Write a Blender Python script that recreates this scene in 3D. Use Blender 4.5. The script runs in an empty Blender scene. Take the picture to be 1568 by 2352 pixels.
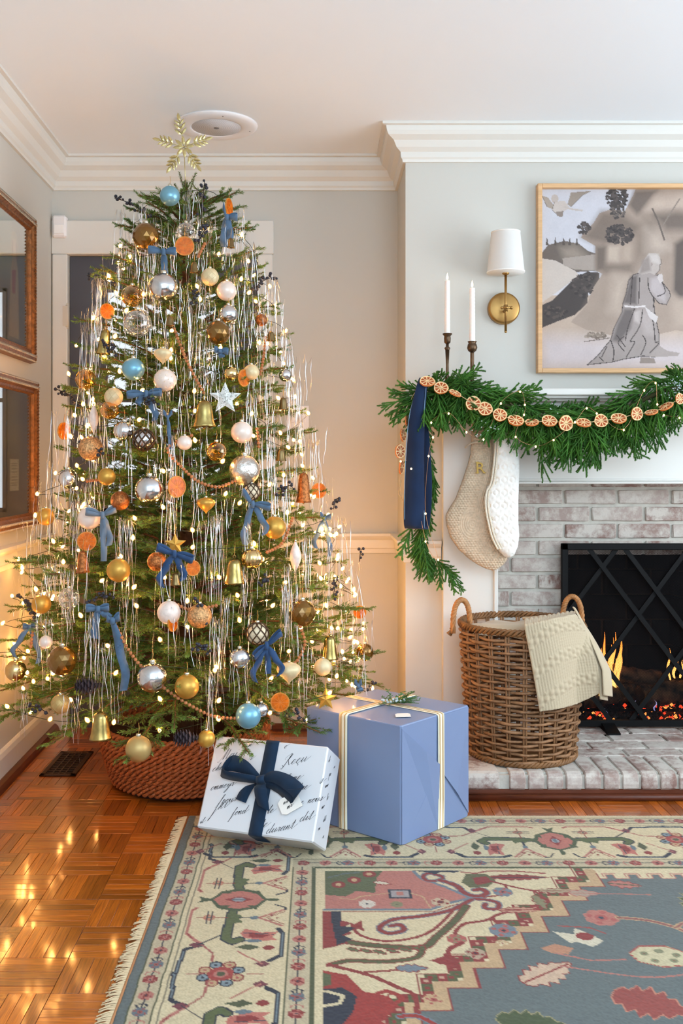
import bpy, math, random
import numpy as np
from mathutils import Vector, Matrix, Euler
random.seed(7); np.random.seed(7)
C = bpy.context.scene.collection
SC = bpy.context.scene
PI = math.pi
# ------------------------------------------------------------------ camera
EYE = 1.2; F = 2228.0; VX, VY = 735.0, 1065.0      # metres, pixels of a 1568x2352 frame
cam = bpy.data.cameras.new('camera'); camo = bpy.data.objects.new('camera', cam); C.objects.link(camo)
camo.location = (0, 0, EYE); camo.rotation_euler = (PI/2, 0, 0)
cam.sensor_fit = 'AUTO'; cam.sensor_width = 36; cam.lens = F/2352*36
cam.shift_x = (784-VX)/2352; cam.shift_y = (VY-1176)/2352
cam.clip_start = 0.02
SC.camera = camo
def P(x, y, d):
    return Vector(((x-VX)*d/F, d, EYE-(y-VY)*d/F))
# ------------------------------------------------------------------ world, light, exposure
SC.view_settings.view_transform = 'Standard'; SC.view_settings.look = 'None'
SC.view_settings.gamma = 1.0; SC.view_settings.use_curve_mapping = False
SC.view_settings.exposure = 0.1
w = bpy.data.worlds.new('world'); SC.world = w; w.use_nodes = True
w.node_tree.nodes['Background'].inputs[0].default_value = (0.86, 0.93, 1.0, 1)
w.node_tree.nodes['Background'].inputs[1].default_value = 1.0
def area(name, loc, rot, sx, sy, power, col):
    l = bpy.data.lights.new(name, 'AREA'); l.shape = 'RECTANGLE'; l.size = sx; l.size_y = sy
    l.energy = power; l.color = col
    o = bpy.data.objects.new(name, l); C.objects.link(o); o.location = loc; o.rotation_euler = rot
    return o
area('window_daylight', (3.05, 2.2, 1.45), (0, PI/2, 0), 1.7, 2.6, 76, (0.86, 0.93, 1.0))
area('window_daylight', (0.6, -2.35, 1.45), (PI/2, 0, 0), 3.6, 1.8, 26, (0.88, 0.94, 1.0))
area('ceiling_fill', (1.0, -1.1, 1.55), (PI, 0, 0), 1.4, 1.4, 250, (0.68, 0.86, 1.0))  # added upward fill light behind the camera, brightens the ceiling
BULB = 430.0
# ------------------------------------------------------------------ helpers
class MB:
    def __init__(s): s.v = []; s.f = []; s.m = []; s.s = []
    def add(s, vs, fs, m=0, smooth=False):
        o = len(s.v); s.v.extend([tuple(p) for p in vs])
        for f in fs: s.f.append(tuple(i+o for i in f)); s.m.append(m); s.s.append(smooth)
    def box(s, a, b, m=0):
        (x0, y0, z0), (x1, y1, z1) = a, b
        s.add([(x0,y0,z0),(x1,y0,z0),(x1,y1,z0),(x0,y1,z0),(x0,y0,z1),(x1,y0,z1),(x1,y1,z1),(x0,y1,z1)],
              [(0,3,2,1),(4,5,6,7),(0,1,5,4),(1,2,6,5),(2,3,7,6),(3,0,4,7)], m)
    def bbox(s, a, b, bev, m=0, jit=0):
        # box with chamfered edges: three stacked shells (24 vertices)
        a = np.array(a, float); b = np.array(b, float); c = (a+b)/2; h = (b-a)/2
        vs = []; idx = {}
        for ax in range(3):
            for sg in (-1, 1):
                for u in (-1, 1):
                    for w_ in (-1, 1):
                        o = [0, 0, 0]; o[ax] = sg; o[(ax+1)%3] = u; o[(ax+2)%3] = w_
                        q = np.array([h[k]*o[k] for k in range(3)])
                        for k in range(3):
                            if k != ax: q[k] -= o[k]*bev
                        if jit: q += (np.random.rand(3)-.5)*jit
                        idx[(ax, tuple(o))] = len(vs); vs.append(c+q)
        fs = []
        for ax in range(3):
            for sg in (-1, 1):
                k1, k2 = (ax+1)%3, (ax+2)%3
                def g(ax2, s0, u, w2):
                    o = [0,0,0]; o[ax] = s0; o[k1] = u; o[k2] = w2; return idx[(ax2, tuple(o))]
                q = [g(ax,sg,-1,-1), g(ax,sg,1,-1), g(ax,sg,1,1), g(ax,sg,-1,1)]
                fs.append(q if sg > 0 else q[::-1])
        for ax in range(3):          # edges along ax
            k1, k2 = (ax+1)%3, (ax+2)%3
            for u in (-1, 1):
                for w2 in (-1, 1):
                    o1 = [0,0,0]; o1[ax] = -1; o1[k1] = u; o1[k2] = w2; o2 = list(o1); o2[ax] = 1
                    q = [idx[(k1, tuple(o1))], idx[(k1, tuple(o2))], idx[(k2, tuple(o2))], idx[(k2, tuple(o1))]]
                    fs.append(q if u*w2 < 0 else q[::-1])
        for u in (-1, 1):
            for v_ in (-1, 1):
                for w2 in (-1, 1):
                    o = (u, v_, w2); q = [idx[(0, o)], idx[(1, o)], idx[(2, o)]]
                    fs.append(q if u*v_*w2 > 0 else q[::-1])
        s.add(vs, fs, m)
    def tube(s, pts, r, n=6, m=0, closed=False, caps=True, smooth=True, flat=1.0):
        pts = [Vector(p) for p in pts]; N = len(pts)
        rr = r if isinstance(r, (list, tuple)) else [r]*N
        vs = []; up = None
        for i, p in enumerate(pts):
            if closed: t = pts[(i+1) % N]-pts[i-1]
            else: t = pts[min(i+1, N-1)]-pts[max(i-1, 0)]
            if t.length < 1e-9: t = Vector((0,0,1))
            t.normalize()
            if up is None:
                up = Vector((0,0,1)) if abs(t.z) < .9 else Vector((1,0,0))
            a = t.cross(up)
            if a.length < 1e-6: a = t.orthogonal()
            a.normalize(); b = t.cross(a); b.normalize(); up = -b
            for k in range(n):
                c = 2*PI*k/n; vs.append(p+a*math.cos(c)*rr[i]+b*math.sin(c)*rr[i]*flat)
        fs = []
        M = N if closed else N-1
        for i in range(M):
            j = (i+1) % N
            for k in range(n): fs.append((i*n+k, i*n+(k+1) % n, j*n+(k+1) % n, j*n+k))
        if caps and not closed:
            fs.append(tuple(range(n))[::-1]); fs.append(tuple((N-1)*n+k for k in range(n)))
        s.add(vs, fs, m, smooth)
    def lathe(s, prof, n=24, c=(0,0,0), m=0, smooth=True, wob=None, axis='z'):
        vs = []; c = Vector(c)
        for (r, z) in prof:
            for k in range(n):
                a = 2*PI*k/n; q = r*(wob(a, z) if wob else 1)
                p = (q*math.cos(a), q*math.sin(a), z)
                if axis == 'y': p = (p[0], -p[2], p[1])
                vs.append(c+Vector(p))
        fs = []
        for i in range(len(prof)-1):
            for k in range(n):
                fs.append((i*n+k, i*n+(k+1) % n, (i+1)*n+(k+1) % n, (i+1)*n+k))
        if prof[0][0] > 1e-5: fs.append(tuple(range(n))[::-1])
        if prof[-1][0] > 1e-5: fs.append(tuple((len(prof)-1)*n+k for k in range(n)))
        s.add(vs, fs, m, smooth)
    def ball(s, c, r, n=16, k=10, m=0, sz=1.0):
        prof = [(max(r*math.sin(PI*i/k), 1e-6), -r*sz*math.cos(PI*i/k)) for i in range(k+1)]
        s.lathe(prof, n, c, m)
    def octa(s, c, r, m=0):
        x, y, z = c
        s.add([(x+r,y,z),(x-r,y,z),(x,y+r,z),(x,y-r,z),(x,y,z+r),(x,y,z-r)],
              [(0,2,4),(2,1,4),(1,3,4),(3,0,4),(2,0,5),(1,2,5),(3,1,5),(0,3,5)], m, True)
    def prism(s, poly, y0, y1, m=0, plane='xz'):
        n = len(poly)
        def q(p, h): return (p[0], h, p[1]) if plane == 'xz' else ((p[0], p[1], h) if plane == 'xy' else (h, p[0], p[1]))
        vs = [q(p, y0) for p in poly]+[q(p, y1) for p in poly]
        fs = [tuple(range(n)), tuple(range(n, 2*n))[::-1]]+[(i, n+i, n+(i+1) % n, (i+1) % n) for i in range(n)]
        s.add(vs, fs, m)
    def sweep(s, prof, path, m=0):
        """prof: list of (out, up); path: list of (point, outdir) with mitred corners already in outdir"""
        n = len(prof); vs = []
        for p, o in path:
            for (a, b) in prof: vs.append((p[0]+o[0]*a, p[1]+o[1]*a, p[2]+b))
        fs = []
        for i in range(len(path)-1):
            for k in range(n-1): fs.append((i*n+k, i*n+k+1, (i+1)*n+k+1, (i+1)*n+k))
        fs.append(tuple(range(n))); fs.append(tuple((len(path)-1)*n+k for k in range(n))[::-1])
        s.add(vs, fs, m)
    def strip(s, pts, wd, width, th=.0016, m=0):
        """a ribbon: path pts, width direction(s) wd"""
        pts = [Vector(p) for p in pts]; N = len(pts); vs = []
        for i, p in enumerate(pts):
            w_ = Vector(wd[i] if isinstance(wd, list) else wd).normalized()
            t = (pts[min(i+1, N-1)]-pts[max(i-1, 0)]).normalized(); nn = w_.cross(t)
            if nn.length < 1e-6: nn = Vector((0,1,0))
            nn.normalize(); ww = width[i] if isinstance(width, list) else width
            vs += [p-w_*ww/2-nn*th/2, p+w_*ww/2-nn*th/2, p+w_*ww/2+nn*th/2, p-w_*ww/2+nn*th/2]
        fs = []
        for i in range(N-1):
            for k in range(4): fs.append((i*4+k, i*4+(k+1) % 4, (i+1)*4+(k+1) % 4, (i+1)*4+k))
        fs.append((0,1,2,3)); fs.append(tuple((N-1)*4+k for k in (3,2,1,0)))
        s.add(vs, fs, m, True)
    def mesh(s, name, mats, org=None):
        me = bpy.data.meshes.new(name)
        V = s.v if org is None else [(p[0]-org[0], p[1]-org[1], p[2]-org[2]) for p in s.v]
        me.from_pydata(V, [], s.f); me.validate()
        mats = mats if isinstance(mats, (list, tuple)) else [mats]
        for x in mats: me.materials.append(x)
        if len(me.polygons) == len(s.f):
            me.polygons.foreach_set('material_index', s.m); me.polygons.foreach_set('use_smooth', s.s)
        me.update(); return me
def link(name, me, parent=None, loc=(0,0,0), rot=None, sc=None, kind=None):
    o = bpy.data.objects.new(name, me); C.objects.link(o); o.parent = parent; o.location = loc
    if rot is not None: o.rotation_euler = rot
    if sc is not None: o.scale = sc if hasattr(sc, '__len__') else (sc, sc, sc)
    if kind: o['kind'] = kind
    return o
def part(name, mb, mats, parent, kind=None, label=None):
    """mb in world coordinates, becomes a child of parent (an unrotated empty or object at known location)"""
    org = Vector(parent.get('_o', (0,0,0))) if parent else None
    o = link(name, mb.mesh(name, mats, org), parent, kind=kind)
    if parent: o['_o'] = tuple(org)
    if label: o['label'] = label
    return o
def thing(name, label, cat, loc=(0,0,0), group=None):
    o = bpy.data.objects.new(name, None); C.objects.link(o); o.location = loc; o['_o'] = tuple(loc)
    o.empty_display_size = .05
    o['label'] = label; o['category'] = cat
    if group: o['group'] = group
    return o
def struct(name, mb, mats):
    o = link(name, mb.mesh(name, mats)); o['kind'] = 'structure'; o['_o'] = (0,0,0); return o
def tag(o, label, cat, group=None, kind=None):
    o['label'] = label; o['category'] = cat
    if group: o['group'] = group
    if kind: o['kind'] = kind
    return o
def hexc(h):
    h = h.lstrip('#'); c = [int(h[i:i+2], 16)/255 for i in (0,2,4)]
    return tuple(x/12.92 if x <= .04045 else ((x+.055)/1.055)**2.4 for x in c)
MATS = {}
def mat(name, col, rough=.6, metal=0, var=0, vscale=20, bump=0, bscale=80, col2=None, trans=0, ior=1.45, emis=0, ecol=None,
        coat=0, sheen=0, sss=0, rnd=0, stretch=(1,1,1), attr=None, alpha=1, trl=0):
    if name in MATS: return MATS[name]
    m = bpy.data.materials.new(name); m.use_nodes = True; nt = m.node_tree; N = nt.nodes; L = nt.links
    b = N['Principled BSDF']; col = hexc(col) if isinstance(col, str) else col
    b.inputs['Roughness'].default_value = rough; b.inputs['Metallic'].default_value = metal
    b.inputs['Base Color'].default_value = (*col, 1); b.inputs['IOR'].default_value = ior
    b.inputs['Transmission Weight'].default_value = trans; b.inputs['Coat Weight'].default_value = coat
    b.inputs['Sheen Weight'].default_value = sheen; b.inputs['Alpha'].default_value = alpha
    if sss: b.inputs['Subsurface Weight'].default_value = sss; b.inputs['Subsurface Scale'].default_value = .01
    if emis:
        b.inputs['Emission Strength'].default_value = emis
        e = ecol or col; e = hexc(e) if isinstance(e, str) else e; b.inputs['Emission Color'].default_value = (*e, 1)
    tc = None
    if var or bump or col2:
        tc = N.new('ShaderNodeTexCoord'); mp = N.new('ShaderNodeMapping'); mp.inputs['Scale'].default_value = stretch
        L.new(tc.outputs['Object'], mp.inputs[0])
    last = None
    if attr:
        a = N.new('ShaderNodeAttribute'); a.attribute_name = attr; last = a.outputs['Color']
    if var or col2:
        n = N.new('ShaderNodeTexNoise'); n.inputs['Scale'].default_value = vscale; n.inputs['Detail'].default_value = 4
        L.new(mp.outputs[0], n.inputs['Vector'])
        r = N.new('ShaderNodeValToRGB'); L.new(n.outputs[0], r.inputs[0])
        r.color_ramp.elements[0].position = .35; r.color_ramp.elements[1].position = .65
        c2 = hexc(col2) if isinstance(col2, str) else col2
        if c2 is None: c2 = tuple(min(1, x*(1+var)) for x in col); c1 = tuple(x*(1-var) for x in col)
        else: c1 = col
        if attr:
            r.color_ramp.elements[0].color = (1-var,)*3+(1,); r.color_ramp.elements[1].color = (1,1,1,1)
            mx = N.new('ShaderNodeMix'); mx.data_type = 'RGBA'; mx.blend_type = 'MULTIPLY'; mx.inputs[0].default_value = 1
            L.new(last, mx.inputs[6]); L.new(r.outputs[0], mx.inputs[7]); last = mx.outputs[2]
        else:
            r.color_ramp.elements[0].color = (*c1, 1); r.color_ramp.elements[1].color = (*c2, 1); last = r.outputs[0]
    if rnd:
        oi = N.new('ShaderNodeObjectInfo'); hs = N.new('ShaderNodeHueSaturation')
        mr = N.new('ShaderNodeMapRange'); mr.inputs[3].default_value = 1-rnd; mr.inputs[4].default_value = 1+rnd
        L.new(oi.outputs['Random'], mr.inputs[0]); L.new(mr.outputs[0], hs.inputs['Value'])
        if last: L.new(last, hs.inputs['Color'])
        else: hs.inputs['Color'].default_value = (*col, 1)
        last = hs.outputs[0]
    if last: L.new(last, b.inputs['Base Color'])
    if bump:
        n2 = N.new('ShaderNodeTexNoise'); n2.inputs['Scale'].default_value = bscale; n2.inputs['Detail'].default_value = 5
        L.new(mp.outputs[0], n2.inputs['Vector'])
        bp = N.new('ShaderNodeBump'); bp.inputs['Strength'].default_value = min(1, bump); bp.inputs['Distance'].default_value = .004
        L.new(n2.outputs[0], bp.inputs['Height']); L.new(bp.outputs[0], b.inputs['Normal'])
    if trl:
        out = N['Material Output']; t = N.new('ShaderNodeBsdfTranslucent'); mxs = N.new('ShaderNodeMixShader')
        mxs.inputs[0].default_value = trl
        if last: L.new(last, t.inputs[0])
        else: t.inputs[0].default_value = (*col, 1)
        L.new(b.outputs[0], mxs.inputs[1]); L.new(t.outputs[0], mxs.inputs[2]); L.new(mxs.outputs[0], out.inputs[0])
    MATS[name] = m
    return m
def clearish(name, tint, mix=.5, rough=.05, gloss=(1,1,1)):
    """thin clear glass: transparent seen straight, mirror-like at grazing angle"""
    if name in MATS: return MATS[name]
    m = bpy.data.materials.new(name); m.use_nodes = True; nt = m.node_tree; N = nt.nodes; L = nt.links
    N.remove(N['Principled BSDF']); out = N['Material Output']
    t = N.new('ShaderNodeBsdfTransparent'); t.inputs[0].default_value = (*tint, 1)
    g = N.new('ShaderNodeBsdfGlossy'); g.inputs['Roughness'].default_value = rough; g.inputs[0].default_value = (*gloss, 1)
    lw = N.new('ShaderNodeLayerWeight'); lw.inputs[0].default_value = mix
    mx = N.new('ShaderNodeMixShader'); L.new(lw.outputs['Facing'], mx.inputs[0]); L.new(t.outputs[0], mx.inputs[1]); L.new(g.outputs[0], mx.inputs[2])
    L.new(mx.outputs[0], out.inputs[0]); MATS[name] = m; return m
def catmull(pts, sub=6):
    pts = [Vector(p) for p in pts]; out = []
    for i in range(len(pts)-1):
        p0 = pts[max(i-1,0)]; p1 = pts[i]; p2 = pts[i+1]; p3 = pts[min(i+2, len(pts)-1)]
        for k in range(sub):
            t = k/sub
            out.append(.5*((2*p1)+(p2-p0)*t+(2*p0-5*p1+4*p2-p3)*t*t+(3*p1-p0-3*p2+p3)*t**3))
    out.append(pts[-1]); return out
# raster painting into numpy arrays (rug knots, printed pictures) --------------------------------
def in_poly(px, py, poly):
    ins = np.zeros(px.shape, bool); n = len(poly)
    for i in range(n):
        x0, y0 = poly[i]; x1, y1 = poly[(i+1) % n]
        if y0 == y1: continue
        c = ((y0 > py) != (y1 > py)) & (px < (x1-x0)*(py-y0)/(y1-y0)+x0); ins ^= c
    return ins
def seg_dist(px, py, pts, closed=False):
    d = np.full(px.shape, 1e9); n = len(pts)
    for i in range(n if closed else n-1):
        x0, y0 = pts[i]; x1, y1 = pts[(i+1) % n]; dx, dy = x1-x0, y1-y0; l2 = dx*dx+dy*dy+1e-12
        t = np.clip(((px-x0)*dx+(py-y0)*dy)/l2, 0, 1); d = np.minimum(d, np.hypot(px-x0-t*dx, py-y0-t*dy))
    return d
class Raster:
    def __init__(s, w_, h, step, base):
        s.nx = int(w_/step)+1; s.ny = int(h/step)+1; s.st = step
        s.X, s.Y = np.meshgrid(np.arange(s.nx)*step, np.arange(s.ny)*step)
        s.c = np.zeros((s.ny, s.nx, 3)); s.c[:] = hexc(base)
    def win(s, pts, pad):
        xs = [p[0] for p in pts]; ys = [p[1] for p in pts]
        i0 = max(0, int((min(xs)-pad)/s.st)); i1 = min(s.nx, int((max(xs)+pad)/s.st)+2)
        j0 = max(0, int((min(ys)-pad)/s.st)); j1 = min(s.ny, int((max(ys)+pad)/s.st)+2)
        return slice(j0, j1), slice(i0, i1)
    def put(s, sl, mask, col, a=1.0):
        if mask.size == 0: return
        c = np.array(hexc(col) if isinstance(col, str) else col); r = s.c[sl]
        r[mask] = r[mask]*(1-a)+c*a
    def poly(s, pts, col, a=1.0):
        sl = s.win(pts, s.st)
        s.put(sl, in_poly(s.X[sl], s.Y[sl], pts), col, a)
    def line(s, pts, wd, col, closed=False, a=1.0):
        sl = s.win(pts, wd)
        s.put(sl, seg_dist(s.X[sl], s.Y[sl], pts, closed) < wd/2, col, a)
    def rect(s, x0, y0, x1, y1, col, a=1.0): s.poly([(x0,y0),(x1,y0),(x1,y1),(x0,y1)], col, a)
    def ell(s, x, y, rx, ry, col, a=1.0):
        sl = s.win([(x-rx,y-ry),(x+rx,y+ry)], s.st)
        s.put(sl, ((s.X[sl]-x)/rx)**2+((s.Y[sl]-y)/ry)**2 < 1, col, a)
    def shade(s, pts, col, a=.5, soft=.02):
        """soft-edged blob inside a polygon"""
        sl = s.win(pts, soft*2); ins = in_poly(s.X[sl], s.Y[sl], pts); d = seg_dist(s.X[sl], s.Y[sl], pts, True)
        k = np.clip(.5+np.where(ins, d, -d)/soft/2, 0, 1)*a; r = s.c[sl]; c = np.array(hexc(col))
        r[:] = r*(1-k[..., None])+c*k[..., None]
def raster_mesh(name, R, fn, material):
    """one vertex per raster cell, colour stored per vertex; fn(X, Y) -> coordinates"""
    ny, nx = R.ny, R.nx; co = fn(R.X, R.Y).reshape(-1, 3)
    idx = np.arange(nx*ny).reshape(ny, nx)
    f = np.stack([idx[:-1,:-1], idx[1:,:-1], idx[1:,1:], idx[:-1,1:]], -1).reshape(-1, 4)
    me = bpy.data.meshes.new(name); me.vertices.add(len(co)); me.vertices.foreach_set('co', co.ravel().astype(np.float32))
    me.loops.add(f.size); me.loops.foreach_set('vertex_index', f.ravel().astype(np.int32))
    me.polygons.add(len(f)); me.polygons.foreach_set('loop_start', (np.arange(len(f))*4).astype(np.int32))
    me.polygons.foreach_set('loop_total', np.full(len(f), 4, np.int32))
    me.update(calc_edges=True); me.validate()
    a = me.color_attributes.new('col', 'FLOAT_COLOR', 'POINT')
    a.data.foreach_set('color', np.concatenate([R.c.reshape(-1,3), np.ones((nx*ny,1))], 1).ravel().astype(np.float32))
    me.materials.append(material); me.polygons.foreach_set('use_smooth', np.ones(len(f), bool)); return me
# ------------------------------------------------------------------ key planes (metres)
CH = 2.572; DB = 4.39; DC = 3.98; DS = 3.93; DBR = 4.07; HZ = 0.10
def XL(d): return -1.2118+.0157*(DB-d)        # left wall, very slightly splayed
XCB = (913-VX)*DB/F                            # where the chimney breast meets the back wall
XCF = (931-VX)*DC/F
# ================================================================== the room
wall_m = mat('painted_wall', '#c5c5bf', .75, bump=.03, bscale=300)
trim_m = mat('painted_trim', '#d8d8d3', .42)
ceil_m = mat('painted_ceiling', '#e9f1f8', .8, bump=.03, bscale=120)
darkwood = mat('dark_stained_shoe', '#5a2a16', .35, var=.25, vscale=8, stretch=(1,1,6))
YR = -2.5; XR = 3.2
# --- parquet floor
def wood_mat(name, lo, hi, use_attr=False):
    m = bpy.data.materials.new(name); m.use_nodes = True; nt = m.node_tree; N = nt.nodes; L = nt.links; b = N['Principled BSDF']
    tc = N.new('ShaderNodeTexCoord'); oi = N.new('ShaderNodeObjectInfo')
    mp = N.new('ShaderNodeMapping'); mp.inputs['Scale'].default_value = (12, 260, 60) if not use_attr else (90, 90, 60)
    L.new(tc.outputs['Object'], mp.inputs[0])
    cx = N.new('ShaderNodeCombineXYZ')
    ml = N.new('ShaderNodeMath'); ml.operation = 'MULTIPLY'; ml.inputs[1].default_value = 50
    L.new(oi.outputs['Random'], ml.inputs[0]); L.new(ml.outputs[0], cx.inputs[2]); L.new(cx.outputs[0], mp.inputs['Location'])
    n = N.new('ShaderNodeTexNoise'); n.inputs['Scale'].default_value = 1; n.inputs['Detail'].default_value = 5; n.inputs['Roughness'].default_value = .65
    L.new(mp.outputs[0], n.inputs['Vector'])
    r = N.new('ShaderNodeValToRGB'); r.color_ramp.elements[0].position = .3; r.color_ramp.elements[1].position = .72
    r.color_ramp.elements[0].color = (*hexc(lo), 1); r.color_ramp.elements[1].color = (*hexc(hi), 1)
    L.new(n.outputs[0], r.inputs[0])
    hs = N.new('ShaderNodeHueSaturation'); mr = N.new('ShaderNodeMapRange'); mr.inputs[3].default_value = .55; mr.inputs[4].default_value = 1.25
    if use_attr:
        a = N.new('ShaderNodeAttribute'); a.attribute_name = 'tint'; L.new(a.outputs['Fac'], mr.inputs[0])
    else: L.new(oi.outputs['Random'], mr.inputs[0])
    L.new(mr.outputs[0], hs.inputs['Value']); L.new(r.outputs[0], hs.inputs['Color']); L.new(hs.outputs[0], b.inputs['Base Color'])
    b.inputs['Roughness'].default_value = .30; b.inputs['Coat Weight'].default_value = 1.0; b.inputs['Coat IOR'].default_value = 1.6; b.inputs['Coat Roughness'].default_value = .10
    bp = N.new('ShaderNodeBump'); bp.inputs['Strength'].default_value = .22; bp.inputs['Distance'].default_value = .001
    L.new(n.outputs[0], bp.inputs['Height']); L.new(bp.outputs[0], b.inputs['Normal'])
    return m
plank_m = wood_mat('oak_parquet', '#74300a', '#c86d1c')
plank_far = wood_mat('oak_parquet_joined', '#74320a', '#c47322', True)
mb = MB(); mb.box((-1.35, YR, -.08), (XR, DB+.15, -.006)); floor = struct('floor', mb, mat('floor_joint', '#2a1206', .5))
T = .1585; FW = T/5
def plank_mesh():
    m_ = MB(); m_.bbox((-T/2+.0005, -FW/2+.0004, -.009), (T/2-.0005, FW/2-.0004, 0), .0006); return m_.mesh('plank', plank_m)
pm = plank_mesh(); slots = []
X0 = -.769-4*T; Y0 = 2.197-14*T
for i in range(0, 26):
    for j in range(0, 31):
        cx, cy = X0+(i+.5)*T, Y0+(j+.5)*T
        if cy > DB+.02 or cx < XL(cy)-.05: continue
        under = cx > -.38 and cy < 3.18 and cy > 1.5
        if under: continue
        vert = (i+j) % 2 == 1
        for k in range(5):
            o = (k-2)*FW
            slots.append((cx+(o if vert else 0), cy+(0 if vert else o), vert))
def seen(s_):
    x, y, v = s_
    if y < 1.9: return -1
    px = VX+x*F/y; py = VY+EYE*F/y
    if px < -20 or px > 1590 or py > 2380: return -1
    if px > 1080 and not (1830 < py < 1890): return -1
    if 430 < px < 1070 and 3.2 < y: return -1
    return 1/y
slots.sort(key=lambda s_: -seen(s_))
for x, y, v in slots[:298]:
    o = link('plank', pm, floor, (x, y, random.uniform(-.0005, .0003)), (random.uniform(-.009, .009), random.uniform(-.004, .004), PI/2 if v else 0))
mb = MB(); tint = []
for x, y, v in slots[298:]:
    a, b = (FW/2, T/2) if v else (T/2, FW/2)
    mb.box((x-a+.0004, y-b+.0004, -.009), (x+a-.0004, y+b-.0004, 0)); tint += [random.random()]*8
me = mb.mesh('parquet', plank_far); at = me.attributes.new('tint', 'FLOAT', 'POINT'); at.data.foreach_set('value', tint)
link('parquet', me, floor, kind='stuff')
# --- shell
mb = MB(); mb.box((-1.5, YR, CH), (XR, DB+.4, CH+.1)); struct('ceiling', mb, ceil_m)
mb = MB(); yA, yB = YR, DB+.15
mb.add([(XL(yA),yA,0),(XL(yB),yB,0),(XL(yB),yB,CH),(XL(yA),yA,CH),(XL(yA)-.1,yA,0),(XL(yB)-.1,yB,0),(XL(yB)-.1,yB,CH),(XL(yA)-.1,yA,CH)],
       [(0,1,2,3),(4,7,6,5),(0,4,5,1),(3,2,6,7),(0,3,7,4),(1,5,6,2)]); struct('wall_left', mb, wall_m)
dx0, dx1, dz = (157-VX)*DB/F, (592-VX)*DB/F, EYE+479*DB/F     # door opening
mb = MB(); W = .15
mb.box((-1.3, DB, 0), (dx0, DB+W, CH)); mb.box((dx1, DB, 0), (XCB+.02, DB+W, CH)); mb.box((dx0, DB, dz), (dx1, DB+W, CH))
struct('wall_back', mb, wall_m)
# chimney breast: upper wall, side strip, above the fireplace surround
SX0, SX1 = .499, 2.28; OX0, OX1, OZ = 1.02, 1.76, .82
mb = MB()
pl = [(XCB, DB+.02), (XCF, DC), (SX0+.001, DC), (SX0+.001, DB+.02)]
mb.prism(pl, 0, CH, plane='xy')
mb.box((SX0+.001, DC, 1.16), (SX1-.02, DC+.3, CH)); mb.box((SX1-.02, DC, 0), (XR, DC+.3, CH))
struct('wall_chimney', mb, wall_m)
mb = MB()                                                     # right wall with its window opening
wy0, wy1, wz0, wz1 = .9, 3.5, .6, 2.3
mb.box((XR, YR, 0), (XR+.1, wy0, CH)); mb.box((XR, wy1, 0), (XR+.1, DC+.3, CH)); mb.box((XR, wy0, 0), (XR+.1, wy1, wz0)); mb.box((XR, wy0, wz1), (XR+.1, wy1, CH))
struct('wall_right', mb, wall_m)
mb = MB(); rx0, rx1 = -1.1, 2.4; 
mb.box((-1.35, YR-.1, 0), (rx0, YR, CH)); mb.box((rx1, YR-.1, 0), (XR+.1, YR, CH)); mb.box((rx0, YR-.1, 0), (rx1, YR, .6)); mb.box((rx0, YR-.1, 2.3), (rx1, YR, CH))
struct('wall_front', mb, wall_m)
def window(name, a, b, ax):
    m_ = MB(); t = .05
    def bx(u0, u1, z0, z1, d=.04):
        if ax == 'y': m_.box((XR+.03, u0, z0), (XR+.03+d, u1, z1))
        else: m_.box((u0, YR-.03-d, z0), (u1, YR-.03, z1))
    bx(a, b, .6, .65); bx(a, b, 2.25, 2.3); bx(a, a+t, .6, 2.3); bx(b-t, b, .6, 2.3)
    n = 3
    for k in range(1, n): u = a+(b-a)*k/n; bx(u-.02, u+.02, .6, 2.3)
    bx(a, b, 1.43, 1.47)
    struct(name, m_, trim_m)
window('window_1', wy0, wy1, 'y'); window('window_2', rx0, rx1, 'x')
# --- mouldings
crown = [(0,-.138),(.012,-.138),(.014,-.128),(.02,-.12),(.022,-.1),(.04,-.085),(.052,-.06),(.075,-.045),(.082,-.03),(.085,-.012),(.1,-.01),(.1,0)]
rail = [(0,-.092),(.008,-.09),(.01,-.07),(.016,-.066),(.018,-.03),(.028,-.022),(.036,-.012),(.036,0),(0,.002)]
base = [(.0,0),(.022,0),(.022,.012),(.016,.02),(.016,.1),(.012,.118),(.004,.125),(0,.126)]
def corner_path(z):
    cl = (XL(DB), DB, z); k = 1.0
    side = Vector((XCF-XCB, DC-DB)).normalized(); nrm = Vector((side.y, -side.x))   # outward (left) of the chimney return
    if nrm.x > 0: nrm = -nrm
    def mit(a, b):
        s_ = a+b; return s_/(s_.dot(a))
    nb = Vector((0,-1)); nl = Vector((1, 0)); nf = Vector((0,-1))
    return [((XL(YR), YR, z), nl), (cl, mit(nl, nb)), ((XCB, DB, z), mit(nb, nrm)), ((XCF, DC, z), mit(nrm, nf)), None]
def run(z, endx): 
    p = corner_path(z); p[-1] = ((endx, DC, z), Vector((0,-1))); return p
mb = MB(); mb.sweep(crown, run(CH, XR)); struct('trim_1', mb, trim_m)
# chair rail stops at the door casing
cz = .872+.014
mb = MB(); cas0, cas1 = dx0-.068, dx1+.068
def railpath(pr, z, m_):
    p = run(z, SX0-.005)
    m_.sweep(pr, [p[0], (p[1][0], p[1][1])])
    m_.sweep(pr, [((cas1, DB, z), Vector((0,-1)))]+p[2:])
railpath(rail, cz, mb); struct('trim_2', mb, trim_m)
mb = MB(); railpath(base, 0, mb); struct('baseboard_back', mb, trim_m)
mb = MB(); shoe = [(.0,.03),(.022,.03),(.036,.024),(.044,.012),(.046,0),(0,0)]
mb.sweep(shoe[::-1], [run(0, 1)[0], run(0, 1)[1]]); mb.sweep(shoe[::-1], [((cas1, DB, 0), Vector((0,-1)))]+run(0, SX0-.005)[2:])
struct('baseboard_left', mb, darkwood)
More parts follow.
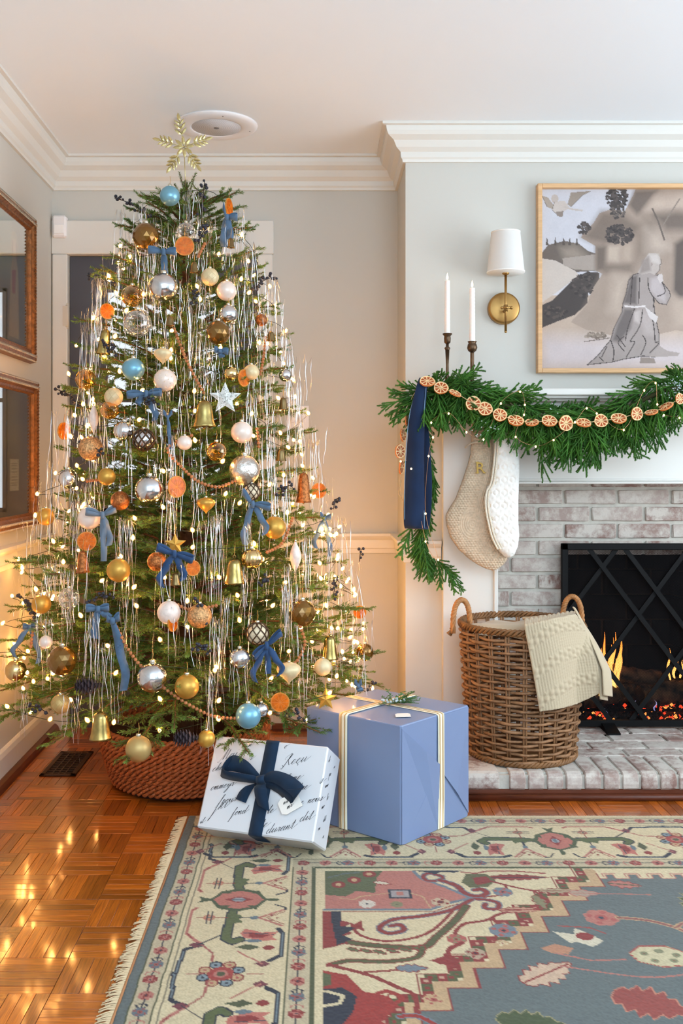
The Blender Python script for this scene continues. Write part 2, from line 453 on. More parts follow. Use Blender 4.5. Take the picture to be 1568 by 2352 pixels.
# --- door in the back wall
mb = MB(); cw = .068
for (a, b, c_, d_) in ((dx0-cw, dx0, 0, dz), (dx1, dx1+cw, 0, dz), (dx0-cw-.004, dx1+cw+.004, dz+.0005, dz+cw+.085)):
    mb.bbox((a, DB-.022, c_), (b, DB+.002, d_), .004)
struct('trim_3', mb, trim_m)
door_m = mat('charcoal_door_paint', '#4b4c54', .4)
mb = MB(); yd0, yd1 = DB+.02, DB+.06; g0, g1 = dx0+.155, dx1-.155; gz0, gz1 = .98, EYE+405*DB/F
mb.box((dx0+.003, yd0, 0), (g0, yd1, dz-.003)); mb.box((g1, yd0, 0), (dx1-.003, yd1, dz-.003))
mb.box((g0, yd0, gz1), (g1, yd1, dz-.003)); mb.box((g0, yd0, 0), (g1, yd1, gz0))
door = struct('door_1', mb, door_m)
mb = MB()
for a, b, c_, d_ in ((g0, g0+.02, gz0, gz1), (g1-.02, g1, gz0, gz1), (g0, g1, gz0, gz0+.02), (g0, g1, gz1-.02, gz1)): mb.bbox((a, yd0-.008, c_), (b, yd0+.005, d_), .003)
gm = (g0+g1)/2
mb.box((gm-.009, yd0+.004, gz0), (gm+.009, yd1-.01, gz1)); mb.box((g0, yd0+.004, (gz0+gz1)/2-.009), (g1, yd1-.01, (gz0+gz1)/2+.009))
part('glazing_bead', mb, door_m, door)
mb = MB(); mb.box((g0, yd0+.012, gz0), (g1, yd0+.016, gz1)); part('glass_pane', mb, clearish('window_glass', (1,1,1), .15), door)
hm = mat('painted_hinge', '#cfc8ba', .45)
for hz in (EYE-(727-VY)*DB/F, .3, 1.1):
    mb = MB(); mb.tube([(dx0-.002, DB-.016, hz-.05), (dx0-.002, DB-.016, hz+.05)], .008, 8); mb.ball((dx0-.002, DB-.016, hz+.053), .007, 8, 6); mb.ball((dx0-.002, DB-.016, hz-.053), .007, 8, 6)
    mb.box((dx0-.02, DB-.024, hz-.045), (dx0, DB-.021, hz+.045)); part('hinge', mb, hm, door)
mb = MB(); kx = dx1-.07; mb.lathe([(.001,0),(.026,0),(.026,.006),(.01,.01),(.01,.03),(.024,.04),(.028,.052),(.022,.064),(.001,.068)], 20, (kx, yd0, 1.0), axis='y')
part('door_knob', mb, mat('aged_brass', '#9a7b45', .35, 1), door)
# --- ceiling speaker
o = thing('ceiling_speaker', 'round white recessed speaker with perforated grille in the ceiling behind the gold tree topper', 'speaker', (-.42, 3.93, CH))
wht = mat('white_plastic', '#e9e8ea', .4)
mb = MB(); mb.lathe([(.1,-.001),(.1,-.010),(.108,-.013),(.15,-.012),(.165,-.006),(.167,0)], 56, (-.42, 3.93, CH)); part('trim_ring', mb, wht, o)
mb = MB(); c0 = Vector((-.42, 3.93, CH-.0085)); mb.lathe([(.0005,.002),(.1,.002),(.1,-.002),(.0005,-.004)], 48, c0)
gr = part('grille', mb, mat('speaker_grille', '#cfcfd2', .5), o)
mb = MB(); kk = 0
for ring in range(1, 13):
    rr = .0075*ring
    for k in range(int(6*ring)):
        a = 2*PI*k/(6*ring); mb.lathe([(.0005,-.0002),(.0016,0)], 5, c0+Vector((rr*math.cos(a), rr*math.sin(a), -.0042+.0021*ring/12)), smooth=False)
part('perforation', mb, mat('hole_dark', '#77777c', .8), o, kind='stuff')
mb = MB(); mb.lathe([(.0005,-.005),(.008,-.005),(.011,-.002),(.011,.0)], 20, c0+Vector((0,0,-.002))); part('badge', mb, mat('badge_metal', '#8c8c92', .3, 1), o)
for a in (.3, 1.87, 3.44, 5.0):
    mb = MB(); mb.lathe([(.0005,-.0025),(.003,-.002),(.004,0)], 8, (-.42+.138*math.cos(a), 3.93+.138*math.sin(a), CH-.011))
    part('screw', mb, mat('badge_metal', '#8c8c92', .3, 1), o)
# --- motion sensor
sx, sz = (133-VX)*4.33/F, EYE-(517-VY)*4.33/F
o = thing('motion_sensor', 'small white motion sensor high in the left corner above the door', 'sensor', (sx, DB, sz-.05))
mb = MB(); mb.bbox((sx-.031, DB-.045, sz-.05), (sx+.031, DB, sz+.05), .008); part('housing', mb, wht, o)
mb = MB(); mb.bbox((sx-.022, DB-.049, sz-.035), (sx+.022, DB-.044, sz+.006), .002); part('lens', mb, mat('sensor_lens', '#f4f3f2', .25), o)
# --- light switch
lx, lz = (684-VX)*DB/F, EYE-(962-VY)*DB/F
o = thing('light_switch', 'white light switch plate on the back wall, right edge showing beside the tree', 'switch', (lx, DB, lz))
mb = MB(); mb.bbox((lx-.05, DB-.006, lz-.058), (lx+.05, DB, lz+.058), .002); part('plate', mb, wht, o)
for s_ in (-1, 1):
    mb = MB(); mb.bbox((lx+s_*.023-.008, DB-.012, lz-.016), (lx+s_*.023+.008, DB-.005, lz+.016), .002); part('toggle', mb, wht, o)
# --- floor register
vx0, vx1, vy0, vy1 = -1.078, -.94, 3.72, 4.03
o = thing('floor_register', 'dark bronze floor heating register set in the parquet at the left wall', 'vent', ((vx0+vx1)/2, (vy0+vy1)/2, 0))
brz = mat('dark_bronze', '#3a241a', .42, .5)
mb = MB(); t = .02
for a, b in (((vx0,vy0),(vx1,vy0+t)), ((vx0,vy1-t),(vx1,vy1)), ((vx0,vy0),(vx0+t,vy1)), ((vx1-t,vy0),(vx1,vy1))): mb.bbox((a[0],a[1],0), (b[0],b[1],.006), .0018)
part('frame', mb, brz, o)
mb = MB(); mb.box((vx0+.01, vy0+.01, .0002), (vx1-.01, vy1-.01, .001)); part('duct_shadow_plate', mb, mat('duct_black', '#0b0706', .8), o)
for k in range(10):
    y = vy0+t+(vy1-vy0-2*t)*(k+.5)/10; mb = MB(); mb.box((vx0+t, y-.004, .001), (vx1-t, y+.004, .0045)); part('slat', mb, brz, o)
for k in range(3):
    x = vx0+t+(vx1-vx0-2*t)*(k+1)/4; mb = MB(); mb.box((x-.0025, vy0+t, .001), (x+.0025, vy1-t, .005)); part('crossbar', mb, brz, o)
# ================================================================== fireplace
def brick_mat(name, cols, rough=.85):
    m = bpy.data.materials.new(name); m.use_nodes = True; nt = m.node_tree; N = nt.nodes; L = nt.links; b = N['Principled BSDF']
    tc = N.new('ShaderNodeTexCoord'); oi = N.new('ShaderNodeObjectInfo'); va = N.new('ShaderNodeVectorMath'); va.operation = 'ADD'
    mu = N.new('ShaderNodeMath'); mu.operation = 'MULTIPLY'; mu.inputs[1].default_value = 40
    L.new(oi.outputs['Random'], mu.inputs[0]); L.new(tc.outputs['Object'], va.inputs[0]); L.new(mu.outputs[0], va.inputs[1])
    r0 = N.new('ShaderNodeValToRGB'); r0.color_ramp.interpolation = 'LINEAR'
    els = r0.color_ramp.elements
    for i, c in enumerate(cols[:-1]):
        p = i/(len(cols)-2)
        e = els[0] if i == 0 else (els[1] if i == len(cols)-2 else els.new(p))
        e.position = p; e.color = (*hexc(c), 1)
    L.new(oi.outputs['Random'], r0.inputs[0])
    n = N.new('ShaderNodeTexNoise'); n.inputs['Scale'].default_value = 34; n.inputs['Detail'].default_value = 8; n.inputs['Roughness'].default_value = .7
    L.new(va.outputs[0], n.inputs['Vector'])
    n3 = N.new('ShaderNodeTexNoise'); n3.inputs['Scale'].default_value = 9; n3.inputs['Detail'].default_value = 3; L.new(va.outputs[0], n3.inputs['Vector'])
    ad = N.new('ShaderNodeMath'); ad.operation = 'ADD'; L.new(n.outputs[0], ad.inputs[0]); L.new(n3.outputs[0], ad.inputs[1])
    r1 = N.new('ShaderNodeValToRGB'); r1.color_ramp.elements[0].position = .42; r1.color_ramp.elements[1].position = .56
    hf = N.new('ShaderNodeMath'); hf.operation = 'MULTIPLY'; hf.inputs[1].default_value = .5; L.new(ad.outputs[0], hf.inputs[0]); L.new(hf.outputs[0], r1.inputs[0])
    mx = N.new('ShaderNodeMix'); mx.data_type = 'RGBA'; L.new(r1.outputs[0], mx.inputs[0]); L.new(r0.outputs[0], mx.inputs[6]); mx.inputs[7].default_value = (*hexc(cols[-1]), 1)
    L.new(mx.outputs[2], b.inputs['Base Color']); b.inputs['Roughness'].default_value = rough
    bp = N.new('ShaderNodeBump'); bp.inputs['Strength'].default_value = .6; bp.inputs['Distance'].default_value = .004
    L.new(n.outputs[0], bp.inputs['Height']); L.new(bp.outputs[0], b.inputs['Normal']); return m
brick_m = brick_mat('whitewashed_brick', ['#82655c','#a3908a','#6d524b','#987a72','#8a776f','#a89a92','#bfb8af'])
mortar_m = mat('whitewashed_mortar', '#b9b5ab', .9, var=.08, vscale=30, bump=.5, bscale=60)
soot_m = brick_mat('sooty_firebrick', ['#1b1210','#241813','#150e0c','#20140f','#0b0807'], .9)
fp = thing('fireplace', 'white painted fireplace surround with mantel shelf around a whitewashed brick face', 'fireplace', (1.39, DS, 0))
# surround: pilaster panels, frieze, shelf, inner moulding
mb = MB(); px1 = .716
for a, b in ((SX0, px1), (2.78-px1, SX1)):
    mb.box((a, DS, 0), (b, DC+.02, 1.125))
    part('pilaster', mb, trim_m, fp); mb = MB()
mb.box((SX0, DS, 1.125), (SX1, DC+.02, 1.44)); part('frieze', mb, trim_m, fp)
# inner casing bead against the brick
t = .014
for a_, b_ in ((px1-t, px1+.003), (2.78-px1-.003, 2.78-px1+t)):
    mb = MB(); mb.bbox((a_, DS-.010, HZ), (b_, DBR, 1.117), .003); part('casing_bead', mb, trim_m, fp)
mb = MB(); mb.bbox((px1-t, DS-.012, 1.118), (2.78-px1+t, DBR, 1.1285), .003); part('frieze_bead', mb, trim_m, fp)
mb = MB(); mb.bbox((px1-t, DS-.006, 1.129), (2.78-px1+t, DBR, 1.139), .003)
part('frieze_bead', mb, trim_m, fp)
mb = MB()
mb.bbox((SX0-.03, 3.765, 1.466), (SX1+.03, DC+.01, 1.492), .004)
part('mantel_shelf', mb, trim_m, fp)
mb = MB()
mb.bbox((SX0-.02, 3.785, 1.456), (SX1+.02, DC+.01, 1.466), .003); mb.bbox((SX0-.013, 3.82, 1.446), (SX1+.013, DC, 1.457), .003); mb.bbox((SX0-.005, 3.85, 1.425), (SX1+.005, DC, 1.447), .004)
part('bed_moulding', mb, trim_m, fp)
# brick face
mb = MB(); gx0, gx1 = .70, 2.08
mb.box((gx0, DBR+.004, HZ-.01), (OX0, DBR+.12, 1.14)); mb.box((OX1, DBR+.004, HZ-.01), (gx1, DBR+.12, 1.14)); mb.box((OX0, DBR+.004, OZ), (OX1, DBR+.12, 1.14))
part('mortar', mb, mortar_m, fp)
BL, BHH, MJ = .2115, .0585, .0125
bmesh_v = []
for k in range(5):
    m_ = MB(); m_.bbox((-BL/2, -.006, -BHH/2), (BL/2, .03, BHH/2), .0045, jit=.004); bmesh_v.append(m_.mesh('brick', brick_m))
def bricks_row(zc, x0, x1, off, skip=None):
    x = -2+off; 
    while x < 4:
        a, b = x, x+BL; x += BL+MJ
        segs = [(max(a, x0), min(b, x1))]
        if skip:
            s0, s1 = skip; out = []
            for (p, q) in segs:
                if q <= s0 or p >= s1: out.append((p, q))
                else:
                    if p < s0: out.append((p, s0))
                    if q > s1: out.append((s1, q))
            segs = out
        for p, q in segs:
            if q-p < .03: continue
            o = link('brick', random.choice(bmesh_v), fp, ((p+q)/2-1.39, DBR-DS+random.uniform(-.002, .0015), zc), sc=((q-p)/BL, 1, random.uniform(.97, 1.02)))
xr = (1294-VX)*DBR/F       # one joint position seen in the photograph
zt = EYE-(1122-VY)*DBR/F
for k in range(-1, 15):
    zc = zt-.0355-.0711*k
    if zc < HZ+.02: break
    off = ((xr if k % 2 == 0 else xr-(BL+MJ)/2)+MJ/2) % (BL+MJ)-2+2
    x_ = off
    sk = (OX0-.004, OX1+.004) if zc < OZ+.02 else None
    bricks_row(zc, gx0, gx1, off - int(off/(BL+MJ))*(BL+MJ) + 2-round(2/(BL+MJ))*(BL+MJ), sk)
# firebox
mb = MB(); fy0, fy1 = DBR+.02, 4.62; bx0, bx1 = OX0+.09, OX1-.09
mb.add([(OX0,fy0,HZ),(bx0,fy1,HZ),(bx1,fy1,HZ),(OX1,fy0,HZ),(OX0,fy0,OZ+.1),(bx0,fy1,OZ+.1),(bx1,fy1,OZ+.1),(OX1,fy0,OZ+.1)],
       [(0,4,5,1),(1,5,6,2),(2,6,7,3),(0,1,2,3),(4,7,6,5)])
mb.add([(OX0-.02,fy0,HZ-.03),(bx0-.04,fy1+.05,HZ-.03),(bx1+.04,fy1+.05,HZ-.03),(OX1+.02,fy0,HZ-.03),(OX0-.02,fy0,OZ+.15),(bx0-.04,fy1+.05,OZ+.15),(bx1+.04,fy1+.05,OZ+.15),(OX1+.02,fy0,OZ+.15)],
       [(0,1,5,4),(1,2,6,5),(2,3,7,6),(0,3,2,1),(4,5,6,7)])
part('firebox', mb, mat('soot_mortar', '#3d2c20', .95, var=.4, vscale=14), fp)
fbm = MB(); fbm.bbox((-.11, -.008, -.056), (.11, .01, .056), .004, jit=.003); fbme = fbm.mesh('firebrick', soot_m)
for r_ in range(7):
    z = HZ+.06+.1195*r_
    for c_ in range(-1, 5):
        x = bx0+.115+.232*c_+(.116 if r_ % 2 else 0)
        a, b = max(x-.11, bx0+.004), min(x+.11, bx1-.004)
        if b-a > .03: link('firebrick', fbme, fp, ((a+b)/2-1.39, fy1-DS-.003, z), sc=((b-a)/.22, 1, 1))
    for sx_, xa, xb in ((1, OX0, bx0), (-1, OX1, bx1)):
        ang = math.atan2(fy1-fy0, xb-xa)
        for c_ in range(3):
            t = (c_+.5-(.25 if r_ % 2 else 0))/2.5
            if t > 1 or t < .1: continue
            link('firebrick', fbme, fp, (xa+(xb-xa)*t-1.39+.004*sx_, fy0+(fy1-fy0)*t-DS, z), (0, 0, ang+(PI if sx_ > 0 else 0)), (.95, 1, 1))
# ---- hearth
hx0, hx1, hy0, hy1 = .503, 2.255, 3.45, 4.09
h = thing('hearth', 'low whitewashed brick hearth with rounded front bricks and dark wood trim', 'hearth', (1.39, 3.77, 0))
mb = MB(); mb.box((hx0+.004, hy0+.03, .0), (hx1-.004, DC, HZ-.006)); mb.box((px1, DC-.04, 0), (2.78-px1, DBR+.03, HZ-.006)); mb.box((hx0+.01, hy0+.012, .022), (hx1-.01, hy0+.04, HZ-.012)); part('mortar', mb, mortar_m, h)
def nose_brick(wd):
    m_ = MB(); prof = [(0,HZ-.055+.002)]; R = .028; y0 = 0
    prof = [(.2,HZ-.06), (.01,HZ-.062), (.002,HZ-.055), (0,HZ-.04), (.003,HZ-.018), (.012,HZ-.006), (.026,HZ-.0005), (.2,HZ)]
    n = len(prof); vs = []
    for x, sc_ in ((-wd/2, .0), (-wd/2+.004, .003), (wd/2-.004, .003), (wd/2, .0)):
        for (y, z) in prof:
            k = 0 if sc_ else .003
            vs.append((x, y+(k if y < .1 else -k), z-(k if z > HZ-.03 else -k)))
    fs = []
    for i in range(3):
        for k in range(n): fs.append((i*n+k, (i+1)*n+k, (i+1)*n+(k+1) % n, i*n+(k+1) % n))
    fs += [tuple(range(n)), tuple(range(3*n, 4*n))[::-1]]
    m_.add(vs, fs, 0, False); return m_
nb_ = [nose_brick(.0565).mesh('brick', brick_m) for _ in range(1)]
lb_m = nose_brick(.135).mesh('brick', brick_m)
x = hx0+.03
link('brick', lb_m, h, (hx0+.0675-1.39+.0, hy0-3.77, 0)); x = (330/3.087+1060-VX)*hy0/F+.034
while x < hx1-.03:
    link('brick', nb_[0], h, (x-1.39, hy0-3.77+random.uniform(-.002, .002), random.uniform(-.0015, .001)), (0, 0, random.uniform(-.012, .012))); x += .0672
fb = MB(); fb.bbox((-.1045, -.046, -.03), (.1045, .046, 0), .0045, jit=.003); fbm_ = fb.mesh('brick', brick_m)
for r_ in range(5):
    yc = hy0+.2+.052+.1005*r_; x = hx0+.11-(.11 if r_ % 2 else 0)
    while x < hx1+.05:
        a, b = max(x-.1045, hx0+.004), min(x+.1045, hx1-.004)
        if yc > DS-.05: a, b = max(a, px1+.005), min(b, 2.78-px1-.005)
        if b-a > .03: link('brick', fbm_, h, ((a+b)/2-1.39, yc-3.77, HZ+random.uniform(-.002, .001)), sc=((b-a)/.209, 1, 1))
        x += .218
mb = MB(); mb.bbox((hx0, hy0-.004, 0), (hx1, hy0+.02, .012), .004); mb.tube([(hx0, hy0+.002, .013), (hx1, hy0+.002, .013)], .011, 10); mb.box((hx0, hy0+.01, 0), (hx1, hy0+.03, .04)); part('wood_trim', mb, darkwood, h)
# ---- fire screen
blk = mat('black_iron', '#08090b', .6, .6, bump=.05, bscale=200)
sy = 4.025; s0, s1, sz0, sz1 = 1.0, 1.78, HZ+.011, EYE-183*4.03/F
fs_ = thing('fire_screen', 'black iron fireplace screen with crossing diagonal bars and mesh', 'fire screen', (1.39, sy, HZ))
for a, b in (((s0, sz0), (s0+.026, sz1)), ((s1-.026, sz0), (s1, sz1)), ((s0, sz0), (s1, sz0+.026)), ((s0, sz1-.026), (s1, sz1))):
    mb = MB(); mb.bbox((a[0], sy-.012, a[1]), (b[0], sy+.012, b[1]), .002); part('frame_bar', mb, blk, fs_)
def clip_line(x, z, dx, dz, lo, hi):
    t0, t1 = -9, 9
    for p, d, a, b in ((x, dx, lo[0], hi[0]), (z, dz, lo[1], hi[1])):
        u, v = (a-p)/d, (b-p)/d
        if u > v: u, v = v, u
        t0 = max(t0, u); t1 = min(t1, v)
    return t0, t1
sl = 1.33                       # photograph: bars steeper than 45 degrees
for sg, yy in ((-1, sy-.004), (1, sy+.006)):
    for k in range(-5, 9):
        xa = s0+.098+.149*k
        for off in ((0,) if k % 1 == 0 else (0,)):
            t0, t1 = clip_line(xa, sz1, -sg*1.0, -sl*1.0, (s0+.02, sz0+.02), (s1-.02, sz1-.02))
            if t1-t0 < .05: continue
            if sg == 1 and k % 2 == 0 : continue
            if sg == -1 and k % 3 == 2: continue
            p, q = Vector((xa-sg*t0, yy, sz1-sl*t0)), Vector((xa-sg*t1, yy, sz1-sl*t1))
            u = (q-p).normalized(); n_ = Vector((-u.z, 0, u.x))*.0095; mb = MB(); dy = Vector((0, .003, 0))
            vs = [p+n_-dy, p-n_-dy, q-n_-dy, q+n_-dy, p+n_+dy, p-n_+dy, q-n_+dy, q+n_+dy]
            mb.add(vs, [(0,3,2,1),(4,5,6,7),(0,1,5,4),(1,2,6,5),(2,3,7,6),(3,0,4,7)]); part('lattice_bar', mb, blk, fs_)
m = bpy.data.materials.new('woven_wire'); m.use_nodes = True; nt = m.node_tree; N = nt.nodes; L = nt.links
tc = N.new('ShaderNodeTexCoord'); mp = N.new('ShaderNodeMapping'); mp.inputs['Rotation'].default_value = (0, PI/4, 0); L.new(tc.outputs['Object'], mp.inputs[0])
ws = []
for ax in 'XZ':
    wv = N.new('ShaderNodeTexWave'); wv.bands_direction = ax; wv.inputs['Scale'].default_value = 70; L.new(mp.outputs[0], wv.inputs[0])
    gt = N.new('ShaderNodeMath'); gt.operation = 'GREATER_THAN'; gt.inputs[1].default_value = .88; L.new(wv.outputs['Fac'], gt.inputs[0]); ws.append(gt)
mxm = N.new('ShaderNodeMath'); mxm.operation = 'MAXIMUM'; L.new(ws[0].outputs[0], mxm.inputs[0]); L.new(ws[1].outputs[0], mxm.inputs[1])
b = N['Principled BSDF']; b.inputs['Base Color'].default_value = (.006, .006, .007, 1); b.inputs['Roughness'].default_value = .9; b.inputs['Specular IOR Level'].default_value = .1; L.new(mxm.outputs[0], b.inputs['Alpha'])
mb = MB(); mb.box((s0+.02, sy+.0105, sz0+.02), (s1-.02, sy+.0115, sz1-.02)); part('wire_mesh', mb, m, fs_)
for fx in (1.19, 1.59):
    mb = MB(); z = HZ; xx = fx
    mb.add([(xx-.026,sy-.10,z),(xx+.026,sy-.10,z),(xx+.026,sy-.1,z+.008),(xx-.026,sy-.1,z+.008),(xx-.026,sy+.1,z),(xx+.026,sy+.1,z),(xx+.026,sy,z+.03),(xx-.026,sy,z+.03),(xx+.026,sy+.1,z+.008),(xx-.026,sy+.1,z+.008)],
           [(0,1,2,3),(3,2,6,7),(7,6,8,9),(9,8,5,4),(0,4,5,1),(1,5,8,6,2),(0,3,7,9,4)]); part('foot', mb, blk, fs_)
# ---- fire: logs, embers, flames
log_m = mat('charred_log', '#0d0906', .9, col2='#6a4a30', vscale=26, bump=1, bscale=40)
logs = [('charred split log lying at the back of the firebox', (1.10, 4.38, .17), (1.62, 4.42, .19), .05), ('charred log resting forward on the left of the fire', (1.14, 4.25, .165), (1.40, 4.33, .185), .042),
        ('glowing textured log at the right of the fire', (1.40, 4.24, .18), (1.66, 4.30, .20), .05), ('charred log stacked on top across the others', (1.22, 4.31, .285), (1.52, 4.34, .235), .037)]
for lab, a, b_, r in logs:
    o = thing('fire_log', lab, 'log', a); a = Vector(a); b_ = Vector(b_); mb = MB(); pts = []; rr = []
    for k in range(15):
        t = k/14; pts.append(a.lerp(b_, t)+Vector((0, random.uniform(-.004, .004), random.uniform(-.004, .004)))); rr.append(r*random.uniform(.88, 1.08))
    mb.tube(pts, rr, 14, smooth=False); part('bark', mb, log_m, o)
    mb = MB(); u = (b_-a).normalized()
    for e, sg in ((a, -1), (b_, 1)): mb.tube([e+u*sg*.001, e+u*sg*.004], r*.8, 14)
    part('cut_end', mb, mat('charred_end', '#2e1c10', .9, var=.4, vscale=60), o)
gr_ = thing('fire_grate', 'black iron grate holding the logs low in the firebox', 'grate', (1.38, 4.3, HZ))
for k in range(7):
    x = 1.13+.083*k; mb = MB(); mb.tube([(x,4.19,.175),(x,4.2,.135),(x,4.3,.128),(x,4.44,.135),(x,4.45,.19)], .006, 6); part('grate_bar', mb, blk, gr_)
mb = MB()
for y in (4.23, 4.4): mb.tube([(1.11,y,.125),(1.65,y,.125)], .006, 6)
for x in (1.14, 1.62):
    for y in (4.23, 4.4): mb.tube([(x,y,.125),(x,y,HZ)], .006, 6)
part('grate_frame', mb, blk, gr_)
def emis(name, col, st):
    if name in MATS: return MATS[name]
    m = bpy.data.materials.new(name); m.use_nodes = True; nt = m.node_tree; nt.nodes.remove(nt.nodes['Principled BSDF'])
    e = nt.nodes.new('ShaderNodeEmission'); e.inputs[0].default_value = (*(hexc(col) if isinstance(col, str) else col), 1); e.inputs[1].default_value = st
    nt.links.new(e.outputs[0], nt.nodes['Material Output'].inputs[0]); MATS[name] = m; return m
emb = [emis('ember_red', (1, .06, .02), 2.2), emis('ember_orange', (1, .28, .06), 3), mat('ash', '#3a332e', .95), mat('charcoal', '#0c0a09', .95)]
mb = MB()
for k in range(420):
    cx_ = random.choice((1.19, 1.42, 1.52, 1.55, 1.3)); x = random.gauss(cx_, .05); y = random.uniform(4.12, 4.4)
    if not 1.08 < x < 1.68: continue
    r = random.uniform(.004, .011); hot = random.random() < (.5 if abs(x-1.53) < .07 or abs(x-1.2) < .04 else .12)
    z = HZ+.004+r*.6+ (max(0, .05-abs(x-1.53)*.5)*random.random() if y > 4.2 else 0)
    mb.octa((x, y, z), r, (random.choice((0, 0, 1)) if hot else random.choice((2, 3, 3))))
tag(part('ember_bed', mb, emb, None, 'stuff'), 'bed of ash and glowing red embers under the logs', 'embers')
def flame_mat(name, c0, c1, st, h, z0):
    m = bpy.data.materials.new(name); m.use_nodes = True; nt = m.node_tree; N = nt.nodes; L = nt.links; N.remove(N['Principled BSDF'])
    tc = N.new('ShaderNodeTexCoord'); sp = N.new('ShaderNodeSeparateXYZ'); L.new(tc.outputs['Object'], sp.inputs[0])
    mr = N.new('ShaderNodeMapRange'); mr.inputs[1].default_value = z0; mr.inputs[2].default_value = z0+h; L.new(sp.outputs[2], mr.inputs[0])
    r = N.new('ShaderNodeValToRGB'); r.color_ramp.elements[0].color = (*c0, 1); r.color_ramp.elements[1].color = (*c1, 1); L.new(mr.outputs[0], r.inputs[0])
    e = N.new('ShaderNodeEmission'); L.new(r.outputs[0], e.inputs[0]); e.inputs[1].default_value = st
    t = N.new('ShaderNodeBsdfTransparent'); mx = N.new('ShaderNodeMixShader'); lw = N.new('ShaderNodeLayerWeight'); lw.inputs[0].default_value = .35
    ad = N.new('ShaderNodeMath'); ad.operation = 'MULTIPLY_ADD'; L.new(lw.outputs['Facing'], ad.inputs[0]); ad.inputs[1].default_value = 1.0; ad.inputs[2].default_value = .18; ad.use_clamp = True
    L.new(ad.outputs[0], mx.inputs[0]); L.new(e.outputs[0], mx.inputs[1]); L.new(t.outputs[0], mx.inputs[2]); L.new(mx.outputs[0], N['Material Output'].inputs[0]); return m
flame = thing('fire_flames', 'orange flames rising between the charred logs', 'fire', (1.29, 4.3, HZ+.1))
fm = flame_mat('orange_flame', (1, .55, .14), (1, .24, .03), 4.2, .2, 0)
bmf = flame_mat('blue_flame', (.25, .35, 1), (.6, .5, .8), 1.2, .07, -.1)
def blade(x, y, z, h_, w_, lean, mt):
    mb = MB(); pts = []; rr = []
    for k in range(12):
        t = k/11; pts.append((x+lean*t**1.6+.006*math.sin(t*7+x*50), y, z+h_*t)); rr.append(max(.0006, w_*math.sin(PI*min(1, .18+.82*t))**.8*(1-.35*t)))
    mb.tube(pts, rr, 12, flat=.45); part('flame', mb, mt, flame)
for a in ((1.26,4.295,.215,.17,.022,-.02),(1.29,4.30,.21,.19,.03,-.004),(1.318,4.295,.215,.17,.026,.012),(1.305,4.33,.22,.23,.016,.012),(1.272,4.3,.225,.23,.018,-.018),(1.295,4.31,.22,.21,.017,.004),(1.315,4.3,.235,.20,.02,.022),(1.255,4.305,.25,.12,.013,-.012),(1.30,4.29,.2,.14,.024,.006),
          (1.215,4.24,.165,.055,.006,-.004),(1.57,4.3,.25,.10,.014,.012),(1.55,4.31,.24,.14,.012,.0),(1.6,4.3,.25,.08,.012,.01)): blade(*a, fm)
for a in ((1.225,4.16,.115,.035,.007,.0),(1.36,4.18,.12,.06,.008,.002),(1.45,4.2,.13,.05,.007,0)): blade(*a, bmf)
# ---- picture over the mantel (a plain landscape print with a kneeling robed figure)
px0, pz0, pz1 = (1230-VX)*DC/F, EYE+207*DC/F, EYE+638*DC/F; ppx1 = px0+1.0
fr = thing('framed_landscape_print', 'sepia print of rocks and kneeling robed figure in light wood frame over the mantel', 'picture', ((px0+ppx1)/2, DC, (pz0+pz1)/2))
ash = mat('pale_ash_frame', '#cfa77a', .5, var=.1, vscale=10, stretch=(1,1,12), bump=.05)
fw, fd = .018, .04
for a, b in (((px0,pz0),(px0+fw,pz1)), ((ppx1-fw,pz0),(ppx1,pz1)), ((px0+fw,pz0),(ppx1-fw,pz0+fw)), ((px0+fw,pz1-fw),(ppx1-fw,pz1))):
    mb = MB(); mb.bbox((a[0], DC-fd, a[1]), (b[0], DC-.001, b[1]), .0018); part('frame_rail', mb, ash, fr)
mb = MB(); mb.box((px0+fw, DC-.012, pz0+fw), (ppx1-fw, DC-.002, pz1-fw)); part('backing', mb, mat('frame_backing', '#8a7a66', .8), fr)
PW, PH = ppx1-px0-2*fw, pz1-pz0-2*fw
R = Raster(PW, PH, .0027, '#cfccd2')
# crop coordinates: the print spans x 190..1568+, y 70..1815 in a 4.26x enlargement
S = PH/1745.0
def q(pts): return [((x-190)*S, (y-70)*S) for x, y in pts]
sepia = ['#4a4240', '#6b5f58', '#8f7f73', '#ad9b8b', '#c9b8a6', '#ddd0c6']
R.rect(0, 0, PW, .52*PH, '#cbcad2'); R.poly(q([(190,1100),(2600,1100),(2600,1815),(190,1815)]), '#bfab9b')
R.shade(q([(190,1500),(2600,1560),(2600,1815),(190,1815)]), '#cfc6cc', .7, .04)
R.poly(q([(190,700),(260,610),(420,570),(560,600),(650,670),(740,700),(740,860),(190,900)]), '#6d625b'); R.shade(q([(380,640),(520,620),(620,700),(560,760),(420,740)]), '#a39588', .8)
R.poly(q([(190,740),(330,760),(520,860),(560,900),(440,1000),(190,1180)]), '#c9bdb4'); R.poly(q([(400,740),(720,700),(720,860),(520,850),(410,810)]), '#a79b92')
for xx in (250,330,410,470,540): R.poly(q([(xx-14,610),(xx,530),(xx+14,610)]), '#5b524c')
R.poly(q([(190,1200),(300,1150),(420,1030),(520,930),(640,870),(760,880),(760,960),(650,1080),(640,1180),(520,1290),(360,1350),(190,1420)]), '#48413f')
rock = q([(700,400),(760,300),(880,260),(1000,290),(1090,120),(1110,70),(2600,70),(2600,1400),(1900,1500),(1500,1440),(1330,1480),(880,1490),(620,1430),(480,1360),(640,1190),(690,1040),(790,890),(720,860),(720,620),(580,540),(600,500)])
R.poly(rock, '#a9978a')
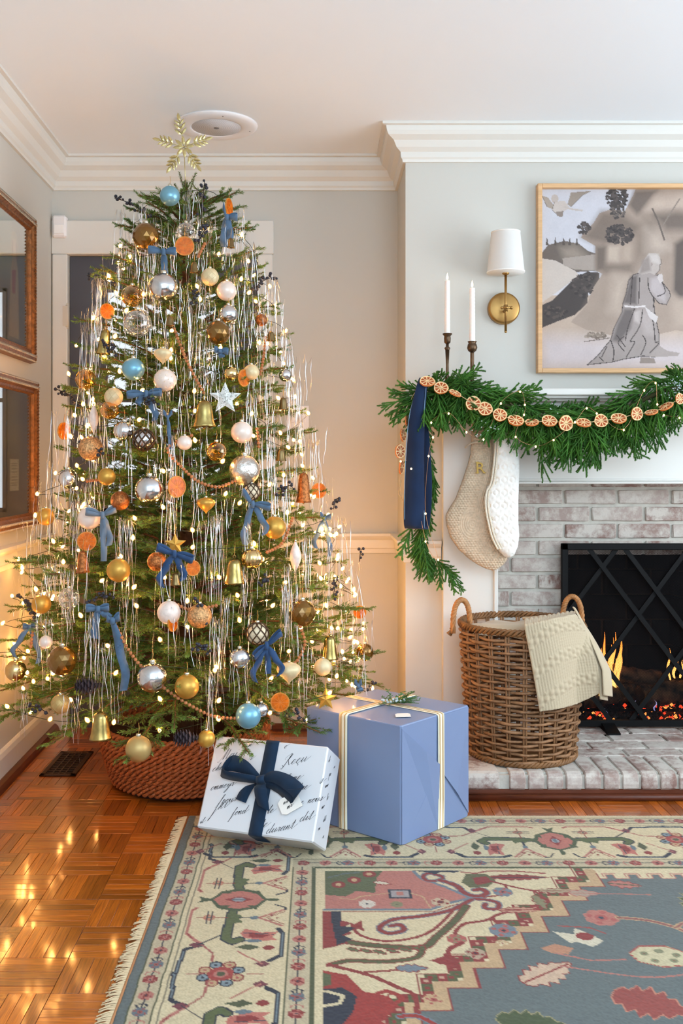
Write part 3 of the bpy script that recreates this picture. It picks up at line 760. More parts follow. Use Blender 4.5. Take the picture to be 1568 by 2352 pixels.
for pts, c, a, so in (([(700,400),(780,280),(960,290),(1160,420),(1130,500),(850,620),(640,560),(590,530)],'#75675e',.8,.02), ([(830,610),(960,620),(940,780),(830,760)],'#bfae9f',.9,.012), ([(980,600),(1080,620),(1080,790),(990,740)],'#b5a394',.9,.012),
    ([(720,620),(830,620),(820,860),(720,870)],'#6f625a',.9,.012), ([(800,800),(1080,790),(1080,880),(780,900)],'#7b6d63',.8,.012), ([(800,900),(1050,880),(980,1250),(700,1440),(560,1400)],'#a08f82',.7,.03), ([(900,900),(1040,930),(960,1280),(860,1250)],'#c4b3a5',.8,.03),
    ([(1100,80),(1330,70),(1180,280),(1120,320),(1040,220)],'#6e625b',.9,.012), ([(1180,340),(1300,330),(1420,700),(1180,720)],'#887a6f',.8,.03), ([(1100,500),(1190,480),(1190,700),(1090,860)],'#8c7c70',.8,.02), ([(1220,470),(1360,480),(1440,640),(1320,700),(1230,660)],'#c6b5a8',.8,.03),
    ([(1200,270),(1300,150),(1900,90),(2600,100),(2600,320),(1650,260)],'#c4b1a3',.9,.02), ([(1290,320),(1500,280),(2000,330),(2600,360),(2600,560),(1700,470),(1400,470)],'#6c6059',.85,.02),
    ([(1490,600),(1600,520),(2000,560),(2100,900),(2000,1130),(1540,1130),(1470,1050)],'#5e544f',.95,.012), ([(1460,1140),(1800,1130),(2600,1200),(2600,1430),(1480,1410)],'#b9a799',.8,.02), ([(1360,720),(1470,740),(1470,1040),(1400,1060)],'#a39184',.8,.012)):
    R.shade(q(pts), c, a, so)
rg = random.Random(5)
def foliage(cx, cy, rx, ry, n, c):
    for _ in range(n):
        a = rg.random()*2*PI; r = math.sqrt(rg.random()); x, y = cx+rx*r*math.cos(a), cy+ry*r*math.sin(a); g = rg.uniform(8, 20)
        R.ell(*q([(x, y)])[0], g*S, g*S*.8, rg.choice(c))
foliage(930,150,105,110,150,['#4a4443','#5a5250','#3d3837']); foliage(940,280,70,80,60,['#4a4443','#6a615c']); foliage(950,510,135,100,190,['#3f3a3a','#4d4645','#5a524f']); foliage(610,450,60,60,50,['#4a4342','#5d5552'])
foliage(600,1010,120,120,80,['#3d3736','#59504c','#4a4341']); foliage(330,1260,120,60,40,['#5a504a','#3f3938'])
R.line(q([(1275,260),(1330,380),(1390,560)]), 16*S, '#6e635c'); R.line(q([(1540,160),(1450,300),(1370,430)]), 12*S, '#8b7f76'); R.line(q([(610,1550),(760,1530),(860,1515)]), 8*S, '#6d615a')
foliage(720,1490,110,28,60,['#8d7f74','#a49689','#77695f'])
# a winged figure far off in the sky, plainly drawn
R.poly(q([(200,130),(260,150),(310,220),(300,262),(250,240)]), '#a99c90'); R.poly(q([(450,215),(480,100),(680,85),(590,130),(480,240)]), '#9c8f84')
R.poly(q([(320,190),(420,180),(470,250),(400,290),(330,300),(300,270)]), '#c9bdb6'); R.ell(*q([(325,160)])[0], 34*S, 40*S, '#bfb2aa'); R.line(q([(420,240),(500,265),(590,275)]), 16*S, '#c2b6af'); R.poly(q([(330,290),(410,280),(400,340),(350,330)]), '#8f8279')
for pts in ([(320,190),(300,270),(330,300)], [(200,130),(250,240)], [(480,240),(590,130),(680,85)]): R.line(q(pts), 5*S, '#6f655f')
# kneeling robed figure
fig = [(1090,900),(1180,870),(1260,880),(1330,910),(1360,960),(1440,1060),(1450,1110),(1410,1190),(1340,1180),(1280,1110),(1290,1200),(1300,1300),(1340,1480),(1340,1600),(1300,1700),(1180,1690),(1000,1720),(880,1750),(640,1775),(740,1690),(870,1530),(900,1420),(980,1260),(985,1190),(1020,1080),(1040,960)]
R.poly(q(fig), '#a39894'); R.line(q(fig), 8*S, '#4d4544', True)
R.shade(q([(1060,920),(1130,900),(1120,1190),(990,1180),(1030,1040)]), '#5c5453', .85, .008); R.shade(q([(1000,1230),(1100,1230),(1060,1420),(960,1560),(880,1540),(930,1380)]), '#5a5251', .8, .01)
R.shade(q([(1260,940),(1330,920),(1400,1080),(1400,1170),(1320,1130),(1250,1050)]), '#bdb2b3', .8, .008); R.shade(q([(1140,1250),(1260,1250),(1300,1500),(1200,1480)]), '#b9adaa', .8, .012); R.shade(q([(1090,1260),(1150,1250),(1150,1380),(1100,1350)]), '#c4b9b6', .8, .006)
for pts in ([(1150,930),(1140,1180)],[(1230,930),(1240,1040),(1290,1140),(1280,1215)],[(1080,920),(1060,1190)],[(1100,1230),(1040,1400),(1010,1540)],[(1180,1240),(1150,1400),(1060,1540)],[(1260,1260),(1290,1420),(1300,1560)],[(870,1540),(900,1640),(890,1740)],[(1000,1500),(940,1560),(1000,1640)],[(1060,1550),(1100,1560),(1020,1700)],[(1180,1490),(1210,1560),(1160,1680)],[(1300,1560),(1340,1560),(1250,1660)],[(760,1700),(800,1740)],[(830,1600),(780,1700)],[(930,1490),(1010,1600)],[(1330,900),(1400,1060),(1320,1110)]):
    R.line([tuple(v)[:2] for v in catmull([(p[0],p[1],0) for p in q(pts)], 4)], 9*S, '#453e3d')
R.poly(q([(1240,1700),(1340,1590),(1420,1640),(1540,1660),(1520,1690),(1300,1700)]), '#a99d98'); R.poly(q([(1150,1760),(1160,1700),(1290,1710),(1305,1760)]), '#94877f')
R.line(q([(1010,1205),(1100,1215),(1200,1205)]), 16*S, '#d9d1d0'); R.poly(q([(1200,1210),(1330,1310),(1310,1370),(1240,1310)]), '#d2cac9')
R.poly(q([(1200,740),(1240,690),(1310,690),(1350,730),(1355,800),(1340,860),(1300,905),(1250,880),(1170,900),(1130,880),(1170,800)]), '#b8aca6'); R.shade(q([(1170,760),(1240,720),(1260,860),(1150,890)]), '#8d827d', .8, .006)
R.shade(q([(1240,700),(1330,700),(1350,800),(1270,770)]), '#cdc4c0', .8, .006); R.line(q([(1355,745),(1362,790),(1345,805),(1345,850),(1300,905)]), 6*S, '#6b605c'); R.ell(*q([(1266,800)])[0], 10*S, 18*S, '#a0938d')
R.poly(q([(1330,900),(1370,890),(1380,960),(1350,985),(1320,930)]), '#cbc1bf')
# canvas mottling
nz = np.random.rand(R.ny, R.nx); nz = (nz+np.roll(nz,1,0)+np.roll(nz,1,1))/3
lowf = sum(np.sin(R.X*a+R.Y*b+c) for a, b, c in ((31,17,0),(57,-41,2),(-23,77,1),(93,61,3)))/4
R.c *= .84*(1+.10*(nz-.5)+.04*lowf)[..., None]
pm_ = mat('printed_canvas', '#ffffff', .7, attr='col')
yy = DC-.013-DC; me = raster_mesh('print', R, lambda X, Y: np.stack([X-PW/2, np.full_like(X, yy), PH/2-Y], -1), pm_)
link('printed_canvas', me, fr)
# ---- sconce
lx = (1161-VX)*3.87/F; bx_ = (1156-VX)*(DC-.01)/F; zc_ = EYE-(710-VY)*DC/F
sc_ = thing('wall_sconce', 'brass wall sconce with a white fabric shade left of the landscape print', 'wall lamp', (bx_, DC, zc_))
br = mat('brushed_brass', '#a9844f', .36, .95, bump=.04, bscale=200)
mb = MB(); mb.lathe([(.001,.03),(.055,.03),(.063,.026),(.065,.02),(.065,0)], 48, (bx_, DC-.0, zc_), axis='y')
part('backplate', mb, br, sc_)
zt_ = EYE-(632-VY)*3.87/F; zb_ = EYE-(762-VY)*3.87/F; za = EYE-(708-VY)*3.87/F
mb = MB(); mb.tube([(lx, 3.87, zb_), (lx, 3.87, zt_)], .0052, 12); mb.ball((lx,3.87,zb_), .0055, 10, 6); part('stem', mb, br, sc_)
mb = MB(); mb.tube([(bx_, DC-.025, za), (lx, 3.85, za)], .006, 12); mb.tube([(lx-.016, 3.86, za+.001), (lx+.02, 3.86, za+.001)], .0045, 10); mb.ball((lx+.021,3.86,za), .0065, 10, 8); mb.ball((lx-.017,3.86,za), .006, 10, 8); mb.tube([(lx,3.87,za-.013),(lx,3.87,za+.013)], .0088, 12); part('arm', mb, br, sc_)
mb = MB(); mb.lathe([(.006,0),(.013,.003),(.0145,.008),(.0135,.012),(.011,.012)], 20, (lx,3.87,zt_)); part('cup', mb, br, sc_)
mb = MB(); mb.tube([(lx,3.87,zt_+.01),(lx,3.87,zt_+.05)], .011, 14); part('candle_sleeve', mb, mat('ivory_sleeve', '#efe9dc', .5), sc_)
shz0, shz1 = EYE-(630-VY)*3.87/F+.006, EYE-(531-VY)*3.87/F-.004
shade = mat('white_linen_shade', '#f3f2ef', .85, trl=.35, bump=.08, bscale=400)
mb = MB(); r0, r1 = 43*3.87/F, 33*3.87/F
mb.lathe([(r0,shz0),(r0-.001,shz0+.003),(r1,shz1-.003),(r1,shz1),(r1-.002,shz1),(r1-.002,shz1-.003),(r0-.003,shz0+.003),(r0-.003,shz0),(r0,shz0)], 56, (lx,3.87,0)); part('lamp_shade', mb, shade, sc_)
mb = MB(); mb.lathe([(r0+.0008,shz0-.001),(r0+.0008,shz0+.005)], 56, (lx,3.87,0)); mb.lathe([(r1+.0008,shz1-.005),(r1+.0008,shz1+.001)], 56, (lx,3.87,0))
for a in range(3):
    c = a*2*PI/3; mb.tube([(lx,3.87,shz0+.03),(lx+r0*.93*math.cos(c),3.87+r0*.93*math.sin(c),shz0+.01)], .0012, 5)
part('shade_trim', mb, mat('shade_hem', '#e9e7e2', .8), sc_)
# ---- candlesticks and candles on the mantel shelf
bz = mat('aged_bronze', '#5a4736', .38, .85, var=.2, vscale=30)
wax = mat('white_wax', '#f4f2ee', .45, sss=.3)
for i, (cx, ytop, ycup, ds_, lab, lab2) in enumerate(((1027,645,766,3.86,'dark bronze candlestick with a flared ringed cup, the taller left one on the mantel','white taper candle, lit, in the left candlestick'),
                                       (1084,662,784,3.84,'dark bronze candlestick with a round bulb cup, right one on the mantel','white ribbed taper candle, lit, in the right candlestick'))):
    x = (cx-VX)*ds_/F; zc = EYE-(ycup-VY)*ds_/F; zt2 = EYE-(ytop-VY)*ds_/F; z0 = 1.492
    o = thing('candlestick', lab, 'candle holder', (x, ds_, z0), 'candlesticks on the mantel')
    Hs = zc-z0
    if i == 0:
        prof = [(.001,0),(.04,0),(.04,.006),(.03,.012),(.012,.02),(.008,.03),(.009,.05),(.006,.06),(.0055,Hs*.45),(.009,Hs*.75),(.0065,Hs-.075),(.006,Hs-.07),(.0115,Hs-.06),(.0115,Hs-.057),(.006,Hs-.052),(.006,Hs-.04)]
        cup = [(.005,Hs-.043),(.0125,Hs-.036),(.0135,Hs-.02),(.0125,Hs-.01),(.019,Hs-.004),(.019,Hs),(.012,Hs)]
    else:
        prof = [(.001,0),(.04,0),(.04,.006),(.03,.012),(.012,.02),(.008,.03),(.0075,.05),(.0075,Hs-.05),(.0075,Hs-.04)]
        cup = [(.0078,Hs-.044),(.016,Hs-.038),(.0205,Hs-.026),(.0175,Hs-.012),(.014,Hs-.008),(.018,Hs-.002),(.018,Hs),(.012,Hs)]
    mb = MB(); mb.lathe(prof, 24, (x, ds_, z0)); part('stem', mb, bz, o)
    mb = MB(); mb.lathe(cup, 24, (x, ds_, z0)); part('cup', mb, bz, o)
    c = thing('taper_candle', lab2, 'candle', (x, ds_, zc-.012), 'lit tapers on the mantel')
    mb = MB(); n = 60; pr = [(.001, 0)]
    for k in range(n+1): pr.append(((.0118 if i else .0112)*(1+(.035 if k % 4 < 2 else 0))-.0012*k/n, (zt2-zc+.012)*k/n))
    pr += [(.006, zt2-zc+.0135), (.001, zt2-zc+.011)]
    mb.lathe(pr, 24, (x, ds_, zc-.012)); part('wax_body', mb, wax, c)
    mb = MB(); mb.tube([(x, ds_, zt2-.002), (x, ds_, zt2+.008)], .0009, 5); part('wick', mb, mat('burnt_wick', '#1a1512', .9), c)
    mb = MB(); mb.lathe([(.0005,0),(.0035,.004),(.0045,.009),(.003,.016),(.0012,.022),(.0003,.027)], 12, (x, ds_, zt2+.004)); part('flame', mb, emis('candle_flame', (1, .72, .36), 14), c)
# ================================================================== rug
UW, VW, ST = 2.25, 1.75, .0038
RX, RY = -.448, 3.29
R = Raster(UW, VW, ST, '#d9cfb6')
cream, red, pink, navy, green, slate, tan = '#dccda9', '#93322c', '#bd7d70', '#1f2a3e', '#525a38', '#6c7574', '#c9ab84'
def rot_pts(pts, cx, cy, ang=0, s=1.0, mir=False):
    c, s_ = math.cos(ang), math.sin(ang); return [(cx+(x*c-y*s_)*s, cy+(x*s_+y*c)*s) for x, y in ([(x, -y) for x, y in pts] if mir else pts)]
def flower(cx, cy, r, c1, c2, c3=navy, n=8):
    for k in range(n):
        a = 2*PI*k/n+.39; R.ell(cx+r*.62*math.cos(a), cy+r*.62*math.sin(a), r*.36, r*.36, c1)
    for k in range(0, n, 2):
        a = 2*PI*k/n+.39; R.ell(cx+r*.66*math.cos(a), cy+r*.66*math.sin(a), r*.18, r*.18, c2)
    R.ell(cx, cy, r*.36, r*.36, c2); R.ell(cx, cy, r*.16, r*.16, c3)
class Border:
    """local frame: a along the border, b across (0 = outer edge)"""
    def __init__(s, fn, ang): s.fn = fn; s.ang = ang
    def p(s, pts): return [s.fn(a, b) for a, b in pts]
    def line(s, pts, wd, c, closed=False): R.line(s.p(pts), wd, c, closed)
    def poly(s, pts, c): R.poly(s.p(pts), c)
    def ell(s, a, b, ra, rb, c):
        x, y = s.fn(a, b)
        R.ell(x, y, *( (rb, ra) if s.ang else (ra, rb)), c)
    def flower(s, a, b, r, c1, c2, c3=navy): x, y = s.fn(a, b); flower(x, y, r, c1, c2, c3)
lft = Border(lambda a, b: (b, a), True); top = Border(lambda a, b: (a, b), False)
for B, L in ((lft, VW), (top, UW)):
    B.poly([(0,0),(L,0),(L,.43),(0,.43)], cream)
for B, L, w0 in ((lft, VW, .028), (top, UW, .004)):
    B.poly([(0,0),(L,0),(L,w0),(0,w0)], slate if w0 > .01 else '#b9ad92')
    for b0, b1 in ((.03, .083), (.368, .425)):
        st = b0 if b0 < .1 else b0
        B.poly([(st,b0),(L,b0),(L,b1),(st,b1)], '#c9bb9c')
        for bb in (b0, b1): B.line([(st if bb == b0 else b1, bb), (L, bb)], .0055, green)
        bm_ = (b0+b1)/2; B.line([(b0+.02, bm_), (L, bm_)], .0045, navy)
        a = b0+.03; k = 0
        while a < L:
            c = (red, pink, '#6c7780')[k % 3]; B.flower(a, bm_, .019, c, pink if k % 3 == 0 else (red if k % 3 == 1 else '#a85a50'), navy)
            for sg in (-1, 1):
                if k % 3 == 1: B.line([(a+.032, bm_), (a+.04, bm_+sg*.013), (a+.047, bm_+sg*.009)], .004, navy)
                if k % 3 == 2: B.line([(a+.03, bm_), (a+.036, bm_+sg*.014), (a+.044, bm_+sg*.014)], .004, pink)
            a += .066; k += 1
    # main border
    ph = .64 if B is lft else .805+.385
    per = .77; mid = .226
    B.line([(.098, .098), (L, .098)], .002, '#8e866f')
    n0 = int(-ph/per)-1
    for k in range(n0, 5):
        a0 = ph+per*k
        if a0 < -.5 or a0 > L+.5: continue
        lo = .10
        def ok(v): return v
        # green hooked arms
        for sg in (-1, 1):
            def t(pts): return [(a0+sg*a, b) for a, b in pts]
            if a0+sg*.2 < .1: continue
            B.line(t([(.03,mid-.006*sg),(.1,mid-.012),(.215,mid-.016),(.235,mid+.004),(.222,mid+.02)]), .03, navy)
            B.line(t([(.03,mid-.006*sg),(.1,mid-.012),(.215,mid-.016),(.235,mid+.004),(.222,mid+.02)]), .021, '#5f6a3c')
            B.poly(t([(.07,mid-.01),(.10,mid+.02),(.115,mid+.012),(.13,mid+.022),(.14,mid-.01)]), '#5f6a3c')
            # small cross rosette outside the arm
            B.line(t([(.105,mid-.10),(.105,mid-.02)]), .004, red)
            B.flower(a0+sg*.105, mid-.068, .017, '#c47f68', tan, navy); B.line(t([(.07,mid-.073),(.14,mid-.073)]), .003, navy); B.line(t([(.07,mid-.063),(.14,mid-.063)]), .003, navy)
            # fan palmette with zigzag edge on the inner side
            B.line(t([(.105,mid+.01),(.105,mid+.04)]), .005, navy); B.ell(a0+sg*.105, mid+.05, .009, .012, '#6f7f88')
            B.line(t([(.06,mid+.125),(.105,mid+.062),(.15,mid+.125)]), .008, pink); B.line(t([(.07,mid+.128),(.105,mid+.082),(.14,mid+.128)]), .003, red)
            for q_ in (-.015, 0, .015): B.ell(a0+sg*(.105+q_), mid+.11-abs(q_), .004, .004, red)
            # outer pink angular band and inner navy double band
            B.line(t([(.05,mid-.108),(.065,mid-.118),(.19,mid-.118),(.215,mid-.10),(.25,mid-.07)]), .010, pink); B.line(t([(.05,mid-.108),(.065,mid-.118),(.19,mid-.118),(.215,mid-.10)]), .003, red)
            B.line(t([(.03,mid+.10),(.045,mid+.128),(.06,mid+.130)]), .006, navy)
            B.line(t([(.165,mid+.115),(.19,mid+.128),(.30,mid+.128),(.325,mid+.10)]), .014, navy); B.line(t([(.19,mid+.128),(.30,mid+.128)]), .005, '#7b8a90')
            B.line(t([(.25,mid-.07),(.272,mid-.11),(.385,mid-.118)]), .012, navy); B.line(t([(.285,mid-.112),(.385,mid-.118)]), .004, '#7b8a90')
            B.poly(t([(.235,mid-.085),(.25,mid-.065),(.265,mid-.085),(.25,mid-.105)]), '#7d3a46'); B.poly(t([(.325,mid+.085),(.34,mid+.105),(.355,mid+.085),(.34,mid+.065)]), '#7d3a46')
            B.line(t([(.25,mid-.08),(.20,mid-.03)]), .004, navy); B.line(t([(.34,mid+.085),(.30,mid+.04),(.28,mid+.02)]), .005, pink); B.line(t([(.25,mid-.07),(.29,mid-.04),(.35,mid-.035)]), .006, '#b06a60')
            # pomegranate leaf pair
            B.poly(t([(.165,mid+.03),(.185,mid+.075),(.18,mid+.115),(.21,mid+.10),(.225,mid+.115),(.228,mid+.07),(.21,mid+.028),(.19,mid+.02)]), '#c4786a'); B.poly(t([(.185,mid+.045),(.2,mid+.095),(.215,mid+.075),(.21,mid+.04)]), red)
            B.line(t([(.188,mid+.03),(.195,mid+.105)]), .003, '#3c3f4e'); B.ell(a0+sg*.228, mid+.055, .008, .02, '#6f7f88')
            B.poly(t([(.26,mid+.01),(.275,mid+.05),(.26,mid+.075),(.245,mid+.045)]), green); B.ell(a0+sg*.262, mid+.095, .012, .014, red)
        # hexagonal medallion
        hx = [(-.055,0),(-.04,-.045),(.0,-.068),(.04,-.045),(.055,0),(.04,.045),(0,.068),(-.04,.045)]
        B.poly([(a0+a*1.28, mid+b*1.16) for a, b in hx], '#4f5d3a'); B.poly([(a0+a, mid+b) for a, b in hx], '#c07a6c')
        for a, b in ((-.06,-.04),(-.06,.05),(.06,-.04),(.06,.05)): B.poly([(a0+a,mid+b),(a0+a*.6,mid+b*.5),(a0+a*.6,mid+b*1.2)], '#4f5d3a')
        B.poly([(a0-.006,mid-.075),(a0+.006,mid-.075),(a0+.02,mid-.112),(a0,mid-.10),(a0-.02,mid-.112)], '#4f5d3a'); B.ell(a0, mid+.092, .008, .02, '#4f5d3a')
        B.poly([(a0,mid-.04),(a0-.02,mid),(a0,mid+.04),(a0+.02,mid)], red); B.ell(a0, mid, .012, .017, '#a4a7ab'); B.ell(a0, mid, .005, .02, '#6f7f88')
        # rosette halfway
        a1 = a0+per/2
        if a1 > .12:
            x, y = B.fn(a1, mid-.01)
            for q_ in range(8):
                a_ = 2*PI*q_/8+.39; R.ell(x+.043*math.cos(a_), y+.043*math.sin(a_), .0165, .0165, navy if q_ % 2 else red); R.ell(x+.043*math.cos(a_), y+.043*math.sin(a_), .012, .012, '#8b9aa0' if q_ % 2 else tan); R.ell(x+.043*math.cos(a_), y+.043*math.sin(a_), .0045, .0045, navy if q_ % 2 else '#b4635a')
            R.ell(x, y, .031, .031, '#a8423a'); R.ell(x, y, .017, .017, pink); R.ell(x, y, .010, .010, green)
            for sg in (-1, 1): B.line([(a1, mid+sg*.05), (a1, mid+sg*.09)], .005, '#b06a60')
# field ------------------------------------------------------------
f0 = .432
R.rect(f0, f0, UW, VW, cream)
R.line([(f0, VW), (f0, f0), (UW, f0)], .007, green)
# stepped corner
steps = []; u0, v0 = 1.235, .455; du, dv = .0733, .0882; N_ = 10
path = [(u0, v0)]
for k in range(N_):
    path.append((u0-du*k, v0+dv*(k+1)*1.0)); path.append((u0-du*(k+1), v0+dv*(k+1)))
path = [(max(u, f0), v) for u, v in path]
# slate ground to the right of the steps, below the crenellated upper edge
ce = []; u = u0
while u < UW+.1:
    ce += [(u, .50), (u+.033, .50), (u+.033, .475), (u+.066, .475)]; u += .066
R.poly(path[::-1]+ce+[(UW+.2, VW+.2), (f0-.1, VW+.2)], slate)
R.line(ce, .012, pink); R.line(ce, .005, cream)
def shift(p, a, b): return [(x+a, y+b) for x, y in p]
R.line(path, .034, tan); R.line(shift(path, .016, .016), .004, red)
for k in range(N_):
    a, b = path[2*k]; c, d = path[2*k+1]; e, g = path[2*k+2]
    for (x0, y0), (x1, y1) in (((a, b), (c, d)), ((c, d), (e, g))):
        n = 3
        for i in range(n):
            x, y = x0+(x1-x0)*(i+.5)/n-.03, y0+(y1-y0)*(i+.5)/n-.03
            R.rect(x-.0145, y-.0155, x+.0145, y+.0155, red if (i+k) % 2 else '#5d6138'); R.rect(x-.005, y-.005, x+.005, y+.005, '#c9a58c' if (i+k) % 2 else red)
    R.line(shift([path[2*k], path[2*k+1], path[2*k+2]], -.048, -.048), .004, red)
def vine(pts, wd, c, edge=None):
    p = [tuple(v)[:2] for v in catmull([(a, b, 0) for a, b in pts], 6)]
    if edge: R.line(p, wd+.007, edge)
    R.line(p, wd, c)
def leafy(cx, cy, L, w_, ang, c, edge, vein, teeth=5):
    pts = []
    for sg in (1, -1):
        rng = range(teeth*2+1) if sg == 1 else range(teeth*2, -1, -1)
        for i in rng:
            t = i/(teeth*2); ww = w_*math.sin(PI*min(1, .12+.88*t))*(1 if i % 2 else .62); pts.append((-L/2+L*t, sg*ww))
    pp = rot_pts(pts, cx, cy, ang); R.poly(pp, c); R.line(pp, .003, edge, True)
    if vein: R.line(rot_pts([(-L/2, 0), (L*.42, 0)], cx, cy, ang), .006, vein)
# pink and green panel near the corner of the field
R.poly([(.46,.455),(.72,.455),(.735,.50),(.80,.56),(.86,.63),(.79,.665),(.74,.70),(.46,.70)], pink)
R.poly([(.46,.455),(.63,.455),(.61,.50),(.60,.60),(.55,.585),(.52,.62),(.46,.61)], '#5f6742')
R.line([(.46,.70),(.74,.70),(.80,.66),(.86,.63),(.80,.56),(.735,.50),(.72,.455)], .011, '#7c8790'); R.line([(.46,.712),(.75,.71),(.82,.665)], .005, red)
for a, b in ((.50,.545),(.545,.515),(.59,.475)): R.ell(a, b, .020, .022, red); R.ell(a, b, .009, .01, tan)
R.rect(.638,.575,.70,.632, navy); R.rect(.645,.582,.693,.625, '#a9a1a0'); R.rect(.66,.59,.68,.615, pink)
flower(.575, .665, .025, '#d9cfc0', '#d9cfc0', navy); flower(.775, .655, .027, '#cbb79a', red, navy); flower(.655, .668, .018, '#8e8a68', '#8e8a68', green); leafy(.625, .535, .05, .014, .3, '#d8ceb6', red, None)
R.line([(.70,.60),(.73,.62),(.745,.69)], .004, tan); R.line([(.50,.63),(.54,.64),(.56,.62),(.638,.60)], .004, tan); R.line([(.47,.50),(.52,.47),(.56,.465)], .006, slate)
# scrolls
vine([(.80,.49),(.765,.47),(.745,.49),(.755,.52),(.79,.515),(.80,.50)], .012, red, '#7c8790')
vine([(.79,.515),(.83,.55),(.85,.60),(.88,.62),(.91,.60),(.90,.575),(.88,.58)], .017, red, '#7c8790')
vine([(.86,.635),(.90,.64),(.93,.66),(.92,.695),(.89,.69),(.895,.665)], .013, red, '#7c8790')
vine([(.86,.64),(.80,.70),(.72,.735),(.64,.755),(.60,.80),(.62,.83),(.66,.815),(.655,.785),(.63,.79)], .014, red, '#7c8790')
vine([(.80,.71),(.72,.83),(.62,.87),(.55,.84),(.53,.78)], .010, red, None); R.poly([(.525,.79),(.555,.76),(.56,.82)], red)
vine([(.84,.68),(.80,.76),(.74,.85),(.70,.90),(.60,.895),(.52,.875),(.47,.85)], .018, '#5d6138', red)
for k in range(6): leafy(.53+.032*k, .925-.006*abs(k-2), .035, .010, .5, '#6a6e48', red, None, 3)
vine([(.70,.90),(.68,.95),(.60,.97),(.52,.965),(.47,.985)], .013, '#5d6138', red)
R.poly([(.455,.71),(.50,.71),(.505,.76),(.53,.775),(.505,.80),(.53,.83),(.50,.85),(.52,.88),(.455,.91)], red); R.poly([(.475,.71),(.505,.71),(.50,.79),(.54,.80),(.505,.84),(.53,.86),(.49,.89),(.48,.80)], navy)
leafy(1.02, .497, .17, .022, 0, red, '#8a4a40', navy, 7); R.poly([(.72,.452),(.86,.452),(.84,.465),(.80,.46),(.78,.478),(.76,.462)], navy)
R.poly([(.87,.475),(.93,.475),(.95,.52),(.92,.56),(.87,.565),(.85,.53)], '#6a6a44'); R.poly([(.885,.50),(.93,.49),(.935,.53),(.89,.55)], red); R.line([(.86,.462),(.90,.47),(.935,.455),(1.02,.455),(1.10,.47)], .008, '#a5584f')
vine([(.93,.52),(1.0,.565),(1.04,.585),(1.06,.625),(1.04,.66)], .009, red); leafy(1.115, .585, .12, .018, 0, '#b5a888', red, red, 5); leafy(1.045, .655, .085, .02, 1.4, '#8e8a68', red, None, 4)
vine([(.97,.545),(.965,.60),(.90,.625)], .008, red); flower(.955, .592, .03, '#7c8790', '#b4635a', navy)
vine([(1.0,.70),(.93,.72),(.88,.76),(.82,.78),(.79,.83),(.80,.86)], .011, red); leafy(.985, .70, .12, .019, -.05, '#c49a80', red, red, 6); vine([(.90,.75),(.91,.80),(.895,.84),(.87,.87)], .011, red)
flower(.915, .815, .038, '#7c8790', '#b4635a', navy); flower(.79, .86, .027, '#b4635a', '#8e8a68', red); flower(.90, .88, .018, tan, cream, red)
vine([(.80,.88),(.765,.91),(.755,.95),(.735,.975)], .014, red); R.poly([(.71,.965),(.745,.945),(.79,.96),(.775,.985),(.77,1.005),(.745,.985)], red); flower(.825, .93, .026, '#b9a48c', red, navy)
vine([(.47,.985),(.56,1.03),(.62,1.08),(.66,1.12),(.655,1.20)], .013, red); vine([(.54,1.02),(.62,1.01),(.66,1.005)], .008, red); leafy(.665, 1.0, .075, .022, 0, '#7c8790', red, None, 4); flower(.70, 1.135, .024, tan, '#b4635a', red)
R.poly([(.455,1.01),(.51,1.03),(.545,1.10),(.60,1.12),(.62,1.16),(.58,1.22),(.62,1.25),(.60,1.32),(.50,1.34),(.455,1.30)], '#a3362c'); R.poly([(.455,1.09),(.50,1.085),(.53,1.12),(.52,1.18),(.49,1.24),(.455,1.25)], navy); R.line([(.46,1.10),(.50,1.12),(.49,1.15),(.455,1.16)], .010, cream); R.poly([(.455,1.02),(.475,1.03),(.475,1.07),(.455,1.08)], '#5f6742')
vine([(.56,1.13),(.595,1.10),(.63,1.13),(.60,1.16)], .014, '#a3362c'); vine([(.62,1.20),(.66,1.20),(.70,1.25),(.68,1.32)], .012, '#a3362c', '#7c8790')
for k in range(4): leafy(.60+.08*k, 1.40+.04*(k % 2), .09, .03, .6*k, '#6a6e48' if k % 2 else pink, red, red, 5)
# motifs on the slate ground
leafy(1.50, .64, .17, .066, -.75, '#4d5b35', '#a79d74', red, 6)
flower(1.185, .745, .047, pink, '#b4635a', '#3c4654'); vine([(1.23,.745),(1.30,.76),(1.36,.80),(1.42,.88),(1.43,.90)], .010, '#9a5f56', tan)
vine([(1.36,.80),(1.40,.77),(1.47,.765)], .008, '#9a5f56', tan); flower(1.62, .78, .06, pink, '#7a8a6a', red); vine([(1.47,.765),(1.62,.75),(1.70,.78)], .008, pink, tan)
leafy(1.31, .545, .09, .028, .2, pink, red, green, 4); leafy(1.18, .60, .08, .026, 0, '#b59f8c', pink, None, 3); vine([(1.14,.60),(1.28,.605),(1.36,.61)], .005, pink); leafy(1.60, .53, .09, .03, .9, '#a9524a', red, None, 4)
R.poly([(1.04,.82),(1.09,.835),(1.10,.80),(1.13,.83),(1.155,.87),(1.12,.90),(1.09,.875),(1.07,.88)], '#d8ceb6'); R.ell(1.115, .845, .022, .02, red); R.line([(1.06,.79),(1.14,.80),(1.17,.83)], .006, '#a9524a')
R.poly([(.99,.905),(1.03,.885),(1.07,.905),(1.05,.935),(1.01,.93)], '#c08e70'); R.line([(1.02,.93),(1.10,.965),(1.18,.96)], .006, pink)
hxp = [(1.20,.93),(1.235,.895),(1.30,.895),(1.345,.935),(1.33,.985),(1.26,.995),(1.21,.97)]; R.poly(hxp, '#cfc4a0'); R.line(hxp, .006, '#a9524a', True); R.line(shift(hxp, 0, 0), .0025, tan, True)
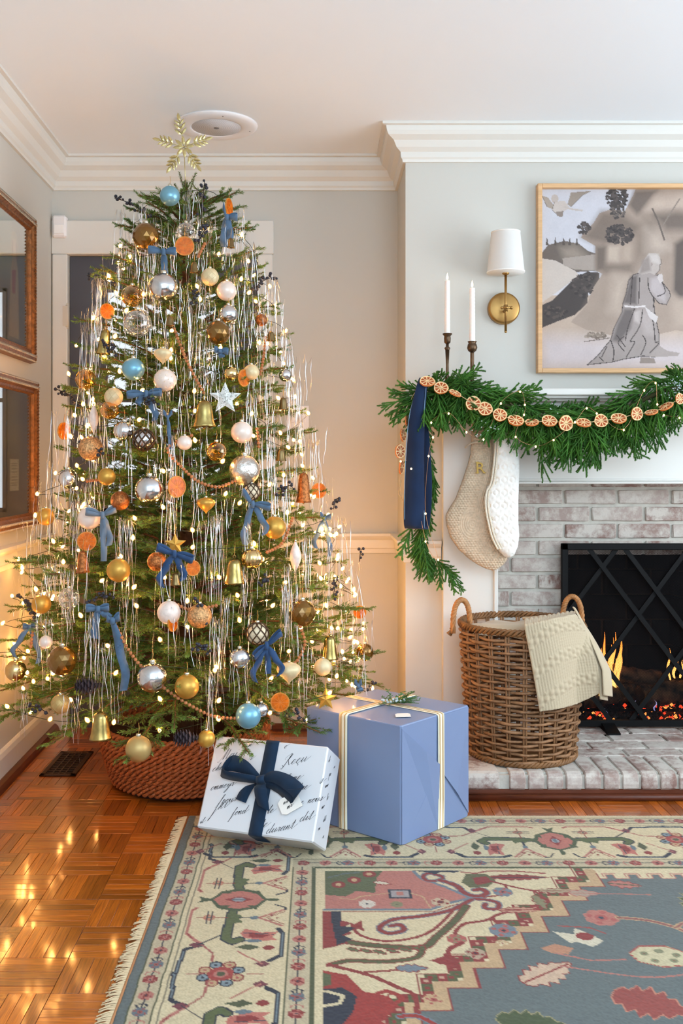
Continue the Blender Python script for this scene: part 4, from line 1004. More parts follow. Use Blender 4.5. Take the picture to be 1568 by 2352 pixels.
for a, b in ((1.235,.93),(1.275,.92),(1.31,.94),(1.25,.965),(1.295,.965)): flower(a, b, .011, '#8a8a6a', '#8a8a6a', red)
vine([(1.345,.95),(1.42,.93),(1.44,.80),(1.52,.77),(1.62,.775)], .006, '#9a5f56', tan)
leafy(.98, 1.02, .16, .05, -.6, '#d3b79d', red, red, 6); leafy(.90, 1.22, .15, .045, .2, '#4d5b35', '#a79d74', None, 6); leafy(1.18, 1.15, .17, .07, .5, '#9c4a40', '#c98b72', None, 6); leafy(1.40, 1.17, .14, .05, -.4, pink, red, green, 5)
flower(1.56, 1.02, .06, '#d3b79d', '#b4635a', navy); flower(1.38, 1.06, .03, '#b59f8c', slate, red); vine([(1.02,.99),(1.20,1.04),(1.33,1.02)], .006, pink)
rg = random.Random(11)
for k in range(46):
    a, b = rg.uniform(.7, UW-.05), rg.uniform(1.28, VW-.05); rg.choice((lambda: flower(a, b, .03, pink, '#b4635a', navy), lambda: leafy(a, b, .11, .035, rg.random()*3, '#4d5b35', '#a79d74', red, 5), lambda: leafy(a, b, .09, .03, rg.random()*3, '#c9a58c', red, None, 4)))()
for k in range(14):
    a, b = rg.uniform(1.7, UW-.05), rg.uniform(.55, 1.2); rg.choice((lambda: flower(a, b, .035, pink, '#b4635a', navy), lambda: leafy(a, b, .12, .04, rg.random()*3, '#4d5b35', '#a79d74', red, 5)))()
# yarn noise and abrash
nz = np.random.rand(R.ny, R.nx); rowv = np.convolve(np.random.rand(R.ny), np.ones(9)/9, 'same')
R.c = R.c**1.14; R.c *= .66*(1+.30*(nz-.5)+.12*(rowv[:, None]-.5))[..., None]
wob = .0016*np.sin(np.cumsum(np.random.randn(R.ny)*.5))
rug = thing('area_rug', 'cream, red and slate wool rug with floral borders, stepped medallion and left fringe', 'rug', (RX+UW/2, RY-VW/2, 0))
mr_ = mat('wool_pile', '#ffffff', .95, attr='col', sheen=.15)
zt = .0085+.0010*np.random.rand(R.ny, R.nx)
def rugfn(X, Y):
    Z = zt.copy(); e = np.minimum(np.minimum(X, UW-X), np.minimum(Y, VW-Y)); Z -= .006*np.clip(1-e/.008, 0, 1)
    return np.stack([RX+X+wob[:, None]*np.clip(1-X/.3, 0, 1)-(RX+UW/2), RY-Y-(RY-VW/2), Z+.0012*np.sin(Y*9)*np.sin(X*7+1)*np.clip(1-X/.2,0,1)], -1)
link('pile', raster_mesh('pile', R, rugfn, mr_), rug)
mb = MB(); mb.box((RX+.003, RY-VW+.003, .0002), (RX+UW-.003, RY-.003, .004)); part('backing', mb, mat('jute_backing', '#b59f78', .9), rug)
mb = MB(); rg = random.Random(3)
y = RY-.012
while y > RY-VW:
    for k in range(1):
        L_ = rg.uniform(.026, .042); dy = rg.uniform(-.014, .010); pts = []
        for i in range(5):
            t = i/4; pts.append((RX+.004-L_*t, y+dy*t*t+rg.uniform(-.001, .001), .0045+.003*math.sin(PI*t)+.0005-.003*t))
        mb.tube(pts, [.0021, .0019, .0016, .0015, .0020], 4)
    y -= rg.uniform(.0032, .0052)
part('fringe', mb, mat('cotton_fringe', '#cfb894', .95), rug, 'stuff')
mb = MB(); mb.tube([(RX+.002, RY-.004, .005), (RX+.002, RY-VW+.004, .005)], .004, 6); part('selvage', mb, mat('rust_cord', '#a2714a', .9), rug)
# ================================================================== gifts
# big blue gift
A = Vector((.251, 3.018)); Bq = Vector((.502, 3.279)); Cq = Vector((-.047, 3.257)); Dq = Bq+Cq-A; ZB, ZT = .0095, .384
blue = mat('periwinkle_paper', '#7586a8', .38, var=.03, vscale=3, bump=.12, bscale=7, coat=.15)
g = thing('blue_gift_box', 'large periwinkle blue wrapped gift box with cream striped ribbon, tag and greenery', 'gift', ((A.x+Dq.x)/2, (A.y+Dq.y)/2, ZB))
def P3(p, z): return Vector((p.x, p.y, z))
mb = MB(); cor = [A, Bq, Dq, Cq]; bev = .004
ctr = (A+Dq)/2
def inset(p, k): v = (p-ctr); return ctr+v*(1-k/v.length)
vs = []
n_ = 9
for z, ins in ((ZB, .006), (ZB+.004, .001), (ZT-.004, 0), (ZT-.001, .002), (ZT, .006)):
    ring = []
    for i in range(4):
        p, q_ = inset(cor[i], ins), inset(cor[(i+1) % 4], ins)
        e = (q_-p).normalized(); L_ = (q_-p).length
        for t in (bev, L_*.25, L_*.5, L_*.75, L_-bev): ring.append(p+e*t)
    vs += [P3(v, z) for v in ring]
m = 20; fs = []
for r_ in range(4):
    for k in range(m): fs.append((r_*m+k, r_*m+(k+1) % m, (r_+1)*m+(k+1) % m, (r_+1)*m+k))
fs += [tuple(range(m))[::-1], tuple(4*m+k for k in range(m))]
mb.add(vs, fs); part('wrapped_box', mb, blue, g)
# folded end flaps on the right face (A-B): triangular layers of paper with open edges
ux = (Bq-A).normalized(); nx_ = Vector((ux.y, -ux.x)); LW = (Bq-A).length
def face_pt(u, z, o=0): p = A+ux*u+nx_*o; return P3(p, z)
def sheet(pts, o0, o1, name, th=.0012):
    mb = MB(); n = len(pts); fr_ = [face_pt(u, z, o0+th+o) for (u, z, o) in pts]; bk = [face_pt(u, z, o0) for (u, z, o) in pts]
    mb.add(fr_+bk, [tuple(range(n)), tuple(range(n, 2*n))[::-1]]+[(i, n+i, n+(i+1) % n, (i+1) % n) for i in range(n)]); part(name, mb, blue, g)
sheet([(.004, ZB+.004, 0), (.004, ZT-.01, 0), (LW*.30, .285, .014), (LW*.52, .225, .008), (LW*.52, ZB+.004, 0)], .0006, 0, 'end_flap')
sheet([(LW*.55, ZT-.006, 0), (LW-.004, ZT-.006, 0), (LW-.004, ZB+.012, 0), (LW*.80, .105, .005), (LW*.55, .205, .001)], .0006, 0, 'end_flap')
sheet([(.012, ZB+.002, 0), (LW*.5, .20, .001), (LW-.01, ZB+.002, 0)], .0004, 0, 'end_flap')
# ribbon
cream_r = mat('cream_ribbon', '#e4dcc4', .6, bump=.1, bscale=500); gold_r = mat('gold_ribbon_stripe', '#c3a066', .45, .4)
def band(pts, wd, width=.034):
    mb = MB(); mb.strip(pts, wd, width, .0012); part('ribbon', mb, cream_r, g)
    for s_ in (-1, 1):
        w_ = Vector(wd).normalized(); mb = MB(); nn = []
        for i, p in enumerate(pts):
            t = (pts[min(i+1, len(pts)-1)]-pts[max(i-1, 0)]).normalized(); n2 = w_.cross(t).normalized()
            out = (p-Vector((ctr.x, ctr.y, .2))); 
            if n2.dot(out) < 0: n2 = -n2
            nn.append(p+w_*s_*width*.22+n2*.0010)
        mb.strip(nn, wd, .004, .0008); part('ribbon_stripe', mb, gold_r, g)
nl_ = (Cq-A).normalized(); nL = Vector((nl_.y, -nl_.x));
if nL.dot(ctr-A) > 0: nL = -nL
tA = .56                                         # along A-B
def top_path(p0, dirv, L_, nout0, nout1):
    e = .0016; o = .0035
    return [P3(p0+nout0*o, ZB+.003), P3(p0+nout0*(o+.0015), ZB+.10), P3(p0+nout0*o, ZT-.012), P3(p0+nout0*(o-.001), ZT-.002), P3(p0+dirv*.006, ZT+e), P3(p0+dirv*L_*.5, ZT+e+.0005), P3(p0+dirv*(L_-.006), ZT+e), P3(p0+dirv*L_+nout1*(o-.001), ZT-.002), P3(p0+dirv*L_+nout1*o, ZT-.012), P3(p0+dirv*L_+nout1*o, ZB+.003)]
band(top_path(A+ux*LW*tA, nl_, (Cq-A).length, nx_, -nx_), (ux.x, ux.y, 0))
pq = top_path(A+nl_*(Cq-A).length*.585, ux, LW, nL, -nL); pq = [p+Vector((0,0,.0015 if p.z > ZT-.001 else 0)) for p in pq]
band(pq, (nl_.x, nl_.y, 0))
kc = P3(A+ux*LW*tA+nl_*(Cq-A).length*.585, ZT)
# tag on the top
tagm = mat('card_stock', '#e6e1da', .7, bump=.05, bscale=300)
def cardtag(parent, c, ux3, uy3, nn, w_, h_, name='gift_tag'):
    mb = MB(); pts = [(-.5,-.5),(.5,-.5),(.5,.32),(.34,.5),(-.34,.5),(-.5,.32)]
    f_ = [c+ux3*a*w_+uy3*b_*h_+nn*.0012 for a, b_ in pts]; k_ = [c+ux3*a*w_+uy3*b_*h_ for a, b_ in pts]
    mb.add(f_+k_, [tuple(range(6)), tuple(range(6, 12))[::-1]]+[(i, 6+i, 6+(i+1) % 6, (i+1) % 6) for i in range(6)]); return part(name, mb, tagm, parent)
vtag = P(925, 1630, 3.13); vtag.z = ZT+.004
cardtag(g, vtag, Vector((.98,.1,0)), Vector((0,1,.06)).normalized(), Vector((0,-.06,1)), .05, .034)
# greenery on the blue gift
gsp = mat('cedar_green', '#3f6a38', .6, var=.3, vscale=60)
rg = random.Random(21)
sp = MB(); c0 = Vector((kc.x+.03, kc.y-.03, ZT+.006))
for k in range(26):
    a = rg.uniform(-.35, .5) if k % 3 else rg.uniform(0, 6.28); L_ = rg.uniform(.04, .10); el = rg.uniform(.05, .75)
    d = Vector((math.cos(a)*math.cos(el), math.sin(a)*math.cos(el), math.sin(el))); pts = [c0+d*L_*t+Vector((0,0,-.012*t*t)) for t in (0,.33,.66,1)]
    sp.tube(pts, .0011, 4)
    for i in range(16):
        t = .2+.8*i/16; q_ = c0+d*L_*t+Vector((0,0,-.012*t*t)); a2 = a+rg.choice((-1,1))*rg.uniform(.5,1.1); d2 = Vector((math.cos(a2), math.sin(a2), rg.uniform(-.1,.6))).normalized()*rg.uniform(.008,.017)
        n2 = d.cross(d2).normalized()*.0022; w2 = d2.cross(n2).normalized()*.0022
        sp.add([q_, q_+d2*.5+w2, q_+d2, q_+d2*.5-w2], [(0,1,2,3)])
part('greenery_sprig', sp, gsp, g)
for k in range(14):
    mb = MB(); a = rg.uniform(0, 6.28); r = rg.uniform(.004, .045); mb.ball(c0+Vector((r*math.cos(a)-.006, r*math.sin(a)*.6-.006, rg.uniform(.006, .022))), .0042, 8, 6); part('juniper_berry', mb, mat('waxy_berry', '#b9c9cf', .5), g)
# white gift box leaning on the blue one --------------------------------------
BP = Vector((-.3804, 2.9843, .0816)); BR_ = Euler((-.53786, -.0027, -.33685), 'XYZ').to_matrix(); BW, BT, BH = .3805, .1369, .2834
def W3(u, t, v): return BP+BR_@Vector((u*BW, t*BT, v*BH))
ex, ey, ez = BR_@Vector((1,0,0)), BR_@Vector((0,1,0)), BR_@Vector((0,0,1)); fn = -ey
paper = mat('white_gift_paper', '#cfd1d5', .35, coat=.2, bump=.06, bscale=9)
g2 = thing('script_gift_box', 'white gift box printed with black handwriting and tied with a navy velvet bow, leaning on the blue gift', 'gift', W3(.5,.5,0))
g2['label'] = 'white gift box with black handwriting print and navy velvet bow, leaning before the blue gift'
mb = MB(); mb.bbox((0,0,0), (BW,BT,BH), .0045)
mb.v = [tuple(BP+BR_@Vector(v)) for v in mb.v]; part('wrapped_box', mb, paper, g2)
# cursive lettering as thin ink strokes --------------------------------------------------
GL = {
'a': [(.9,.8),(.5,1),(.12,.6),(.15,.12),(.5,.02),(.85,.5),(.95,1),(.88,.3),(1.05,0),(1.4,.35)], 'c': [(.9,.8),(.6,1),(.15,.65),(.15,.15),(.55,0),(1.2,.4)],
'e': [(0,.25),(.5,.5),(.75,.85),(.5,1),(.15,.6),(.2,.1),(.6,0),(1.2,.4)], 'i': [(0,.3),(.35,1),(.3,.3),(.45,0),(.9,.4)], 'u': [(0,.3),(.3,1),(.2,.2),(.45,0),(.9,.6),(1.0,1),(.95,.25),(1.1,0),(1.5,.4)],
'r': [(0,.2),(.25,1.05),(.35,.9),(.7,.95),(.6,.4),(.7,0),(1.1,.35)], 's': [(0,.2),(.5,1.1),(.6,.5),(.4,0),(.1,.1),(.6,.1),(1.0,.4)], 'm': [(0,.4),(.25,1),(.2,0),(.4,.75),(.65,1),(.65,0),(.85,.75),(1.1,1),(1.1,.2),(1.3,0),(1.7,.4)],
'n': [(0,.4),(.25,1),(.2,0),(.45,.8),(.75,1),(.75,.2),(.95,0),(1.35,.4)], 'o': [(.6,1),(.2,.8),(.12,.3),(.45,0),(.8,.35),(.75,.85),(.5,1),(.8,.85),(1.2,.95)], 't': [(0,.3),(.5,2.1),(.45,.3),(.6,0),(1.1,.4)],
'd': [(.85,.8),(.5,1),(.12,.6),(.15,.12),(.5,0),(.9,.6),(1.15,2.2),(.95,.3),(1.1,0),(1.5,.4)], 'p': [(0,.3),(.4,1.2),(.1,-1.5),(.3,.3),(.7,1),(.95,.6),(.7,.05),(.4,.1),(1.3,.4)], 'f': [(0,.3),(.6,1.8),(.75,2.2),(.5,2.0),(.1,-1.2),(-.15,-1.6),(.2,-.9),(.7,.1),(1.1,.4)],
'h': [(0,.3),(.6,2.1),(.45,2.1),(.2,0),(.5,.8),(.8,1),(.8,.2),(1.0,0),(1.4,.4)], 'l': [(0,.3),(.55,1.9),(.4,2.1),(.2,.3),(.45,0),(.9,.4)], 'v': [(0,.4),(.25,1),(.45,0),(.8,1),(1.2,.9)],
'y': [(0,.4),(.25,1),(.3,.2),(.6,.1),(1.0,1),(.7,-.6),(.2,-1.5),(0,-1.2),(.8,0),(1.3,.4)], 'M': [(-.7,-.3),(-.3,-.2),(.4,2.1),(.5,2.2),(.3,0),(1.1,2.1),(1.1,.3),(1.3,0),(1.7,.4)], 'R': [(-.8,1.2),(-.9,1.7),(-.3,2.2),(.2,2.3),(-.4,-.3),(-.8,-.6),(-.9,-.3)], 'S': [(1.2,1.9),(.8,2.2),(.4,1.7),(.7,1),(.4,.2),(-.3,0),(-.4,.4)]}
ink = mat('black_ink', '#17181c', .6)
def write(parent, txt, origin, ux_, uy_, nn, xh, slant=.75, lift=.0007, wd=.0011):
    x = 0; strokes = []; cur = []
    for ch in txt:
        if ch == ' ': x += 1.2; strokes.append(cur); cur = []; continue
        base = 'c' if ch == 'ç' else ch
        gp = GL[base]; pts = [(x+a+slant*b, b) for a, b in gp]
        if ch == 'R':
            strokes.append(pts); strokes.append([(x-.9+slant*.2, .2), (x-.5, -.1)]); strokes.append([(x+.5+slant*2.3, 2.3), (x+.1+slant*1.4, 1.35), (x+slant*1.2, 1.25), (x+.5+slant*.5, .4), (x+.9, 0), (x+1.4+slant*.3, .4)]); x += 1.3; continue
        if ch in 'MS': strokes.append(pts); cur = []; x += gp[-1][0]; continue
        cur += pts
        if ch == 't': strokes.append([(x-.1+slant*1.3, 1.3), (x+.9+slant*1.45, 1.45)])
        if ch == 'i': strokes.append([(x+.35+slant*1.5, 1.5), (x+.45+slant*1.6, 1.6)])
        if ch == 'ç': strokes.append([(x+.5, -.05), (x+.6, -.35), (x+.4, -.55)])
        x += gp[-1][0]-.05
    if cur: cur.append((cur[-1][0]+1.0, cur[-1][1]+.5))
    strokes.append(cur); mb = MB()
    for st_ in strokes:
        if len(st_) < 2: continue
        P_ = catmull([(a, b, 0) for a, b in st_], 5); n = len(P_); pts = []; ww = []
        for i, v in enumerate(P_):
            a, b = v.x*xh, v.y*xh
            pts.append(origin+ux_*a+uy_*b+nn*lift)
            dv = P_[min(i+1, n-1)]-P_[max(i-1, 0)]; thick = 1.5 if dv.y < -abs(dv.x)*.3 else .55
            ww.append(wd*thick)
        vs = []; 
        for i, p in enumerate(pts):
            t = (pts[min(i+1, n-1)]-pts[max(i-1, 0)]);
            if t.length < 1e-7: t = ux_.copy()
            t.normalize(); s_ = nn.cross(t).normalized()*ww[i]/2; vs += [p-s_, p+s_]
        mb.add(vs, [(2*i, 2*i+2, 2*i+3, 2*i+1) for i in range(n-1)])
    return part('handwriting', mb, ink, parent)
import functools
def on_front(txt, u, v, xh, ang=.30, lift=.0007):
    c, s_ = math.cos(ang), math.sin(ang); write(g2, txt, W3(u, 0, v), ex*c+ez*s_, -ex*s_+ez*c, fn, xh, lift=lift)
def on_side(txt, t, v, xh, ang=.45):
    c, s_ = math.cos(ang), math.sin(ang); write(g2, txt, W3(1, t, v), ey*c+ez*s_, -ey*s_+ez*c, ex, xh)
for a in (('Mai', .09, .735, .0135), ('r', .33, .76, .012), ('cher', .03, .60, .0095), ('ommcyr', .05, .395, .0098), ('pour', .17, .27, .010), ('fu', .12, .20, .017), ('fond', .28, .16, .0095), ('se', .30, .91, .007),
          ('Reçu', .66, .75, .0135), ('Somme', .68, .575, .0098), ('tre', .80, .50, .010), ('mme nous', .76, .325, .0098), ('le', .58, .23, .010), ('dit', .86, .19, .0115), ('te', .54, .075, .011), ('Durant'.replace('D','d'), .60, -.03+.055, .0115), ('o', .62, .93, .008), ('s', .97, .60, .012), ('il', .02, .04, .007)):
    on_front(*a)
for a in (('il', .15, .85, .007), ('pr', .35, .72, .007), ('nous', .20, .58, .006), ('le', .45, .48, .008), ('mer', .2, .36, .006), ('dit', .45, .25, .007), ('ou', .2, .14, .006), ('a', .6, .1, .006), ('se', .6, .84, .005)): on_side(*a)
# velvet band and bow
vel = mat('navy_velvet', '#0a253d', .95, sheen=.08, var=.15, vscale=25); 
vel_e = mat('velvet_edge', '#3f6f96', .7, sheen=.5)
uB = .515; wB = .098*BW*1.1
def bandp(uu): return [W3(uu, .6, -.012), W3(uu, .1, -.010), W3(uu-.0, -.010, -.002), W3(uu, -.016, .03), W3(uu, -.014, .5), W3(uu, -.014, .97), W3(uu, -.010, 1.004), W3(uu, .1, 1.008), W3(uu, .9, 1.008)]
mb = MB(); mb.strip(bandp(uB), tuple(ex), .044, .0016); part('velvet_band', mb, vel, g2)
def loc(u, v, o): return W3(u, 0, v)+fn*o
kn = (.505, .555)
def cup_strip(name, path, widths, parent, mt, edge=None, twist=None, base_w=None):
    pts = catmull(path, 7); n = len(pts); ws_ = []
    for i in range(n):
        t = i/(n-1)*(len(widths)-1); k = min(int(t), len(widths)-2); ws_.append(widths[k]+(widths[k+1]-widths[k])*(t-k))
    wd = []
    for i in range(n):
        t = i/(n-1)*(len(twist)-1); k = min(int(t), len(twist)-2); wd.append(Vector(twist[k]).lerp(Vector(twist[k+1]), t-k))
    mb = MB(); mb.strip(pts, wd, ws_, .0018); return part(name, mb, mt, parent)
vr = loc
up = ez*.9+fn*.25
# left loop
cup_strip('bow_loop', [vr(.50,.55,.012), vr(.36,.66,.022), vr(.20,.70,.018), vr(.145,.60,.026), vr(.22,.55,.042), vr(.37,.545,.036), vr(.50,.55,.022)], [.016,.04,.052,.048,.048,.034,.014], g2, vel, twist=[ez*.9+fn*.4, ez+fn*.2, ez*.95+ex*.2, ez*.5+ex*.4+fn*.9, ez*.35+fn*1, ez*.5+fn*.8, ez+fn*.4])
cup_strip('bow_loop', [vr(.50,.56,.020), vr(.60,.60,.030), vr(.74,.55,.034), vr(.845,.46,.034), vr(.76,.42,.022), vr(.64,.50,.016), vr(.51,.55,.016)], [.016,.034,.046,.046,.044,.036,.014], g2, vel, twist=[ez+fn*.3, ez+fn*.2, ez*.95+ex*.25, ez*.8+ex*.6, ez*.7+fn*.6, ez*.7+fn*.6, ez])
cup_strip('bow_tail', [vr(.50,.54,.014), vr(.42,.50,.014), vr(.37,.42,.010), vr(.345,.32,.009)], [.016,.034,.036,.036], g2, vel, twist=[ez, ex+ez*.3, ex, ex*.9-ez*.2])
cup_strip('bow_tail', [vr(.51,.54,.016), vr(.515,.46,.030), vr(.53,.38,.024), vr(.56,.27,.014)], [.018,.04,.042,.040], g2, vel, twist=[ex, ex, ex, ex*.9-ez*.3])
mb = MB(); pts = [vr(.497,.60,.014), vr(.498,.59,.032), vr(.503,.555,.038), vr(.508,.52,.034), vr(.51,.51,.014)]; mb.strip(catmull(pts, 5), tuple(ex*.9+ez*.25), .026, .003); part('bow_knot', mb, vel, g2)
tc_ = loc(.765, .355, .010); tx = (ex*.8+ez*.55).normalized(); ty = (-ex*.55+ez*.8).normalized()
ct = cardtag(g2, tc_, ty, -tx, fn, .050, .068)
write(ct, 'mr', tc_+tx*-.015+ty*-.012+fn*.0012, tx, ty, fn, .007); write(ct, 'nil', tc_+tx*-.02+ty*.006+fn*.0012, tx, ty, fn, .006)
# ================================================================== wicker basket with throw
wk = mat('willow_rod', '#856040', .55, var=.25, vscale=14, rnd=.22, bump=.15, bscale=90)
wk2 = mat('willow_rim', '#7a5430', .55, var=.3, vscale=20, bump=.2, bscale=90)
BX, BY, B0, B1 = (1197-VX)*3.70/F, 3.702, HZ, .602; RB, RT = .196, .228
bk = thing('wicker_basket', 'tall round brown wicker basket with two rope handles on the hearth', 'basket', (BX, BY, B0))
def rad(z): t = (z-B0)/(B1-B0); return RB+(RT-RB)*t**.8
NS = 22
PITCH = .0158; rows = int((B1-B0-.034)/PITCH)
wm = []
for ph in (0, 1):
    for v_ in range(2):
        mb = MB(); n = NS*6; pts = []; rr_ = []
        for i in range(n):
            a = 2*PI*i/n; r = 1+.036*math.cos(NS/2*a+ph*PI); pts.append((r*math.cos(a), r*math.sin(a), .010*math.sin(a*3+ph+v_*2)+.006*math.sin(a*7+v_))); rr_.append(.0265*(1+.12*math.sin(a*5+v_*3)))
        mb.tube(pts, rr_, 7, closed=True); wm.append(mb.mesh('weaver', wk))
for k in range(rows):
    z = B0+.018+k*PITCH; rr = rad(z)
    link('weaver', wm[(k % 2)*2+random.randint(0, 1)], bk, (0, 0, z-B0), (random.uniform(-.006, .006), random.uniform(-.006, .006), 4*PI/NS*random.randint(0, NS-1)), (rr, rr, rr*random.uniform(.9, 1.05)))
for k in range(NS*2):
    a = 2*PI*(k//2)/NS+(.022 if k % 2 else -.022)
    mb = MB(); mb.tube([(BX+rad(z)*.995*math.cos(a), BY+rad(z)*.995*math.sin(a), z) for z in (B0+.003, B0+.15, B0+.3, B1-.02)], .0042, 6); part('stake', mb, wk, bk)
for z, r, hh, nm in ((B1-.012, RT+.002, .009, 'rim'), (B0+.010, RB+.003, .007, 'foot_braid')):
    for s_ in range(3):
        mb = MB(); n = 168; pts = []
        for i in range(n):
            a = 2*PI*i/n; c = a*26+s_*2*PI/3; pts.append((BX+(r+.006*math.cos(c))*math.cos(a), BY+(r+.006*math.cos(c))*math.sin(a), z+hh*math.sin(c)))
        mb.tube(pts, .0062, 6, closed=True); part(nm, mb, wk2, bk)
mb = MB(); mb.lathe([(.001,B0+.004),(RB-.004,B0+.004),(RB-.004,B0+.012),(.001,B0+.012)], 40, (BX, BY, 0)); part('base', mb, wk2, bk)
rope = mat('twisted_cane', '#a87444', .55, var=.2, vscale=40, bump=.1, bscale=120)
for ang, tl in ((PI+.05, 0), (-.02+PI*.12, 0)):
    hc = Vector((BX+math.cos(ang)*(RT+.002), BY+math.sin(ang)*(RT+.002), B1-.045)); tv = Vector((-math.sin(ang), math.cos(ang), 0))
    tv = Vector((.93, .36, 0)).normalized() if ang > 2 else Vector((.95,-.3,0)).normalized()
    hw, hh = .037, .125
    cen = [hc+tv*(-hw*math.cos(PI*t))*(1-.12*math.sin(PI*t)*0)+Vector((0,0,hh*math.sin(PI*t)**.62)) for t in [i/48 for i in range(49)]]
    for s_ in range(3):
        mb = MB(); pts = []
        for i, p in enumerate(cen):
            t = (cen[min(i+1,48)]-cen[max(i-1,0)]).normalized(); n1 = t.cross(Vector((-tv.y, tv.x, 0))).normalized(); n2 = t.cross(n1); c = i*.95+s_*2*PI/3
            pts.append(p+n1*.0052*math.cos(c)+n2*.0052*math.sin(c))
        mb.tube(pts, .0062, 6); part('handle', mb, rope, bk)
    for sg in (-1, 1):
        mb = MB(); e = hc+tv*hw*sg
        pts = [e+Vector((math.cos(ang)*(.008+.004*math.sin(i)), math.sin(ang)*.008, .02-.018*i*.5))+tv*.009*math.sin(i*2.2) for i in range(4)]; mb.tube(pts, .006, 6); part('handle_lashing', mb, wk2, bk)
# throw blanket: folded sheet over the rim, thickness given by two layers, waffle relief
thr_m = mat('oatmeal_waffle_cotton', '#b9a98e', .95, sheen=.2, bump=.3, bscale=350)
thr = thing('throw_blanket', 'oatmeal waffle-weave throw draped over the right side of the wicker basket', 'blanket', (BX+.15, BY-.15, B1))
def sheet_mesh(rows_, name, th=.005, relief=True, fu=1, fv=1):
    """rows_: list of lists of points (v down, u across); offsets by normals with waffle relief"""
    A_ = np.array([[tuple(p) for p in r] for r in rows_]); nv, nu, _ = A_.shape
    du_ = np.gradient(A_, axis=1); dv_ = np.gradient(A_, axis=0); nn = np.cross(du_, dv_); nn /= np.linalg.norm(nn, axis=2, keepdims=True)+1e-9
    lu = np.cumsum(np.linalg.norm(np.diff(A_, axis=1, prepend=A_[:, :1]), axis=2), 1); lv = np.cumsum(np.linalg.norm(np.diff(A_, axis=0, prepend=A_[:1]), axis=2), 0)
    if relief:
        pch = .0105; grid_ = np.abs(np.sin(PI*lu/pch))*.5+np.abs(np.sin(PI*lv/pch))*.5
        bandz = (np.sin(lv*2*PI/.105+.6) > .45); big = np.abs(np.sin(PI*lu/.021))*np.abs(np.sin(PI*lv/.026+PI*.5*(np.floor(lu/.021) % 2)))
        hgt = np.where(bandz, big*.006, (1-grid_)*-.0040+.002)
    else: hgt = np.zeros_like(lu)
    F_ = A_+nn*(hgt+th/2)[..., None]; K_ = A_-nn*(hgt+th/2)[..., None]
    vs = np.concatenate([F_.reshape(-1,3), K_.reshape(-1,3)]); o = nv*nu; id_ = np.arange(o).reshape(nv, nu)
    fs = []
    for j in range(nv-1):
        for i in range(nu-1):
            a, b_, c, d = id_[j,i], id_[j,i+1], id_[j+1,i+1], id_[j+1,i]; fs.append((a, d, c, b_)); fs.append((a+o, b_+o, c+o, d+o))
    for j in range(nv-1): a, d = id_[j,0], id_[j+1,0]; fs.append((a, a+o, d+o, d)); a, d = id_[j,-1], id_[j+1,-1]; fs.append((a, d, d+o, a+o))
    for i in range(nu-1): a, b_ = id_[0,i], id_[0,i+1]; fs.append((a, b_, b_+o, a+o)); a, b_ = id_[-1,i], id_[-1,i+1]; fs.append((a, a+o, b_+o, b_))
    mb = MB(); mb.add(vs.tolist(), [tuple(int(x) for x in f) for f in fs], 0, True); return part(name, mb, thr_m, thr)
# outline measured in the photograph: left edge, right edge at successive heights, folded back around the right
def drape():
    rows_ = []
    nv = 96
    for j in range(nv):
        t = j/(nv-1)
        # photograph outline, d ~3.47 in front
        if t < .13:      # over the rim from inside
            s_ = t/.13; yl = 1424+4*s_+ (14*s_*s_); yr = 1405+8*s_
            xl = 1212-8*s_*0-8; xr = 1322
            dl = 3.60-.105*s_; dr = 3.70-.08*s_
        else:
            s_ = (t-.13)/.87; yl = 1442+(1634-1442)*s_; yr = 1413+(1592-1413)*s_
            xl = 1204+8*math.sin(s_*1.2)+(1238-1212)*s_*1.05; xr = 1322+(1368-1322)*min(1, s_*1.5)**.8+8*s_
            dl = 3.495-.004*s_; dr = 3.62-.11*min(1, s_*2)+.01*s_
        row = []
        nu = 84
        for i in range(nu):
            u = i/(nu-1); x = xl+(xr-xl)*u; y = yl+(yr-yl)*u+7*math.sin(PI*u)*(s_ if t >= .13 else 0)*1.2
            d = dl+(dr-dl)*u; X = (x-VX)*d/F
            # never inside the basket
            if t > .1:
                rr = RT+.022; dx = X-BX
                if abs(dx) < rr: d = min(d, BY-math.sqrt(rr*rr-dx*dx)-.0)
            d += .006*math.sin(u*9+t*2)*t
            row.append(P(x, y, d))
        rows_.append(row)
    return rows_
D_ = drape(); sheet_mesh(D_, 'front_panel')
# rolled folds along the right edge: loops in plan, hanging from the rim
def fold(off, wdt, yb, depth, name):
    rows_ = []
    for j in range(60):
        t = j/59; y0 = 1402+off*2; y = y0+(yb-y0)*t; xb = 1318+off+(1366-1318)*min(1, t*1.5)**.8+8*t
        row = []; sag = math.sin(min(1, t*1.1)*PI/2)
        for i in range(26):
            a = -PI/2+PI*i/25                     # a half loop opening to the left
            w_ = (3+wdt*sag); x = xb+w_*math.cos(a); d = 3.55+depth*math.sin(a)*sag+.06*(1-sag)
            row.append(P(x, y+3*math.cos(a)*t, d))
        rows_.append(row)
    sheet_mesh(rows_, name, .0055, False)
fold(-4, 8, 1590, .028, 'folded_edge'); fold(3, 14, 1606, .040, 'folded_edge'); fold(11, 17, 1597, .055, 'folded_edge')
rows_ = []
for j in range(30):
    t = j/29; row = []
    for i in range(60):
        u = i/59; a = PI*.9+u*PI*1.3; r = (RT-.02)*(t); row.append(Vector((BX+r*math.cos(a*1.54), BY+r*math.sin(a*1.54), B1-.028+.022*math.sin(u*11+t*3)*t*.5+.014*math.cos(t*6))))
    rows_.append(row)
mb = MB(); n = 44; vs = []
